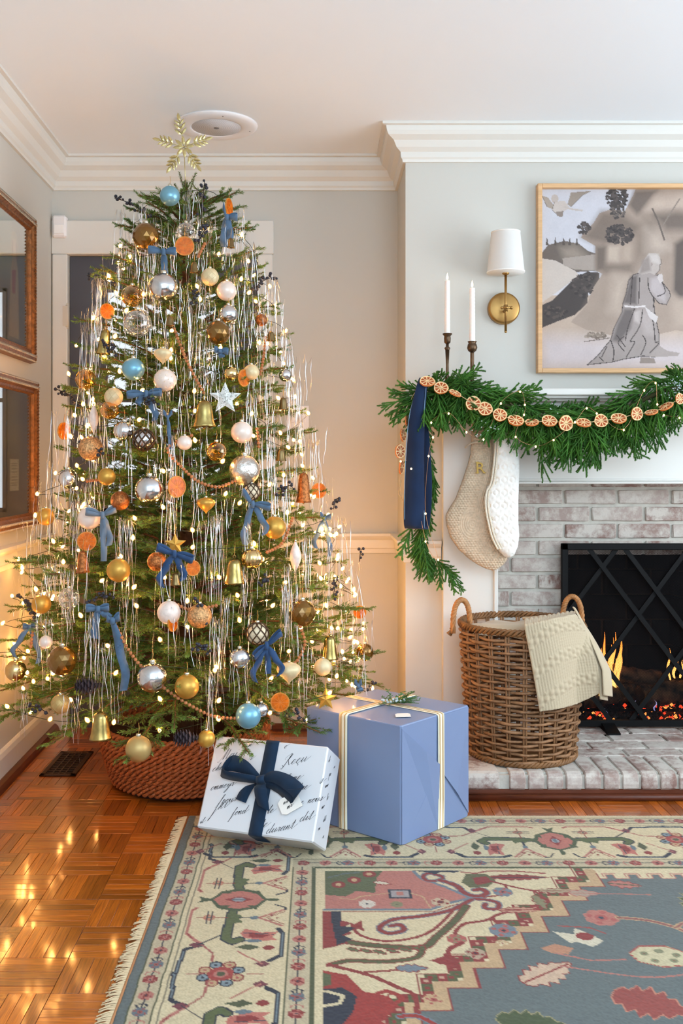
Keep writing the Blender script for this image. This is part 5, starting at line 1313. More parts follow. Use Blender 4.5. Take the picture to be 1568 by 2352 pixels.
for k in range(12):
    t = k/11
    for i in range(n):
        a = 2*PI*i/n; r = (RT-.014)*t; vs.append((BX+r*math.cos(a), BY+r*math.sin(a), B1-.014+.010*math.sin(a*2+1.0)*t+.008*math.sin(a*5+t*5)*t-.02*t**4))
fs = []
for k in range(11):
    for i in range(n): fs.append((k*n+i, (k+1)*n+i, (k+1)*n+(i+1) % n, k*n+(i+1) % n))
mb.add(vs, fs, 0, True); part('heaped_layers', mb, thr_m, thr)
for k in range(3):
    mb = MB(); pts = [Vector((BX+.02+.02*k, BY+.06-.0*k, B1-.002)), Vector((BX+.05+.02*k, BY+.02, B1+.004+.003*k)), Vector((BX+.07+.02*k, BY-.07, B1+.002)), Vector((BX+.085+.015*k, BY-.16, B1-.004))]
    mb.tube(catmull(pts, 6), .006, 8); part('ridge_fold', mb, thr_m, thr)
# ================================================================== woven collar basket under the tree
sg_m = mat('seagrass_braid', '#9a4f22', .6, var=.3, vscale=40, bump=.2, bscale=120)
TX, TY = (425-VX)*3.68/F, 3.69
tb = thing('tree_collar', 'low round woven rust-brown basket collar under the tree', 'basket', (TX, TY, 0))
nr = 13; tmesh = []
for s_ in range(2):
    mb = MB(); n = 400; pts = []
    for i in range(n):
        a = 2*PI*i/n; c = a*34+s_*PI; pts.append(((1+.022*math.cos(c))*math.cos(a), (1+.022*math.cos(c))*math.sin(a), .026*math.sin(c)))
    mb.tube(pts, .024, 5, closed=True); tmesh.append(mb.mesh('braid', sg_m))
for k in range(nr):
    t = k/(nr-1); z = .012+.0172*k; r = .262+.048*min(1, t*1.3)**.7-(0.022 if k == 0 else 0)
    rot = random.random()*6
    for s_ in range(2): link('braid', tmesh[s_], tb, (0, 0, z), (0, 0, rot), (r, r, r))
mb = MB(); mb.lathe([(.001,.004),(.25,.004),(.296,.19),(.29,.19),(.244,.010),(.001,.010)], 40, (TX, TY, 0)); part('lining', mb, mat('collar_lining', '#3a1c0e', .8), tb)
# ================================================================== evergreen foliage
ndl = []
for nm, c, c2 in (('spruce_needle', '#4a6a2a', '#7a9440'), ('spruce_needle_dark', '#3a5f2c', '#62853c')):
    ndl.append(mat(nm, c, .5, col2=c2, vscale=18, trl=.25))
bark = mat('brown_twig', '#6b4426', .8)
def needles(mb, p0, p1, rg, L=.014, w=.0016, step=.0024, k=3, flat=.6, m=0, tip=True, lean=.9):
    d = (p1-p0); n = max(2, int(d.length/step)); u = d.normalized(); a = u.orthogonal().normalized(); b = u.cross(a)
    for i in range(n):
        t = i/n; q = p0+d*t
        for j in range(k):
            c = rg.uniform(0, 2*PI); s_ = (a*math.cos(c)+b*math.sin(c)); s_.z *= flat
            l = L*rg.uniform(.75, 1.15)*(1-.45*max(0, t-.75)*4*.6); e = (s_.normalized()+u*lean).normalized()*l
            ww = e.cross(u); ww = ww.normalized()*w*.5 if ww.length > 1e-9 else a*w*.5
            mb.add([q, q+e*.45+ww, q+e, q+e*.45-ww], [(0,1,2,3)], m)
def branch_mesh(L, rg, twig=1.0):
    mb = MB(); N = 7; pts = []
    for i in range(N+1):
        t = i/N; pts.append(Vector((L*t, rg.uniform(-.006, .006), .06*L*math.sin(PI*t)-.10*L*t*t+.06*L*t**4)))
    def at(t):
        f_ = t*N; i = min(int(f_), N-1); return pts[i].lerp(pts[i+1], f_-i)
    mb.tube(pts, [.0042*(1-.7*i/N)+.0008 for i in range(N+1)], 5, m=1)
    def spray(p0, d, l):
        seg = 3; q = p0
        for s_ in range(seg):
            d = (d+Vector((0, 0, rg.uniform(-.10, .04)))).normalized(); q1 = q+d*l/seg; mb.tube([q, q1], .0011, 3, m=1, caps=False); needles(mb, q, q1, rg, .0140, .0025, .0028, 3); q = q1
        return q
    for i in range(int(N*.3), N):
        needles(mb, pts[i], pts[i+1], rg, .015, .0025, .0028, 3)
    needles(mb, pts[N], pts[N]+Vector((.02,0,.002)), rg, .012, .0018, .002, 4)
    t = .22; side = 1
    while t < .96:
        l = (.05+.30*L*(1-t))*rg.uniform(.8, 1.15)*twig; ang = rg.uniform(.65, 1.0)*side; p = at(t)
        d = Vector((math.cos(ang), math.sin(ang), rg.uniform(-.25, .25))).normalized(); spray(p, d, l)
        if l > .07:
            for f_ in (.35, .65):
                d2 = Vector((math.cos(ang+side*.6*rg.choice((-1, 1))), math.sin(ang+side*.6*rg.choice((-1, 1))), rg.uniform(-.25, .2))).normalized(); spray(p+d*l*f_, d2, l*.45)
        side = -side; t += .034/L*rg.uniform(.8, 1.2)
    return mb.mesh('branch', [rg.choice(ndl), bark])
rgb = random.Random(99)
LEN = [.16, .25, .36, .48, .60]
VAR = {l: [branch_mesh(l, rgb) for _ in range(3)] for l in LEN}
AX, AY, TTOP = (425-VX)*3.68/F, 3.69, 2.25
PR = [(.20,.66),(.30,.745),(.42,.745),(.55,.72),(.66,.69),(.83,.63),(.98,.585),(1.22,.51),(1.47,.455),(1.70,.40),(1.90,.345),(2.05,.27),(2.15,.215),(2.22,.17),(2.30,.05)]
def RZ(z):
    for (z0, r0), (z1, r1) in zip(PR, PR[1:]):
        if z <= z1: return r0+(r1-r0)*max(0, (z-z0)/(z1-z0))
    return .03
tree = thing('christmas_tree', 'tall lit evergreen tree covered in ornaments and silver tinsel in the corner', 'tree', (AX, AY, 0))
mb = MB(); mb.tube([(AX, AY, .01), (AX+.004, AY, .8), (AX-.004, AY, 1.6), (AX, AY, 2.28)], [.032, .026, .015, .003], 10); part('trunk', mb, mat('trunk_bark', '#4a2f1c', .9, var=.3, vscale=30, bump=1, bscale=40), tree)
def limit(az, z, L):
    """keep the tip clear of the walls"""
    c, s_ = math.cos(az), math.sin(az); m_ = L
    if s_ > 0: m_ = min(m_, (DB-.05-AY)/max(s_, .01))
    if c < 0: m_ = min(m_, (AX-XL(AY)-.05)/max(-c, .01))
    return max(.12, m_)
nb = 0; z = .34; lay = 0
while z < 2.25 and nb < 290:
    R_ = RZ(z); n = int(5+R_*13.6); 
    for k in range(n):
        az = 2*PI*(k+.5*(lay % 2)+rgb.uniform(-.28, .28))/n+lay*.37
        front = -math.sin(az)
        L = limit(az, z, R_*rgb.uniform(.86, 1.06)); el = .10+.30*(z/2.2)+rgb.uniform(-.08, .10)
        if z < .5: el = -.02+rgb.uniform(-.10, .08)
        if nb >= 290: break
        ln = min(LEN, key=lambda q: abs(q-L)); s_ = L/ln
        st = Vector((AX, AY, z-math.sin(el)*L*.85))
        # short branches start away from the trunk so that the outline stays full
        link('branch', rgb.choice(VAR[ln]), tree, (0, 0, st.z+rgb.uniform(-.012, .012)), Euler((rgb.uniform(-.25, .25), -el, az), 'XYZ'), (s_, 1.05, 1.0)); nb += 1
    z += .068+.022*(1-z/2.3); lay += 1
print('branches', nb, 'top', z)
for az, z0_, L, el in ((PI*1.02,2.12,.20,.55),(-.08,2.12,.22,.55),(PI*.8,2.09,.19,.35),(PI*1.3,2.10,.16,.5),(PI*1.7,2.10,.16,.5),(PI*1.12,2.03,.26,.25),(-.2,2.03,.27,.25),(.6,2.08,.16,.5)):
    ln = min(LEN, key=lambda q: abs(q-L)); link('branch', rgb.choice(VAR[ln]), tree, (0, 0, z0_), Euler((0, -el, az), 'XYZ'), (L/ln, 1.05, 1.0))
# crown leader
mb = MB()
for k in range(9):
    a = k*2.4; d = Vector((math.cos(a)*.5, math.sin(a)*.5, .9)).normalized(); p0 = Vector((AX, AY, 2.14+.012*k)); p1 = p0+d*.085; mb.tube([p0, p1], .0012, 3, m=1); needles(mb, p0, p1, rgb, .013, .002, .0028, 4)
mb.tube([(AX, AY, 2.1), (AX+.006, AY, 2.27)], .0025, 5, m=1); needles(mb, Vector((AX, AY, 2.08)), Vector((AX+.006, AY, 2.275)), rgb, .014, .002, .0025, 5)
part('leader', mb, [ndl[0], bark], tree)
# surface of the crown ------------------------------------------------------------------
def crown(x, y, off=0.0, k=.93):
    """the point where the sight line through photo position (x, y) meets the front of the crown"""
    d = 3.3
    for _ in range(30):
        p = P(x, y, d); r = RZ(max(.2, p.z))*k; dx = p.x-AX; dn = AY-math.sqrt(max(r*r-dx*dx, (.12*r)**2))
        d = d*.6+dn*.4
    return P(x, y, d-off)
# ---- fairy lights: wound to and fro over the crown, one set of strings
bulb_on = bpy.data.materials.new('warm_bulb'); bulb_on.use_nodes = True; nt = bulb_on.node_tree; nt.nodes.remove(nt.nodes['Principled BSDF'])
e = nt.nodes.new('ShaderNodeEmission'); e.inputs[0].default_value = (1.0, .44, .11, 1); e.inputs[1].default_value = BULB; nt.links.new(e.outputs[0], nt.nodes['Material Output'].inputs[0])
halo_m = bpy.data.materials.new('bulb_halo_shell'); halo_m.use_nodes = True; nt = halo_m.node_tree; N = nt.nodes; L_ = nt.links; N.remove(N['Principled BSDF'])  # halo of glow round each bulb, added as a faintly emitting shell
e = N.new('ShaderNodeEmission'); e.inputs[0].default_value = (1, .50, .12, 1); e.inputs[1].default_value = 3.2; t_ = N.new('ShaderNodeBsdfTransparent'); mx = N.new('ShaderNodeMixShader'); lw = N.new('ShaderNodeLayerWeight'); lw.inputs[0].default_value = .5
pw = N.new('ShaderNodeMath'); pw.operation = 'MULTIPLY_ADD'; pw.inputs[1].default_value = .75; pw.inputs[2].default_value = .25; pw.use_clamp = True; L_.new(lw.outputs['Facing'], pw.inputs[0]); L_.new(pw.outputs[0], mx.inputs[0]); L_.new(e.outputs[0], mx.inputs[1]); L_.new(t_.outputs[0], mx.inputs[2]); L_.new(mx.outputs[0], N['Material Output'].inputs[0])
sl_ = thing('string_lights', 'warm white mini lights on green wire wound all over the tree', 'lights', (AX, AY, 0))
bm_ = MB(); bm_.lathe([(.0004,-.0075),(.0042,-.004),(.0052,0),(.0040,.004),(.0012,.0085)], 7); bm_.lathe([(.0004,-.0105),(.0062,-.0065),(.0082,0),(.0060,.0065),(.0020,.0115),(.0004,.0125)], 9, m=1); bme = bm_.mesh('bulb', [bulb_on, halo_m])
pth = []; rl = random.Random(4); z = .36; dirn = 1; rowz = []
NB = 300; zs = []
while z < 2.2: zs.append(z); z += .083
NB = 232
tot = sum(RZ(v)*3.9 for v in zs); stepb = tot/NB; cnt = 0
for zi, z0 in enumerate(zs):
    span = 3.9; r0 = RZ(z0); nseg = max(3, int(r0*span/stepb)); ang0 = PI*1.5-span/2; seq = range(nseg+1) if zi % 2 == 0 else range(nseg, -1, -1)
    for i in seq:
        a = ang0+span*i/nseg; zz = z0+.03*math.sin(i*1.7+zi)+rl.uniform(-.025, .025); rr = RZ(zz)*rl.uniform(.74, 1.0)
        x, y = AX+rr*math.cos(a), AY+rr*math.sin(a); x = max(x, XL(y)+.03); y = min(y, DB-.06)
        pth.append(Vector((x, y, zz)))
        if cnt < NB: link('bulb', bme, sl_, (x-AX, y-AY, zz+.004), (rl.uniform(-.8, .8), rl.uniform(-.8, .8), 0)); cnt += 1
front_n = len(pth)
for k in range(68):        # the strings also pass round the back of the tree, near the walls
    a = -.35+(PI*.95)*((k % 17+.5)/17)**1.25; zz = .36+.17*(k//17)*1.15+rl.uniform(-.05, .05); rr = RZ(zz)*rl.uniform(.85, 1.0)
    x, y = AX+rr*math.cos(a), AY+rr*math.sin(a); x = max(x, XL(y)+.05); y = min(y, DB-.09)
    pth.append(Vector((x, y, zz))); link('bulb', bme, sl_, (x-AX, y-AY, zz+.004), (rl.uniform(-.8, .8), rl.uniform(-.8, .8), 0))
for seg_ in [pth[:front_n]]+[pth[front_n+17*i:front_n+17*(i+1)] for i in range(4)]:
    mb = MB(); mb.tube(catmull(seg_, 3), .0011, 4, caps=False); part('wire', mb, mat('green_wire', '#1d2a17', .6), sl_)
# ---- tinsel
tin = mat('silver_tinsel', (.80, .80, .83), .34, 1.0)
mb = MB(); rt = random.Random(8)
def bunch(c, n, L, spread=.02, drift=0):
    for k in range(n):
        p = c+Vector((rt.gauss(0, spread), rt.gauss(0, spread*.8), rt.uniform(-.012, .012))); l = L*rt.uniform(.45, 1.1); seg = 5
        ang = rt.uniform(0, PI); wv = Vector((math.cos(ang), math.sin(ang), 0)); pts = []; x, y = p.x, p.y; dx = rt.gauss(drift, .02)
        vs = []; hw = rt.uniform(.00035, .0008); tw = rt.uniform(-1.4, 1.4)
        for i in range(seg+1):
            t = i/seg; q = Vector((x+dx*l*t*3+.0022*math.sin(i*2.1+k), y+.002*math.sin(i*1.7+k), p.z-l*t)); a2 = ang+tw*t; w2 = Vector((math.cos(a2), math.sin(a2), rt.uniform(-.15, .15)))*hw; vs += [q-w2, q+w2]
        q0 = p+Vector((rt.uniform(-.012, .012), rt.uniform(.01, .02), -rt.uniform(.005, .04))); vs = [q0-wv*hw, q0+wv*hw]+vs
        mb.add(vs, [(2*i, 2*i+1, 2*i+3, 2*i+2) for i in range(seg+1)], 0, True)
for k in range(190):
    z = .48+1.72*rt.random()**.80; a = PI*1.5+rt.uniform(-1.9, 1.9); r = RZ(z)*rt.uniform(.72, 1.02)
    x, y = AX+r*math.cos(a), AY+r*math.sin(a); x = max(x, XL(y)+.035); y = min(y, DB-.07)
    bunch(Vector((x, y, z)), rt.randint(3, 9), rt.uniform(.10, .26))
# the heavier curtains the photograph shows: (x, y, strands, length in m, spread)
for x, y, n, L, sp in ((275,480,16,.24,.012),(340,470,8,.20,.02),(445,440,20,.28,.022),(470,500,20,.22,.018),(545,480,18,.34,.014),(575,560,20,.34,.02),(225,640,34,.32,.012),(620,640,30,.30,.018),(350,560,14,.30,.02),(540,640,26,.34,.02),(445,700,30,.30,.016),
    (330,640,18,.34,.015),(205,750,22,.30,.02),(655,760,26,.28,.018),(660,800,20,.30,.02),(190,850,22,.26,.02),(600,850,20,.30,.02),(680,870,26,.30,.018),(365,900,26,.24,.016),(470,860,18,.28,.02),(575,900,22,.30,.014),(150,940,26,.30,.018),(225,930,24,.26,.02),(690,960,28,.28,.018),
    (300,960,14,.26,.02),(400,1000,26,.34,.014),(720,1010,26,.30,.015),(610,1000,24,.34,.02),(115,1060,16,.28,.012),(160,1090,22,.28,.018),(180,1150,24,.30,.02),(90,1110,16,.26,.01),(645,1080,30,.30,.02),(740,1100,22,.28,.02),(290,1190,44,.28,.018),(385,1130,20,.30,.012),
    (500,1180,34,.32,.022),(470,1200,30,.26,.018),(570,1010,18,.24,.02),(700,1230,36,.30,.018),(780,1190,34,.30,.014),(750,1260,30,.28,.02),(660,1300,30,.32,.014),(120,1280,22,.24,.02),(160,1310,34,.24,.02),(810,1290,20,.30,.016),(830,1400,20,.22,.02),(570,1200,14,.30,.014),
    (300,1370,22,.26,.02),(225,1410,26,.28,.018),(500,1420,20,.30,.018),(520,1370,16,.26,.014),(660,1340,32,.26,.012),(485,1540,26,.26,.012),(780,1430,26,.24,.02),(830,1500,16,.18,.014),(230,1480,20,.24,.02),(560,1510,26,.16,.024),(110,1420,20,.22,.02),(420,1400,14,.22,.018),(60,1590,12,.16,.02),(170,1600,14,.20,.02),(700,1480,14,.24,.016),(380,1290,18,.3,.02)):
    bunch(crown(x, y, .015, .98), int(n*.62), L, sp)
tag(part('icicle_tinsel', mb, tin, None, 'stuff'), 'silver icicle tinsel hanging in strands from the tree branches', 'tinsel')
# ================================================================== ornaments
OM = {
 'blue': mat('satin_blue_ball', '#76a9bf', .3, .45), 'cream': mat('cream_satin', '#d8c49a', .42, .15, var=.06, vscale=60), 'gold': mat('gold_glass', '#c29440', .36, .5, var=.12, vscale=30),
 'beige': mat('matte_champagne', '#b79a62', .45, .5), 'pearl': mat('pearl_glass', '#e6d3c6', .3, .1, coat=.5), 'white': mat('white_finial', '#e2d2c8', .45, .1, var=.08, vscale=80, bump=.3, bscale=150),
 'amber': mat('brown_gold_facet', '#7b561a', .22, .7, coat=.6), 'mercury': mat('mercury_glass', '#c9c9cc', .16, 1, var=.25, vscale=16, bump=.15, bscale=60), 'silver': mat('crackled_silver_leaf', '#d8d3cc', .3, 1, var=.12, vscale=70, bump=.8, bscale=110),
 'champ': mat('champagne_glass', '#cdb37e', .18, 1, var=.25, vscale=22), 'brass': mat('antique_brass', '#a8935a', .26, 1, var=.22, vscale=40), 'smallbell': mat('dull_brass_bell', '#7d6845', .35, 1),
 'glitter': mat('glitter_gold', '#c99c6c', .35, .8, var=.4, vscale=160, bump=1, bscale=220), 'clear': clearish('clear_ornament_glass', (.96,.93,.9), .45, .04), 'amberclear': clearish('amber_ornament_glass', (.95,.62,.18), .4, .05, (1,.85,.6)),
 'lattice': mat('bronze_lattice', '#55402f', .4, .7), 'core': mat('ivory_core', '#d9c7a8', .5, .2), 'cap': mat('ornament_cap_metal', '#cfcab8', .25, 1), 'copper': mat('copper_glitter', '#a4663a', .3, .9, var=.4, vscale=120, bump=.8, bscale=200),
 'star': mat('white_paper_star', '#d9dcd8', .7), 'stardot': mat('silver_hole', '#77776d', .5), 'goldstar': mat('gold_paper_star', '#c0913c', .45, .5), 'line': mat('ornament_seam', '#8d7a52', .5, .3)}
rind = mat('orange_rind', '#e09a40', .5, trl=.3, var=.15, vscale=60); flesh = mat('orange_flesh', '#f88606', .35, trl=.5, var=.25, vscale=70, coat=.4); pith = mat('orange_pith', '#f09a3c', .6, trl=.3)
d_flesh = mat('dried_orange_flesh', '#b2501c', .6, var=.4, vscale=90, trl=.2); d_pith = mat('dried_orange_pith', '#e8c693', .75); d_rind = mat('dried_orange_rind', '#c9743a', .7)
rib = mat('dusty_blue_velvet', '#4c6681', .85, sheen=.08, var=.1, vscale=40); twine = mat('gold_thread', '#c9a25c', .4, .5); berry_m = mat('blue_black_berry', '#22232f', .45); stem_m = mat('dark_stem', '#2b211c', .8)
FC = Vector((0, 0, EYE))
def basis(c, yaw=0, tilt=0):
    """local frame facing the room: x right, y towards the room, z up"""
    v = Vector((-c.x, -c.y, 0)).normalized(); m = Matrix.Rotation(yaw, 3, 'Z'); f_ = (m @ v).normalized(); x_ = f_.cross(Vector((0,0,1))).normalized()*-1
    if x_.x < 0: pass
    z_ = Vector((0,0,1)); r = Matrix.Rotation(tilt, 3, f_); return r @ x_, f_, r @ z_
def capnhook(o, c, r, top, hang=.03):
    mb = MB(); z = top; mb.lathe([(r*.17,z-.003),(r*.2,z-.001),(r*.2,z+r*.14),(r*.16,z+r*.2),(.0005,z+r*.22)], 12, c); part('cap', mb, OM['cap'], o)
    mb = MB(); t = z+r*.2; mb.tube([c+Vector((0,0,t)), c+Vector((.002,.001,t+hang*.5)), c+Vector((-.001,.008,t+hang))], .0008, 4); part('hanger', mb, twine, o)
def orn(kind, x, y, r, label, m='cream', grp=None, off=.02, ry=None, yaw=0, tilt=0, cat='ornament', nm=None):
    c = crown(x, y, off); s = c.y/F; R_ = r*s; c = P(x, y, c.y)
    name = nm or {'ball':'ornament_ball','facet':'faceted_ornament','onion':'onion_ornament','finial':'finial_ornament','bell':'bell_ornament','slice':'orange_slice_ornament','star':'star_ornament','lattice':'lattice_ornament','pumpkin':'ribbed_ornament','cone':'pinecone','diamond':'cut_glass_ornament','dots':'beaded_ornament','quilt':'quilted_ornament'}[kind]
    o = thing(name, label, cat, c, grp); M_ = OM.get(m)
    X_, Y_, Z_ = basis(c, yaw, tilt)
    if kind in ('ball', 'dots', 'quilt'):
        mb = MB(); mb.ball(c, R_, 32, 20); part('globe', mb, M_, o); capnhook(o, c, R_, R_*.985)
        if kind == 'dots':
            mb = MB()
            for k in range(70):
                t = k+.5; ph = math.acos(1-2*t/70); th = PI*(1+5**.5)*t; mb.octa(c+Vector((math.sin(ph)*math.cos(th), math.sin(ph)*math.sin(th), math.cos(ph)))*R_, R_*.05)
            part('beads', mb, mat('gold_bead', '#f3ddba', .3, .3), o, 'stuff')
        if kind == 'quilt':
            mb = MB()
            for sg in (-1, 1):
                for k in range(8):
                    pts = []
                    for i in range(17):
                        t = -.42*PI+.84*PI*i/16; a = k*PI/4+sg*t*.9; pts.append(c+Vector((math.cos(t)*math.cos(a), math.cos(t)*math.sin(a), math.sin(t)))*R_*1.003)
                    mb.tube(pts, R_*.022, 4)
            part('raised_lines', mb, M_, o, 'stuff')
        if m in ('clear', 'amberclear') :
            mb = MB(); rr = random.Random(int(x))
            for k in range(60):
                d_ = Vector((rr.gauss(0,1), rr.gauss(0,1), rr.gauss(0,1)-.6)); d_ = d_.normalized()*R_*rr.uniform(.2,.85); mb.octa(c+d_, R_*.035)
            part('foil_flakes', mb, OM['champ'], o, 'stuff')
    elif kind == 'facet':
        mb = MB(); n, k_ = 14, 9; pr = []
        vs = [c+Vector((0,0,R_))]; fs = []
        for j in range(1, k_):
            ph = PI*j/k_
            for i in range(n): a = 2*PI*(i+.5*(j % 2))/n; vs.append(c+Vector((math.sin(ph)*math.cos(a), math.sin(ph)*math.sin(a), math.cos(ph)))*R_)
        vs.append(c-Vector((0,0,R_))); L_ = len(vs)-1
        def id_(j, i): return 1+(j-1)*n+i % n
        for i in range(n): fs.append((0, id_(1,i), id_(1,i+1))); fs.append((L_, id_(k_-1,i+1), id_(k_-1,i)))
        for j in range(1, k_-1):
            for i in range(n):
                if j % 2: fs += [(id_(j,i), id_(j+1,i+1), id_(j,i+1)), (id_(j,i), id_(j+1,i), id_(j+1,i+1))]
                else: fs += [(id_(j,i), id_(j+1,i), id_(j,i+1)), (id_(j,i+1), id_(j+1,i), id_(j+1,i+1))]
        mb.add(vs, fs); part('globe', mb, M_, o); capnhook(o, c, R_, R_*.98)
    elif kind == 'onion':
        mb = MB(); mb.lathe([(.0004,-R_*1.1),(R_*.06,-R_*.98),(R_*.2,-R_*.8),(R_*.62,-R_*.45),(R_*.93,-R_*.05),(R_,R_*.2),(R_*.92,R_*.42),(R_*.6,R_*.62),(R_*.22,R_*.72),(R_*.12,R_*.76)], 32, c, wob=lambda a, z: 1+.018*math.cos(12*a)); part('globe', mb, M_, o); capnhook(o, c, R_*.8, R_*.74)
    elif kind == 'finial':
        H_ = (ry or r*3)*s; mb = MB(); pr = [(max(.0004, R_*math.sin(PI*i/16)**1.15), -H_+2*H_*i/16) for i in range(17)]; mb.lathe(pr, 14, c, wob=lambda a, z: 1+.07*math.cos(7*a+z*60)); part('globe', mb, M_, o); capnhook(o, c, R_*1.2, H_*.93)
    elif kind == 'pumpkin':
        mb = MB(); pr = [(max(.0004, R_*math.sin(PI*i/14)), -R_*.92*math.cos(PI*i/14)) for i in range(15)]; mb.lathe(pr, 72, c, wob=lambda a, z: .93+.07*abs(math.cos(6*a))); part('globe', mb, M_, o)
        capnhook(o, c, R_, R_*.9)
    elif kind == 'bell':
        H_ = (ry or r*1.25)*s; mb = MB()
        pr = [(R_*.02,H_),(R_*.28,H_*.98),(R_*.52,H_*.86),(R_*.64,H_*.6),(R_*.72,H_*.1),(R_*.82,-H_*.5),(R_*.93,-H_*.85),(R_*1.0,-H_),(R_*.96,-H_),(R_*.88,-H_*.84),(R_*.76,-H_*.45),(R_*.58,H_*.6),(R_*.3,H_*.84),(R_*.02,H_*.9)]
        mb.lathe(pr, 36, c); mb.v = [tuple(c+X_*(v[0]-c.x)+Y_*(v[1]-c.y)+Z_*(v[2]-c.z)) for v in mb.v]; part('bell_body', mb, M_, o)
        mb = MB(); mb.tube([c+Z_*(-H_*.2), c-Z_*H_*1.0], R_*.04, 6); mb.ball(c-Z_*H_*1.05, R_*.14, 10, 8); part('clapper', mb, OM['smallbell'], o)
        mb = MB(); mb.tube([c+Z_*H_*.97, c+Z_*(H_+R_*.25)+X_*R_*.13, c+Z_*(H_+R_*.42), c+Z_*(H_+R_*.25)-X_*R_*.13, c+Z_*H_*.97], R_*.045, 5); part('ring', mb, M_, o)
        mb = MB(); mb.tube([c+Z_*(H_+R_*.4), c+Vector((.002,.004,H_+R_*.4+.03))], .0009, 4); part('hanger', mb, twine, o)
    elif kind == 'slice':
        w_ = r*s; h_ = (ry or r)*s; th = .0035; squash = w_/h_; yw = math.acos(max(.12, min(1, squash))); X2 = Matrix.Rotation(yw, 3, 'Z') @ X_; Yn = X2.cross(Z_)*-1; Yn = Z_.cross(X2) if Z_.cross(X2).dot(Y_) > 0 else -Z_.cross(X2)
        def ring(r0, r1, hh, mt, nm_):
            mb = MB(); n = 40; vs = []
            for rr, yy in ((r0, -hh), (r1, -hh), (r1, hh), (r0, hh)):
                for i in range(n): a = 2*PI*i/n; vs.append(c+(X2*math.cos(a)+Z_*math.sin(a))*h_*rr+Yn*yy)
            fs = [(k*n+i, k*n+(i+1) % n, ((k+1) % 4)*n+(i+1) % n, ((k+1) % 4)*n+i) for k in range(4) for i in range(n)]; mb.add(vs, fs, 0, False); part(nm_, mb, mt, o)
        ring(.9, 1.0, th*.6, rind, 'rind'); ring(.02, .91, th*.30, pith, 'pith')
        mb = MB(); ns = 10
        for k in range(ns):
            a0, a1 = 2*PI*(k+.05)/ns, 2*PI*(k+.95)/ns; poly = [(.08, (a0+a1)/2)]+[(.88, a0+(a1-a0)*j/4) for j in range(5)]
            f_ = [c+(X2*math.cos(a)+Z_*math.sin(a))*h_*q+Yn*th*.48 for q, a in poly]; b_ = [c+(X2*math.cos(a)+Z_*math.sin(a))*h_*q-Yn*th*.48 for q, a in poly]; m_ = len(poly)
            mb = MB(); mb.add(f_+b_, [tuple(range(m_)), tuple(range(m_, 2*m_))[::-1]]+[(i, (i+1) % m_, m_+(i+1) % m_, m_+i) for i in range(m_)]); part('segment', mb, flesh, o)
        mb = MB(); mb.tube([c+Z_*h_*.93, c+Z_*h_*1.15, c+Z_*(h_+.03)+Vector((0,.006,0))], .0009, 4); part('hanger', mb, twine, o)
    elif kind == 'star':
        pts = []
        for k in range(10): a = PI/2+2*PI*k/10; q = R_*(1 if k % 2 == 0 else .45); pts.append(c+X_*q*math.cos(a)+Z_*q*math.sin(a))
        mb = MB(); dpt = R_*.16; mb.add(pts+[c+Y_*dpt, c-Y_*dpt], [(k, (k+1) % 10, 10) for k in range(10)]+[((k+1) % 10, k, 11) for k in range(10)]); part('star_body', mb, M_, o)
        if m == 'star':
            mb = MB(); rr = random.Random(2)
            for k in range(10):
                for j in range(14):
                    u, v = rr.random(), rr.random()
                    if u+v > 1: u, v = 1-u, 1-v
                    p = c+Y_*dpt+(pts[k]-c-Y_*dpt)*u+(pts[(k+1) % 10]-c-Y_*dpt)*v; mb.octa(p+Y_*.0004, .0013)
            part('punched_dots', mb, OM['stardot'], o, 'stuff')
        mb = MB(); mb.tube([pts[0], pts[0]+Vector((0,.004,.03))], .0009, 4); part('hanger', mb, twine, o)
    elif kind in ('lattice', 'diamond'):
        mb = MB(); mb.ball(c, R_*.95, 28, 16); part('globe', mb, OM['core'] if kind == 'lattice' else OM['mercury'], o); mb = MB(); nk = 8
        for sg in (-1, 1):
            for k in range(nk):
                pts = []
                for i in range(19):
                    t = -.46*PI+.92*PI*i/18; a = 2*PI*k/nk+sg*t*.8; pts.append(c+Vector((math.cos(t)*math.cos(a), math.cos(t)*math.sin(a), math.sin(t)))*R_)
                mb = MB(); mb.tube(pts, R_*(.075 if kind == 'diamond' else .055), 4); part('lattice_band', mb, OM['lattice'], o)
        capnhook(o, c, R_, R_*.97)
    elif kind == 'cone':
        mb = MB(); mb.tube([c-X_*R_*1.2, c+X_*R_*1.1], [R_*.3, R_*.2], 8); part('core', mb, stem_m, o); pm_c = mat('pinecone_scale', '#4b3f44', .6, var=.3, vscale=50); sc_me = None
        m0 = MB(); m0.add([(0,-.3,-.05),(0,.3,-.05),(.75,.42,.05),(1,0,.12),(.75,-.42,.05),(0,0,.22),(.7,0,.3)], [(0,4,6,5),(4,3,6),(3,2,6),(2,1,5,6),(0,5,1),(0,1,2,3,4)]); sc_me = m0.mesh('scale', pm_c)
        q_ = 0
        for j in range(9):
            t = -1.1+2.1*j/8; w_ = R_*(.95 if abs(t+.1) < .8 else .7)*math.sqrt(max(.15, 1-(t/1.35)**2))
            for i in range(7):
                a = 2*PI*(i+.5*(j % 2))/7; d_ = (Y_*math.cos(a)+Z_*math.sin(a)-X_*.35).normalized(); y_ = d_.cross(X_).normalized(); z_ = d_.cross(y_); mt = Matrix((d_*w_, y_*w_*.8, z_*w_*.6)).transposed().to_4x4(); mt.translation = X_*R_*t
                ob = link('scale', sc_me, o); ob.matrix_local = mt
    return o
O_ = orn
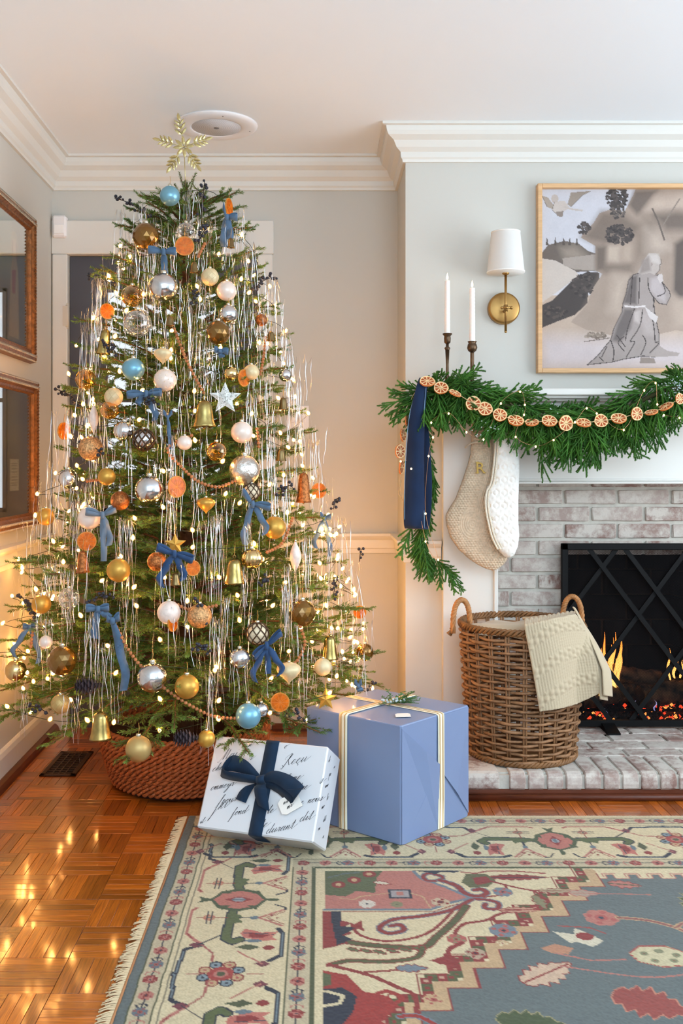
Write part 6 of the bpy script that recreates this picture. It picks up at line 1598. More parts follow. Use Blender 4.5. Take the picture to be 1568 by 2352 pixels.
BALLS = [
 ('ball',390,450,23,'satin sky blue ball at the top left of the tree below the gold star topper','blue'),
 ('facet',335,543,31,'large brown-gold diamond-faceted ball hanging from the top left of the tree','amber'),
 ('ball',427,533,22,'clear glass ball hung above the top orange slice near the tree top','clear'),
 ('slice',424,565,22,'round glowing orange slice highest on the front of the tree','x'),
 ('slice',526,476,8,'thin edge-on orange slice at the top right tip of the tree','x',21),
 ('ball',376,660,33,'large mercury silver ball in the upper middle of the tree','mercury'),
 ('quilt',482,636,20,'cream quilted ball right of the large upper mercury silver ball','cream'),
 ('ball',520,668,23,'pale blush pearl ball behind tinsel right of the cream quilted ball','pearl'),
 ('ball',304,680,25,'translucent amber glass ball left of the large upper silver ball','amberclear'),
 ('slice',246,715,16,'orange slice half hidden by tinsel on the upper left edge','x',18),
 ('ball',316,742,32,'large clear glass ball of foil flakes above the left sky blue ball','clear'),
 ('facet',501,764,28,'brown-gold faceted ball at the upper centre right among white tinsel','amber'),
 ('ball',524,722,22,'icy silver ball peeking out above the centre brown-gold faceted ball','mercury'),
 ('bell',240,785,17,'tall slim brass bell hanging on the upper left edge of the tree','brass',29),
 ('ball',306,848,26,'satin sky blue ball at the upper left middle below the clear glass ball','blue'),
 ('onion',374,815,21,'cream onion-shaped ornament above the blush dotted ball','cream'),
 ('dots',379,873,26,'blush pearl ball dotted with tiny beads right of the left sky blue ball','pearl'),
 ('ball',577,855,18,'plain cream ball beside the narrow orange slice right of centre','cream'),
 ('slice',560,868,13,'narrow turned orange slice beside a plain cream ball at upper right','x',20),
 ('star',517,915,38,'white paper star punched with silver dots at the upper centre','star'),
 ('bell',469,950,27,'wide brass bell in the middle of the tree left of the white star','brass',30),
 ('quilt',261,912,21,'cream quilted ball on the left below the satin sky blue ball','cream'),
 ('ball',252,942,21,'translucent amber ball tucked behind the left cream quilted ball','amberclear'),
 ('finial',215,962,11,'long white icicle finial on the left edge right of an amber orange slice','white',36),
 ('slice',147,990,14,'dark amber orange slice hanging free on the far left edge','x',20),
 ('ball',208,1030,28,'gold glitter glass ball with berries before it on the left','glitter'),
 ('pumpkin',285,990,25,'silver striped ribbed ball left of the bronze cut-glass ball','mercury'),
 ('diamond',330,1010,25,'silver ball with bronze diamond lattice in the left middle','mercury'),
 ('ball',424,1017,17,'small blush pearl ball in the middle right of a blue ribbon loop','pearl'),
 ('ball',555,993,25,'blush crackled ball hanging above the big silver leaf ball','pearl'),
 ('ball',497,1037,23,'dark amber glass ball left of the big silver leaf ball','amberclear'),
 ('ball',561,1080,35,'big crackled silver leaf ball right of the tree centre','silver'),
 ('ball',197,872,24,'amber glass ball behind tinsel on the left edge above the quilted one','amberclear'),
 ('ball',157,1100,23,'grey mercury ball on the far left behind thin tinsel','mercury'),
 ('ball',245,1095,20,'golden cream ball in the left middle above the glitter wire ball','gold'),
 ('ball',276,1150,22,'copper glitter ball under the golden cream ball on the left','copper'),
 ('ball',343,1125,33,'large champagne mercury ball left of an orange slice at mid tree','mercury'),
 ('slice',406,1118,20,'bright orange slice right of the large mercury ball at mid tree','x',25),
 ('ball',105,1187,20,'golden ball at the far left edge below the grey mercury ball','gold'),
 ('ball',205,1190,26,'blush pearl ball behind a blue bow on the left','pearl'),
 ('slice',199,1243,22,'orange slice on the left below the blush pearl ball and bow','x'),
 ('onion',473,1158,21,'gold onion-shaped ornament in the centre below the bead garland','gold'),
 ('slice',732,1127,17,'orange slice at the right edge above a dark berry sprig','x',18),
 ('ball',630,1212,26,'gold ball with wooden beads hanging over it, right of the blue bow','gold'),
 ('lattice',577,1130,20,'dark woven lattice ball just above the centre blue bow','x'),
 ('finial',678,1278,13,'white twisted finial at right of centre beside silver striped ball','white',38),
 ('pumpkin',578,1283,26,'silver and copper striped ribbed ball right of the gold bell','champ'),
 ('ball',272,1310,27,'matte gold ball in the lower left below the orange slice','gold'),
 ('star',402,1250,26,'gold paper star behind the navy bow at mid tree','goldstar'),
 ('slice',443,1305,16,'deep orange slice behind the tail of the middle navy bow','x',18),
 ('ball',360,1290,22,'copper glitter ball left of the middle navy bow','copper'),
 ('bell',538,1312,24,'gold bell under heavy tinsel at the centre of the tree','brass',28),
 ('ball',95,1388,22,'gold ball behind tinsel on the lower left above a berry sprig','gold'),
 ('ball',158,1375,25,'clear glass ball behind tinsel right of the lower left gold ball','clear'),
 ('ball',388,1407,27,'ivory crackled ball behind a small orange slice at the lower centre','white'),
 ('slice',397,1430,11,'small tilted orange slice before the ivory crackled ball','x',21),
 ('ball',458,1415,28,'rose gold glitter ball beside dark berries at the lower centre','glitter'),
 ('facet',694,1408,31,'large brown-gold faceted ball with silver cap at the lower right','amber'),
 ('lattice',591,1455,26,'bronze lattice ball over ivory above the lower right blue bow','x'),
 ('slice',826,1406,15,'orange slice at the far lower right edge','x'),
 ('ball',550,1512,24,'clear glitter ball with tinsel left of the lower right blue bow','mercury'),
 ('onion',663,1542,28,'cream onion ornament with pointed tip at the lower right','cream'),
 ('ball',741,1532,20,'plain cream ball between onion ornament and gold bell, lower right','cream'),
 ('bell',757,1487,20,'gold bell above the plain cream ball at lower right','brass',27),
 ('ball',838,1498,20,'amber gold ball at the far right edge near the bottom','amber'),
 ('ball',350,1556,35,'large mercury glass ball crossed by wooden beads at the bottom centre','mercury'),
 ('ball',429,1577,28,'flat gold ball right of the large bottom mercury glass ball','gold'),
 ('facet',143,1517,34,'large copper-brown faceted ball at the lower left','amber'),
 ('ball',36,1540,24,'champagne mercury ball hanging at the far lower left tip','champ'),
 ('quilt',139,1617,22,'beige ribbed ball below the copper-brown faceted ball','beige'),
 ('bell',231,1666,26,'wide brass bell low on the left above the floor register','brass',31),
 ('ball',570,1644,29,'satin sky blue ball at the bottom beside the lowest orange slice','blue'),
 ('slice',643,1613,22,'lowest orange slice, right of the bottom sky blue ball','x'),
 ('ball',474,1697,20,'gold ball at the bottom left of the white gift box','gold'),
 ('ball',318,1720,30,'large matte champagne ball hanging over the tree collar basket','beige'),
 ('cone',430,1695,25,'brown pinecone at the bottom of the tree between two gold balls','x'),
 ('cone',205,1575,26,'dark pinecone on the lower left beside the large faceted ball','x'),
 ('star',748,1606,27,'gold paper star at the bottom right above the blue gift','goldstar'),
 ('ball',600,1630,17,'small mercury ball between the bottom blue ball and orange slice','mercury'),
 ('bell',190,1290,16,'copper glitter bell under tinsel on the left side','copper',24),
 ('ball',105,1475,15,'small blush ball low on the left edge beside a velvet tail','pearl'),
 ('bell',530,558,9,'tiny dull brass bell below the top right blue bow','smallbell',11),
 ('bell',446,614,10,'tiny dull brass bell above the cream quilted ball near the top','smallbell',12),
 ('bell',390,737,10,'tiny dull brass bell right of the large clear glass ball','smallbell',11),
 ('bell',622,772,10,'tiny dull brass bell on the upper right edge of the tree','smallbell',11),
 ('bell',650,927,11,'tiny dull brass bell right of the white star','smallbell',14),
 ('bell',645,1045,13,'small dull brass bell right of the big silver leaf ball','smallbell',14),
 ('bell',403,1330,12,'tiny dull brass bell under the middle navy bow','smallbell',14),
 ('ball',655,862,15,'clear mercury ball on the right edge level with the left sky blue ball','mercury'),
 ('ball',530,858,16,'champagne clear ball above the white paper star','champ'),
 ('ball',600,735,14,'copper glitter ball on the upper right edge below berry sprig','copper'),
 ('bell',697,1120,18,'rose gold glitter bell left of the right edge orange slice','copper',34),
]
for b in BALLS:
    kind, x, y, r, lab, m = b[:6]; kw = {}
    if len(b) > 6: kw['ry'] = b[6]
    if kind == 'bell' and x == 240: kw['tilt'] = -.12
    orn(kind, x, y, r, lab, m, grp='ornaments on the tree', off=.03 if y < 1600 else .045, cat={'slice': 'orange slice', 'bell': 'bell', 'star': 'star', 'cone': 'pinecone'}.get(kind, 'ornament'), **kw)
# ---- ribbon bows -----------------------------------------------------------------------
def bow(x, y, label, size=30, loops=((-1,.25),(1,-.15)), tails=((-.2,-2.2),(.35,-1.4)), mt=rib, off=.045, cat='bow', w_=15):
    c = crown(x, y, off); s = c.y/F; X_, Y_, Z_ = basis(c); S_ = size*s; W_ = w_*s; o = thing('velvet_bow', label, cat, c, 'blue velvet bows on the tree')
    def pt(a, b_, d=0): return c+X_*a*S_+Z_*b_*S_+Y_*d*S_
    for a, b_ in loops:
        p = [pt(0,0,0), pt(a*.5,b_*.5+.18,.10), pt(a*.98,b_+.12,.18), pt(a*1.05,b_-.04,.30), pt(a*.9,b_-.08,.42), pt(a*.5,b_*.5-.04,.36), pt(0,0,.18)]
        mb = MB(); pc = catmull(p, 5); n = len(pc); mb.strip(pc, [(Z_*.9+X_*(-a*.5*b_)+Y_*(.5*math.sin(PI*i/n))).normalized() for i in range(n)], [W_*(.35+.65*math.sin(PI*i/(n-1))) for i in range(n)], .0014); part('loop', mb, mt, o)
    for k, (a, b_) in enumerate(tails):
        p = [pt(0,0,.08), pt(a*.45,b_*.25,.22), pt(a*.7,b_*.5,.12), pt(a*1.1,b_*.75,.2), pt(a*.9,b_,.1)]; pc = catmull(p, 6); n = len(pc)
        t0 = Vector((pc[-1]-pc[0])).normalized(); sd = Y_.cross(t0).normalized()
        mb = MB(); mb.strip(pc, [(sd+Y_*.5*math.sin(i*.35+k*2)).normalized() for i in range(n)], [W_*(.45+.55*min(1, i/5)) for i in range(n)], .0014); part('tail', mb, mt, o)
    mb = MB(); mb.strip(catmull([pt(-.02,.24,.12), pt(0,.2,.34), pt(.02,0,.42), pt(0,-.2,.34), pt(0,-.24,.12)], 3), X_, W_*.55, .003); part('knot', mb, mt, o)
navy_r = mat('navy_ribbon', '#28456b', .85, sheen=.08, var=.1, vscale=40)
bow(520,500,'bright blue velvet bow at the top right of the tree',26,((-.3,.9),(.9,.0)),((-.25,-2.6),(.3,-1.9)),rib,w_=17)
bow(375,580,'blue velvet bow left of the highest orange slice',30,((-1.1,.1),(.9,.05)),((.1,-2.2),),rib,w_=16)
bow(505,806,'short blue velvet bow under the brown-gold faceted ball',20,((-.6,.1),(.9,-.1)),((.2,-.8),),rib)
bow(335,905,'dusty blue bow with angular loops below the dotted ball',34,((-1.2,-.1),(1.0,.1)),((.6,-1.8),(-.5,-.8)),rib,w_=15)
bow(385,960,'curled dusty blue ribbon bow left of the wide brass bell',24,((-.4,.5),(.4,.5)),((.2,-3.0),),rib,w_=9)
bow(235,1183,'grey-blue velvet bow before the blush pearl ball on the left',32,((-1.1,.25),(.9,.4)),((.1,-3.3),(.5,-2.2)),mat('grey_blue_velvet', '#66788b', .85, sheen=.1),w_=15)
bow(580,1158,'blue velvet bow at mid tree below the dark woven ball',32,((-.7,.85),(1.2,-.2)),((-.6,-2.9),(.9,-2.2)),rib,w_=15)
bow(400,1272,'navy velvet bow across the gold star at mid tree',34,((-1.1,.45),(1.2,-.35)),((-.9,-2.2),(.6,-1.8)),navy_r,w_=17)
bow(745,1192,'blue velvet bow on the right edge with a long curling tail',24,((-.4,.4),(.6,.2)),((.5,-3.6),(-.9,-2.8)),rib,w_=11)
bow(225,1398,'blue velvet bow at the lower left with a long straight tail',26,((-1.0,.1),(.9,.1)),((-.3,-2.6),(.9,-1.0)),rib,w_=17)
bow(258,1425,'long straight blue velvet streamer falling right of the lower left bow',30,((-.4,.25),(.5,.3)),((.9,-5.4),),rib,w_=20)
bow(612,1482,'blue velvet bow at the lower right beside the bronze lattice ball',36,((-.8,-.6),(.9,.8)),((-.8,-2.3),(.9,-1.9),(.1,-1.8)),navy_r,w_=15)
bow(68,1440,'slate blue bow at the far lower left with two long tails',20,((-.7,.1),(.6,.2)),((-1.7,-3.4),(1.0,-4.2)),mat('slate_velvet', '#587088', .85, sheen=.1),w_=12)
bow(822,1574,'small bright blue bow just above the top edge of the blue gift',16,((-.5,.5),(.5,.5)),((.3,-.9),),rib,w_=15)
# ---- berry sprigs
bb = MB(); bb.ball((0,0,0), .0062, 10, 7); bbm = bb.mesh('berry', berry_m)
def berries(x0, y0, x1, y1, label, n=14, spread=9, off=.05):
    a, b_ = crown(x0, y0, off), crown(x1, y1, off); a = P(x0, y0, (a.y+b_.y)/2) if abs(a.y-b_.y) > .12 else a
    o = thing('berry_sprig', label, 'berries', a, 'dark berry sprigs on the tree'); rr = random.Random(int(x0*3+y0)); s = a.y/F
    pts = [a.lerp(b_, t)+Vector((0,0,.012*math.sin(PI*t))) for t in [i/6 for i in range(7)]]; mb = MB(); mb.tube(pts, .0015, 5)
    spots = []
    for k in range(n):
        t = (k+.5)/n; p = a.lerp(b_, t)+Vector((0,0,.012*math.sin(PI*t))); q = p+Vector((rr.uniform(-1,1), rr.uniform(-1,.3), rr.uniform(-1,1)))*spread*s*(1 if t < .9 else .5); mb.tube([p, q], .0008, 4); spots.append(q)
    part('stem', mb, stem_m, o)
    for q in spots: ob = link('berry', bbm, o, q-a, sc=rr.uniform(.75, 1.1))
for x0, y0, x1, y1, lab, n in ((345,500,263,455,'dark berry sprig sticking out at the top left of the tree',18),(462,500,470,416,'dark berry sprig standing up right of the gold star topper',14),(455,560,480,520,'dark berry cluster under tinsel right of the tree top centre',14),
    (265,660,200,633,'dark berry sprig over tinsel on the upper left edge by the door',16),(578,668,632,636,'dark berry sprig at the upper right edge by the door frame',18),(190,935,125,893,'dark berry sprig pointing left on the far left edge',18),
    (240,790,268,815,'dark berry cluster beside the slim brass bell',12),(452,670,440,700,'dark berry cluster right of the large upper silver ball',12),(190,1020,235,1045,'dark berry twig lying over the gold glitter ball',12),(365,930,330,928,'dark berry twig by the dusty blue bow',8),
    (85,1425,42,1365,'dark berry sprig at the lower left edge beside the gold ball',20),(640,1140,670,1115,'dark berry cluster below the big silver leaf ball',14),(765,1170,775,1145,'dark berry twig at the right edge above the curling bow',8),
    (765,1370,775,1330,'dark berry sprig among tinsel at the right edge',12),(470,1430,450,1380,'dark berry cluster over the rose gold glitter ball',12),(620,1330,600,1345,'dark berry twig below the silver striped ball',8),(850,1590,860,1570,'dark berry twig above the right corner of the blue gift',7),
    (825,1290,830,1262,'dark berry tip at the right edge near the chair rail',5),(200,1385,260,1370,'dark berry sprig above the lower left blue bow',12),(60,1625,110,1640,'dark berry twig low on the left by the beige ribbed ball',8),(480,1500,445,1490,'dark berry sprig left of the clear glitter ball',12),(655,1640,700,1655,'dark berry sprig right of the lowest orange slice',10)):
    berries(x0, y0, x1, y1, lab, n)
# ---- wooden bead garland
bead_m = mat('wooden_bead', '#a5683f', .5, var=.2, vscale=90, rnd=.15)
bg = thing('bead_garland', 'string of small brown wooden beads swagged around the tree', 'garland', (AX, AY, .9)); bw = MB(); bw.ball((0,0,0), .0056, 10, 7); bwm = bw.mesh('bead', bead_m); nbd = 0
for path in ([(400,755),(425,820),(450,870),(470,905)], [(440,1000),(385,1030),(420,1075),(455,1105),(500,1118),(545,1102)], [(672,1190),(655,1235),(640,1255),(610,1270)], [(610,775),(606,815),(598,860)], [(268,1440),(300,1500),(345,1552),(390,1590),(440,1622),(490,1645),(540,1650)], [(690,1440),(700,1480),(680,1520),(650,1535)], [(590,985),(595,1030)], [(470,560),(455,590)], [(400,1385),(440,1400),(500,1390)], [(75,1450),(70,1490)], [(200,1105),(245,1100)]):
    P_ = catmull([crown(x, y, .03) for x, y in path], 30); mb = MB(); mb.tube(P_[::4]+[P_[-1]], .0009, 4); part('cord', mb, twine, bg); last = None
    for p in P_:
        if last is None or (p-last).length > .0112:
            if nbd < 298: link('bead', bwm, bg, p-Vector((AX, AY, .9))); nbd += 1
            last = p
# ---- gold snowflake topper of leaves
gt = mat('brushed_gold_leaf', '#cbbd88', .38, .85, var=.12, vscale=30)
tc = P(422, 337, 3.66); tt = thing('tree_topper', 'pale gold snowflake topper made of metal leaves on a thin rod', 'topper', tc)
s = tc.y/F
m0 = MB(); m0.add([(0,0,0),(.3,-.19,.02),(.7,-.16,.02),(1,0,0),(.7,.16,.02),(.3,.19,.02),(.32,0,.11),(.7,0,.10),(.3,0,-.02),(.7,0,-.02)],
    [(0,1,6),(1,2,7,6),(2,3,7),(3,4,7),(4,5,6,7),(5,0,6),(0,8,1),(1,8,9,2),(2,9,3),(3,9,4),(4,9,8,5),(5,8,0)]); lm = m0.mesh('leaf', gt)
def leaf(px_, py_, ang, L, roll=0):
    p = Vector(((px_-422)*s, 0, -(py_-337)*s)); d = Vector((math.cos(ang), -.05, math.sin(ang))).normalized(); n_ = Vector((0,-1,0)); y_ = n_.cross(d).normalized(); n_ = d.cross(y_)
    mt = (Matrix((d, y_, n_)).transposed() @ Matrix.Rotation(roll, 3, 'X') @ Matrix.Diagonal((L*s, L*s*.95, L*s*.9))).to_4x4(); mt.translation = p; o = link('leaf', lm, tt); o.matrix_local = mt
for k in range(8): a = PI/2+2*PI*k/8+.1; leaf(422+3*math.cos(a), 337-3*math.sin(a), a, 23)
for ai, L in ((math.radians(100), 78), (math.radians(165), 72), (math.radians(18), 66), (math.radians(237), 70), (math.radians(305), 66)):
    c_, s_ = math.cos(ai), math.sin(ai); mb = MB(); mb.tube([tc, tc+Vector((c_*L*s*.8, -.002, s_*L*s*.8))], .0016, 5); part('rib', mb, gt, tt)
    leaf(422+c_*L*.74, 337-s_*L*.74, ai, 22)
    for q, l_ in ((.36, 21), (.52, 20), (.66, 17)):
        for sg in (-1, 1): leaf(422+c_*L*q, 337-s_*L*q, ai+sg*.75, l_, sg*.3)
mb = MB(); mb.tube([tc+Vector((.001,.003,-.02)), tc+Vector((.006,.006,-.15))], .0016, 6); part('rod', mb, gt, tt)
# ================================================================== mantel garland
gn = [mat('norfolk_green', '#2a5a1d', .5, col2='#508229', vscale=14, trl=.2), mat('norfolk_green_light', '#35702a', .5, col2='#5b9338', vscale=14, trl=.25)]
rgg = random.Random(31)
def finger(mb, p, d, l, m=0):
    q = p; seg = max(2, int(l/.018))
    for i in range(seg):
        d = (d+Vector((rgg.uniform(-.05,.05), rgg.uniform(-.05,.05), -.16))).normalized(); q1 = q+d*l/seg
        mb.tube([q, q1], .0022, 4, m=m, caps=False); needles(mb, q, q1, rgg, .0082, .0026, .0021, 5, flat=1, m=m, lean=1.1); q = q1
    return d, q
def sprig_mesh(L, n):
    mb = MB(); q = Vector((0,0,0)); d = Vector((1,0,0)); m = rgg.choice((0,0,1)); seg = 5
    for i in range(seg):
        q1 = q+d*L/seg; mb.tube([q,q1], .0028, 5, m=m, caps=False); needles(mb, q, q1, rgg, .009, .0026, .0022, 5, flat=1, m=m, lean=1.1)
        if i >= 0:
            for sg in (-1, 1):
                if rgg.random() < n: a = rgg.uniform(.28, .6)*sg; d2 = (Matrix.Rotation(a, 3, 'Z') @ d); d2.z += rgg.uniform(-.2, .2); finger(mb, q, d2.normalized(), L*rgg.uniform(.35, .6)*(1-.08*i), m)
        q = q1; d = (d+Vector((0, 0, rgg.uniform(-.10, .02)))).normalized()
    return mb.mesh('sprig', gn)
SV = {l: [sprig_mesh(l, .9) for _ in range(4)] for l in (.10, .15, .20)}
GD = 3.72
gar = thing('mantel_garland', 'lush green draped evergreen garland along the mantel, hanging down its left end', 'garland', P(1200, 950, GD))
G0 = Vector(gar['_o'])
def gsprig(p, d, L, m=None):
    ln = min(SV, key=lambda q: abs(q-L)); d = d.normalized(); z = Vector((0,-1,0)); y = z.cross(d)
    if y.length < .05: y = Vector((1,0,0))
    y.normalize(); z = d.cross(y); r = rgg.uniform(-.9, .9); M4 = (Matrix((d, y, z)).transposed() @ Matrix.Rotation(r, 3, 'X')).to_4x4(); k = L/ln
    M4 = M4 @ Matrix.Diagonal((k, k, k, 1)); M4.translation = p-G0; o = link('sprig', rgg.choice(SV[ln]), gar); o.matrix_local = M4
gp = [tuple(v)[:2] for v in catmull([(955,912,0),(1000,896,0),(1060,893,0),(1120,915,0),(1180,935,0),(1250,955,0),(1320,962,0),(1400,950,0),(1470,918,0),(1530,892,0),(1600,885,0),(1680,900,0)], 10)]
n = len(gp)
for k in range(215):
    t = rgg.random(); i = min(int(t*(n-1)), n-2); x, y = gp[i]; y += rgg.uniform(-8, 22); x += rgg.uniform(-6, 6)
    dn = rgg.uniform(.6, 1.0); sx = rgg.uniform(-.55, .55); L = rgg.uniform(.10, .18)*(1.14 if 1240 < x < 1500 else .86)
    gsprig(P(x, y, rgg.uniform(3.68, 3.74)), Vector((sx, rgg.uniform(-.35, .1), -dn)), L)
for k in range(62):         # along the rope, lying on top
    i = int(k/62*(n-2)); x, y = gp[i]; y -= rgg.uniform(2, 16); a, b = gp[i], gp[i+1]; sg = 1 if (x < 1320) else -1
    gsprig(P(x, y, rgg.uniform(3.70, 3.80)), Vector(((b[0]-a[0])*sg, rgg.uniform(-3, 3), -(b[1]-a[1])*sg+rgg.uniform(-2.5, 3.5))), rgg.uniform(.10, .16))
for (x, y, dx, dz, L) in ((960,905,-1,-.35,.15),(965,900,-1,-.05,.12),(950,915,-1,-.6,.12),(975,895,-.8,.1,.10),(970,915,-.6,-.6,.13),(1000,905,-.9,-.2,.13),(940,925,-.8,-.8,.10),(1075,888,-.5,.5,.08),(1060,885,.7,.5,.07),(1040,880,.9,.4,.07),(1550,880,.4,.7,.08),(1560,875,-.2,.8,.07),(1530,885,.6,.5,.07),(1180,905,.8,.35,.08),(1100,900,.9,.1,.1),(1010,890,-.2,.5,.06)):
    gsprig(P(x, y, 3.69), Vector((dx, rgg.uniform(-.3, 0), dz)), L)
vp = [tuple(v)[:2] for v in catmull([(968,915,0),(962,980,0),(975,1050,0),(990,1110,0),(982,1170,0),(962,1215,0),(978,1260,0),(1005,1290,0)], 8)]
for k in range(40):
    t = k/39; x, y = vp[int(t*(len(vp)-1))]; gsprig(P(x+rgg.uniform(-13, 17)*(1-t*.5), y, rgg.uniform(3.74, 3.82)), Vector((rgg.uniform(-.35, .35), rgg.uniform(-.2, .1), -1)), rgg.uniform(.08, .135))
for (x, y, dx, dz, L) in ((1002,1285,.75,-.65,.10),(1015,1295,.6,-.9,.10),(1028,1310,.3,-1,.09),(1035,1315,.55,-.8,.09),(945,1210,-.4,-1,.12),(965,1230,0,-1,.14)):
    gsprig(P(x, y, 3.76), Vector((dx, -.1, dz)), L)
mb = MB(); mb.tube([P(x, y+4, 3.735) for x, y in gp], .009, 8); part('core_rope', mb, mat('garland_stem', '#3a3a1c', .9), gar)
jn = MB()
for k in range(60):
    c = P(rgg.gauss(1553, 14), rgg.gauss(888, 13), 3.66); jn.octa(c, .003)
for cx, cy in ((1272,940),(1095,1000),(1135,985),(1112,978)):
    for k in range(5): jn.octa(P(cx+rgg.gauss(0, 8), cy+rgg.gauss(0, 6), 3.655), .0032)
part('juniper_berries', jn, mat('pale_juniper', '#a9bcbd', .5), gar, 'stuff')
# ---- dried orange garland
DG = 3.655
og = thing('dried_orange_garland', 'string of dried orange slices swagged across the green mantel garland', 'garland', P(1250, 950, DG)); OG0 = Vector(og['_o'])
def dried_slice():
    mb = MB(); n = 28; th = .003
    rr = [1+.03*math.sin(3*a*2*PI/n+1)+.02*math.sin(7*a*2*PI/n) for a in range(n)]
    def ring(r, y): return [(r*rr[a]*math.cos(2*PI*a/n), y, r*rr[a]*math.sin(2*PI*a/n)) for a in range(n)]
    vs = ring(.86,-th/.028*.6)+ring(.98,-th/.028)+ring(1.0,0)+ring(.98,th/.028)+ring(.86,th/.028*.6)+[(0,-.07,0),(0,.07,0)]
    fs = []; 
    for k in range(4):
        for i in range(n): fs.append((k*n+i, (k+1)*n+i, (k+1)*n+(i+1) % n, k*n+(i+1) % n))
    mb.add(vs[:5*n], fs[:n], 1); mb.add(vs[:5*n], fs[n:3*n], 0); mb.add(vs[:5*n], fs[3*n:], 1)
    mb.add(vs, [(i, (i+1) % n, 5*n) for i in range(n)]+[(4*n+(i+1) % n, 4*n+i, 5*n+1) for i in range(n)], 1)
    sgm = MB(); ns = 9
    for k in range(ns):
        a0, a1 = 2*PI*(k+.14)/ns, 2*PI*(k+.86)/ns; po = [(.2, (a0+a1)/2)]+[(.82, a0+(a1-a0)*j/3) for j in range(4)]
        for sg in (-1, 1):
            f_ = [(q*math.cos(a), sg*.085, q*math.sin(a)) for q, a in po]; b_ = [(q*math.cos(a), sg*.06, q*math.sin(a)) for q, a in po]; m_ = 5
            sgm.add(f_+b_, [tuple(range(m_)) if sg < 0 else tuple(range(m_))[::-1]]+[((i, m_+i, m_+(i+1) % m_, (i+1) % m_)) for i in range(m_)])
    return mb.mesh('orange_slice', [d_rind, d_pith]), sgm.mesh('segments', d_flesh)
DSV = [dried_slice() for _ in range(2)]; ctrs = []
for x, y, rx, ry, rl_ in ((981,876,18,12,.0),(1012.5,891,17,14.5,.1),(1045,903,15,7,-.4),(1087,927,18,17.5,0),(1114,939,17,16,0),(1147.6,953,16.5,15,0),(1184,965.6,19,12.5,-.1),(1221,970,16,8,.15),(1261,966.5,18,13,0),(1299,972,17.5,18.5,0),(1340,971,17,10,0),(1380,966.5,16,15.5,0),(1420.5,961,18,11.5,.15),(1462,950.5,15,16,0),(1495.6,947,15,5,.3),(1529,933.5,17,5,.55),(1561,916,12,13,0),(1592,905,15,14,0),(1625,902,16,12,0),
        (934,966,4,12,0),(925.5,999.5,7,15,.1),(918.7,1036.6,12,16,0),(922,1072,6,17,-.1)):
    d = DG if x > 940 else 3.70; c = P(x, y, d); R_ = max(rx, ry)*d/F; ctrs.append(c)
    if rx >= ry: rot = Matrix.Rotation(rl_*-1, 3, 'Y') @ Matrix.Rotation(-math.acos(min(1, ry/rx)), 3, 'X')
    else: rot = Matrix.Rotation(-rl_, 3, 'Y') @ Matrix.Rotation(math.acos(min(1, rx/ry)), 3, 'Z')
    M4 = (rot @ Matrix.Rotation(rgg.uniform(0, 1), 3, 'Y')).to_4x4() @ Matrix.Diagonal((R_, R_, R_, 1)); M4.translation = c-OG0; dm = rgg.choice(DSV)
    o = link('orange_slice', dm[0], og); o.matrix_local = M4; o2 = link('segments', dm[1], o, kind='stuff')
mb = MB(); mb.tube(catmull([c+Vector((0,-.004,0)) for c in ctrs[:19]], 3), .0012, 5); part('twine', mb, mat('jute_twine', '#c7ab83', .9), og)
mb = MB(); mb.tube(catmull([ctrs[0], P(950,905,3.68), P(938,940,3.7)]+ctrs[19:]+[P(917,1105,3.7), P(922,1145,3.7)], 4), .0012, 5); mb.tube([P(922,1100,3.7), P(914,1135,3.7), P(926,1150,3.7)], .0012, 4); part('twine', mb, mat('jute_twine', '#c7ab83', .9), og)
# ---- velvet ribbon hanging from the garland end
vb = mat('deep_blue_velvet', '#062142', .95, sheen=.08, var=.12, vscale=12)
vr_ = thing('velvet_ribbon', 'wide deep blue velvet ribbon looped long at the left end of the garland', 'ribbon', P(955, 900, 3.66))
pts = catmull([P(972,868,3.70), P(968,890,3.655), P(958,960,3.66), P(952,1080,3.66), P(951,1190,3.655), P(952,1213,3.67)], 8); n = len(pts)
mb = MB(); mb.strip(pts, [Vector((1, .25*math.sin(i*.2), 0)) for i in range(n)], [(.030+.050*min(1, i/n*1.4)) for i in range(n)], .002); part('front_length', mb, vb, vr_)
pts = catmull([P(952,1213,3.67), P(964,1214,3.70), P(972,1200,3.725), P(976,1120,3.73), P(972,1000,3.73), P(968,920,3.72), P(970,880,3.71)], 8); n = len(pts)
mb = MB(); mb.strip(pts, [Vector((.75, -.65+.2*math.sin(i*.3), 0)) for i in range(n)], [(.078-.04*i/n) for i in range(n)], .002); part('back_length', mb, vb, vr_)
for sg in (0, 1):
    pp = catmull([P(968-10+sg*20,890,3.653), P(958-19+sg*34,960,3.658), P(952-22+sg*43,1080,3.658), P(951-22+sg*45,1190,3.653), P(952-22+sg*45,1213,3.668)], 8); mb = MB(); mb.tube(pp, .0012, 4); part('selvage', mb, mat('ribbon_selvage', '#6d95b8', .6), vr_)
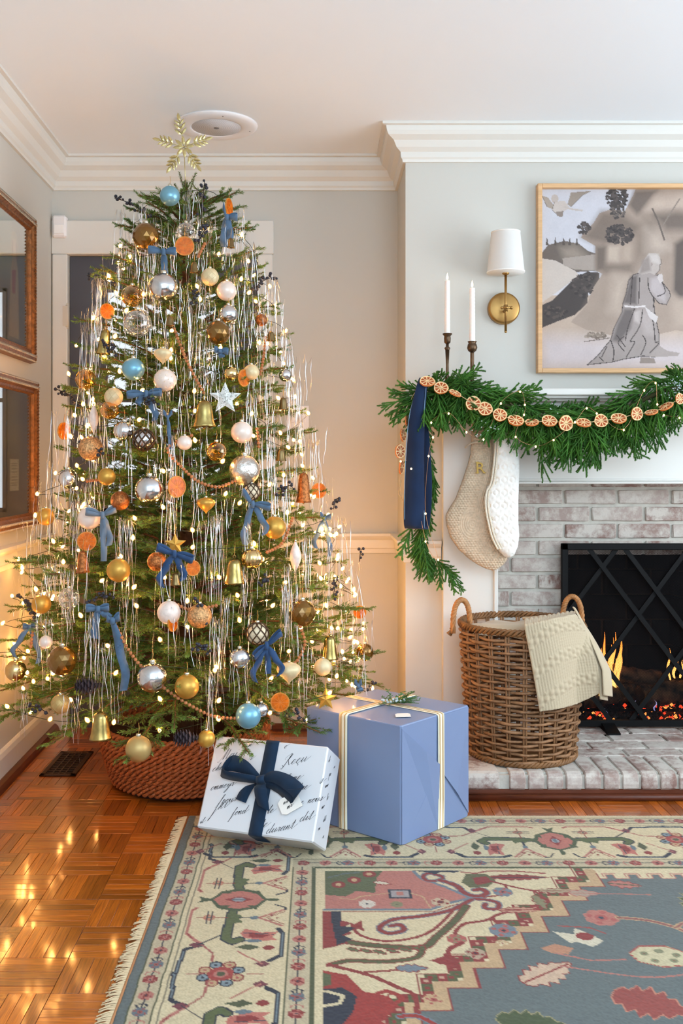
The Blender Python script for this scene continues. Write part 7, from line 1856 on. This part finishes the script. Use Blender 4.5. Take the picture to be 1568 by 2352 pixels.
# ---- fairy lights in the garland
fl = thing('fairy_lights', 'tiny warm fairy lights on copper wire threaded through the mantel garland', 'lights', P(1200, 950, 3.65)); fb_ = emis('fairy_bulb', (1, .66, .28), 9); cw_ = mat('copper_wire', '#c69a72', .35, .9)
FLP = [(920,1060),(944,1077),(977,1244),(1006,1286),(977,1180),(984,1048),(994,1005),(990,971),(1030,950),(1071,993),(1110,1010),(1150,927),(1194,900),(1205,930),(1203,953),(1184,1004),(1230,1026),(1271,1011),(1320,970),(1347,938),(1370,950),(1432,988),(1479,897),(1505,880),(1509,929),(1524,954),(1560,960)]
f0_ = Vector(fl['_o'])
for x, y in FLP: mb = MB(); c = P(x, y, 3.645); mb.lathe([(.0004,-.004),(.0028,-.002),(.0033,0),(.0028,.003),(.0004,.0045)], 8, c); part('bulb', mb, fb_, fl)
mb = MB(); mb.tube(catmull([P(x, y-2, 3.652+.02*((i % 3) == 1)) for i, (x, y) in enumerate(FLP)], 5), .0007, 4); part('wire', mb, cw_, fl)
# ================================================================== stockings
def stocking(name, label, outline, d, T_, bump, m, parts_=(), lean=0.0):
    pts = [P(x, y, d) for x, y in outline]; poly = [(p.x, p.z) for p in pts]; xs = [p[0] for p in poly]; zs = [p[1] for p in poly]; st = .0019
    X, Z = np.meshgrid(np.arange(min(xs)-st, max(xs)+st*2, st), np.arange(min(zs)-st, max(zs)+st*2, st)); ins = in_poly(X, Z, poly); dd = seg_dist(X, Z, poly, True); dd = np.where(ins, dd, 0)
    o = thing(name, label, 'stocking', (sum(xs)/len(xs), d, max(zs)), 'knitted stockings on the mantel'); ox, oy, oz = o['_o']
    h = T_*np.sqrt(np.clip(1-(1-np.minimum(dd, .036)/.036)**2, 0, 1)); b_ = bump(X, Z, dd)*np.clip(dd/.004, 0, 1)
    id_ = -np.ones(X.shape, int); k_ = np.argwhere(ins); id_[ins] = np.arange(len(k_)); nV = len(k_); xi, zi, hi, bi = X[ins], Z[ins], h[ins], b_[ins]
    V = np.concatenate([np.stack([xi-ox, -hi-bi, zi-oz], 1), np.stack([xi-ox, hi*.5+.001, zi-oz], 1)])
    q = ins[:-1,:-1] & ins[1:,:-1] & ins[1:,1:] & ins[:-1,1:]; a, b, c, e = id_[:-1,:-1][q], id_[:-1,1:][q], id_[1:,1:][q], id_[1:,:-1][q]
    Fc = np.concatenate([np.stack([a, b, c, e], 1), np.stack([a, e, c, b], 1)+nV])
    me = bpy.data.meshes.new('knit_body'); me.from_pydata(V.tolist(), [], Fc.tolist()); me.materials.append(m); me.polygons.foreach_set('use_smooth', [True]*len(me.polygons)); me.update(); link('knit_body', me, o); return o
def moss(p):
    def f_(X, Z, dd):
        u, v = X/p, Z/(p*.8); row = np.floor(v); s_ = np.where(row % 2 == 0, 0, .5); return .0065*np.abs(np.sin(PI*(u+s_)))**.6*np.abs(np.sin(PI*v))**.6
    return f_
def moss_cable(X, Z, dd):
    b_ = moss(.0115)(X, Z, dd); cx, cz = P(1085, 1203, 3.8).x, P(1085, 1203, 3.8).z; r = np.hypot((X-cx)/1.0, (Z-cz)/1.25); ringz = (r < .052)
    r2 = np.where(ringz, .0032*np.abs(np.sin(r*PI/.0085))+.0012*np.abs(np.sin(Z*PI/.005)), b_)
    xe = P(1112, 1000, 3.8).x+.03*np.sin((Z-1.1)*9); rib_ = np.abs(X-xe) < .016; return np.where(rib_ & (Z > cz+.02), .003*np.abs(np.sin((X-xe)*PI/.008))+.001*np.abs(np.sin(Z*PI/.006)), r2)
yb = mat('oatmeal_chunky_yarn', '#cdb79c', .95, var=.12, vscale=90, sheen=.2); yw = mat('white_cable_yarn', '#e9e7e1', .95, sheen=.2, var=.04, vscale=90)
o = stocking('knit_stocking', 'oatmeal chunky knit stocking with a gold letter R, left of the white one',
    [(1083,970),(1132,970),(1133,1060),(1134,1110),(1133,1140),(1135,1180),(1142,1225),(1156,1258),(1166,1275),(1164,1286),(1156,1297),(1142,1307),(1132,1311),(1113,1306),(1095,1297),(1075,1283),(1052,1262),(1033,1235),(1024,1205),(1022,1185),(1030,1168),(1045,1145),(1060,1105),(1072,1070),(1080,1040)], 3.825, .024, moss_cable, yb)
mb = MB(); mb.tube(catmull([P(1068,1028,3.815), P(1082,1018,3.80), P(1105,1015,3.798), P(1128,1018,3.80)], 5), .004, 8); part('cuff_roll', mb, yb, o)
# gold letter R
fc = bpy.data.curves.new('letter', 'FONT'); fc.body = 'R'; fc.size = .062; fc.extrude = .0022; fc.bevel_depth = .0005; fc.align_x = 'CENTER'; fo = bpy.data.objects.new('t', fc); C.objects.link(fo)
bpy.context.view_layer.update(); me = bpy.data.meshes.new_from_object(fo.evaluated_get(bpy.context.evaluated_depsgraph_get())); bpy.data.objects.remove(fo); me.name = 'letter_r'
me.materials.clear(); me.materials.append(mat('antique_gold_letter', '#a08040', .4, .7)); rp = P(1103, 1087, 3.786)-Vector(o['_o']); lo = link('gold_letter', me, o, rp, (PI/2, -.05, 0)); lo['label'] = 'gold metal letter R'
sf = MB(); z0 = rp.z
for (xa, za, wa) in ((-.0125,0,.014),(.0165,0,.010),(-.0135,.0415,.012)): sf.box((rp.x+xa-wa/2+o['_o'][0]-.0, rp.y+o['_o'][1]-.0022, z0+za+o['_o'][2]), (rp.x+xa+wa/2+o['_o'][0], rp.y+o['_o'][1]+.0022, z0+za+.0035+o['_o'][2]))
part('letter_serifs', sf, mat('antique_gold_letter', '#a08040', .4, .7), o, 'stuff')
def cable(X, Z, dd):
    x0 = P(1172, 1100, 3.79).x; u = (X-x0)/.016; k = np.floor(u); ph = Z/.05+k*.5; tw = np.abs(np.sin(PI*(u*.5+.35*np.sin(2*PI*ph)))); col = .0045*tw**.7
    return col+.0010*np.abs(np.sin(Z*PI/.0055+np.abs(u-np.floor(u)-.5)*3))
o = stocking('knit_stocking', 'white cable knit stocking hanging right of the oatmeal one',
    [(1136,965),(1190,965),(1193,1020),(1192,1080),(1190,1150),(1190,1200),(1192,1230),(1189,1255),(1180,1276),(1170,1281),(1158,1279),(1144,1265),(1133,1248),(1125,1225),(1118,1195),(1112,1160),(1112,1140),(1117,1118),(1126,1108),(1130,1080),(1135,1030)], 3.783, .024, cable, yw)
mb = MB(); xs_ = [(1140,970),(1136,1040),(1128,1105),(1117,1130),(1115,1165),(1122,1205),(1130,1235),(1143,1262)]
for off in (0, 6, 12):
    mb.tube(catmull([P(x+off, y, 3.762) for x, y in xs_], 8), .0042, 6)
part('side_ribbing', mb, mat('ivory_side_yarn', '#ddd3bf', .95, var=.1, vscale=200, bump=.6, bscale=300), o, 'stuff')
# ================================================================== framed prints on the left wall
fr_m = mat('antique_gilt_frame', '#8a5a32', .35, .55, var=.35, vscale=60, bump=.4, bscale=160)
fr_l = mat('gilt_silvery_sheen', '#b9ab98', .3, .7)  # silvery reflection on top and bottom beading, put into the colour
def wall_frame(label, d0, d1, z0, z1, paint):
    th = math.atan2(XL(d1)-XL(d0), d1-d0); ux_ = Vector((math.sin(th), math.cos(th), 0)); nrm = Vector((ux_.y, -ux_.x, 0)); c = Vector((XL((d0+d1)/2), (d0+d1)/2, (z0+z1)/2))
    o = thing('framed_print', label, 'picture', c, 'framed prints on the left wall'); W_ = d1-d0; H_ = z1-z0; fw_ = .058
    prof = [(0,.0),(.004,.022),(.012,.03),(.022,.032),(.032,.027),(.040,.018),(.047,.017),(.052,.020),(fw_,.010),(fw_,.0)]
    cs = [(-W_/2,-H_/2),(W_/2,-H_/2),(W_/2,H_/2),(-W_/2,H_/2)]
    def wp(u, v, n_): return c+ux_*u+Vector((0,0,v))+nrm*n_
    for k in range(4):
        a, b = cs[k], cs[(k+1) % 4]; da = (1 if a[0] < 0 else -1, 1 if a[1] < 0 else -1); db = (1 if b[0] < 0 else -1, 1 if b[1] < 0 else -1)
        vs = [wp(a[0]+da[0]*q, a[1]+da[1]*q, h_) for q, h_ in prof]+[wp(b[0]+db[0]*q, b[1]+db[1]*q, h_) for q, h_ in prof]; n = len(prof)
        mb = MB(); mb.add(vs, [(i, i+1, n+i+1, n+i) for i in range(n-1)]+[tuple(range(n)), tuple(range(n, 2*n))[::-1]]); rl = part('frame_rail', mb, fr_m, o)
        mb = MB(); L_ = W_ if k % 2 == 0 else H_; cnt = int(L_/.0135)
        for i in range(1, cnt):
            t = i/cnt; 
            for off, hh, ln in ((.008, .027, .010), (.027, .031, .012)):
                u = a[0]+(b[0]-a[0])*t+da[0]*(off if a[0] == b[0] or k % 2 == 1 else 0); v = a[1]+(b[1]-a[1])*t+da[1]*(off if k % 2 == 0 else 0)
                tt_ = Vector((1 if k % 2 == 0 else .35, .35 if k % 2 == 0 else 1)).normalized()
                p = wp(u, v, hh); al = ux_ if k % 2 == 0 else Vector((0,0,1)); cr = Vector((0,0,1)) if k % 2 == 0 else ux_
                q_ = (al*.5+cr).normalized(); mb.tube([p-q_*ln*.45, p+q_*ln*.45], .0034, 5, smooth=True)
        org = rl['_o']; part('carved_beading', mb, fr_l if k % 2 == 0 else fr_m, o, 'stuff')
    mb = MB(); a_ = fw_-.004; mb.add([wp(-W_/2+a_,-H_/2+a_,.003), wp(W_/2-a_,-H_/2+a_,.003), wp(W_/2-a_,H_/2-a_,.003), wp(-W_/2+a_,H_/2-a_,.003), wp(-W_/2+a_,-H_/2+a_,0), wp(W_/2-a_,-H_/2+a_,0), wp(W_/2-a_,H_/2-a_,0), wp(-W_/2+a_,H_/2-a_,0)], [(0,1,2,3),(7,6,5,4),(0,4,5,1),(1,5,6,2),(2,6,7,3),(3,7,4,0)]); part('backing', mb, OM['lattice'], o)
    w2, h2 = W_-2*a_, H_-2*a_; Rr = Raster(w2, h2, .004, '#6d7f78'); paint(Rr, w2, h2); nz = np.random.rand(Rr.ny, Rr.nx); Rr.c *= (1+.12*(nz-.5))[..., None]
    def fn_(X, Y):
        U = X-w2/2; V_ = h2/2-Y; return np.stack([ux_.x*U+nrm.x*.005, ux_.y*U+nrm.y*.005, V_], -1)
    me = raster_mesh('print', Rr, fn_, mat('old_print', '#ffffff', .6, attr='col')); link('print', me, o)
    mb = MB(); g_ = .0085; mb.add([wp(-w2/2,-h2/2,g_), wp(w2/2,-h2/2,g_), wp(w2/2,h2/2,g_), wp(-w2/2,h2/2,g_)], [(0,1,2,3)]); mb.add([wp(-w2/2,-h2/2,g_+.0015), wp(w2/2,-h2/2,g_+.0015), wp(w2/2,h2/2,g_+.0015), wp(-w2/2,h2/2,g_+.0015)], [(0,1,2,3)])
    mb.f[1] = mb.f[1]; part('glass', mb, clearish('picture_glass', (.97,.99,.98), .35, .02), o)
def paint1(R_, w_, h_):
    R_.rect(0, 0, w_, h_, '#8ea69b'); R_.shade([(0,.5*h_),(w_,.45*h_),(w_,h_),(0,h_)], '#71695a', .8, .05); R_.shade([(.6*w_,0),(w_,0),(w_,h_),(.7*w_,h_)], '#3d5550', .8, .04)
    x = .63*w_; R_.ell(x, .22*h_, .05, .06, '#c9b07a', .5); R_.poly([(x-.05,.42*h_),(x-.02,.28*h_),(x+.02,.28*h_),(x+.05,.42*h_),(x+.06,.95*h_),(x-.07,.95*h_)], '#b9a98c'); R_.poly([(x-.03,.42*h_),(x+.02,.4*h_),(x+.01,.6*h_),(x-.03,.6*h_)], '#a5543c'); R_.ell(x, .22*h_, .022, .03, '#d3b795'); R_.line([(x-.024,.2*h_),(x-.03,.3*h_)], .014, '#7a4c30'); R_.line([(x+.024,.2*h_),(x+.03,.3*h_)], .014, '#7a4c30')
def paint2(R_, w_, h_):
    R_.rect(0, 0, w_, h_, '#4b5560'); R_.shade([(0,0),(.7*w_,0),(.7*w_,.5*h_),(0,.5*h_)], '#8a8c74', .7, .05); R_.shade([(0,.7*h_),(w_,.7*h_),(w_,h_),(0,h_)], '#4c3028', .7, .05)
    R_.rect(.45*w_, .55*h_, .68*w_, .8*h_, '#c9cdc6'); 
    for k in range(9): R_.line([(.49*w_, (.58+.022*k)*h_), (.64*w_, (.58+.022*k)*h_)], .003, '#8c8c86')
wall_frame('gilt carved frame with a pale standing figure print, the upper one on the left wall', 3.45, 4.036, 1.615, 2.214, paint1)
wall_frame('gilt carved frame with a dark print under glass, the lower one on the left wall', 3.47, 4.075, .94, 1.542, paint2)
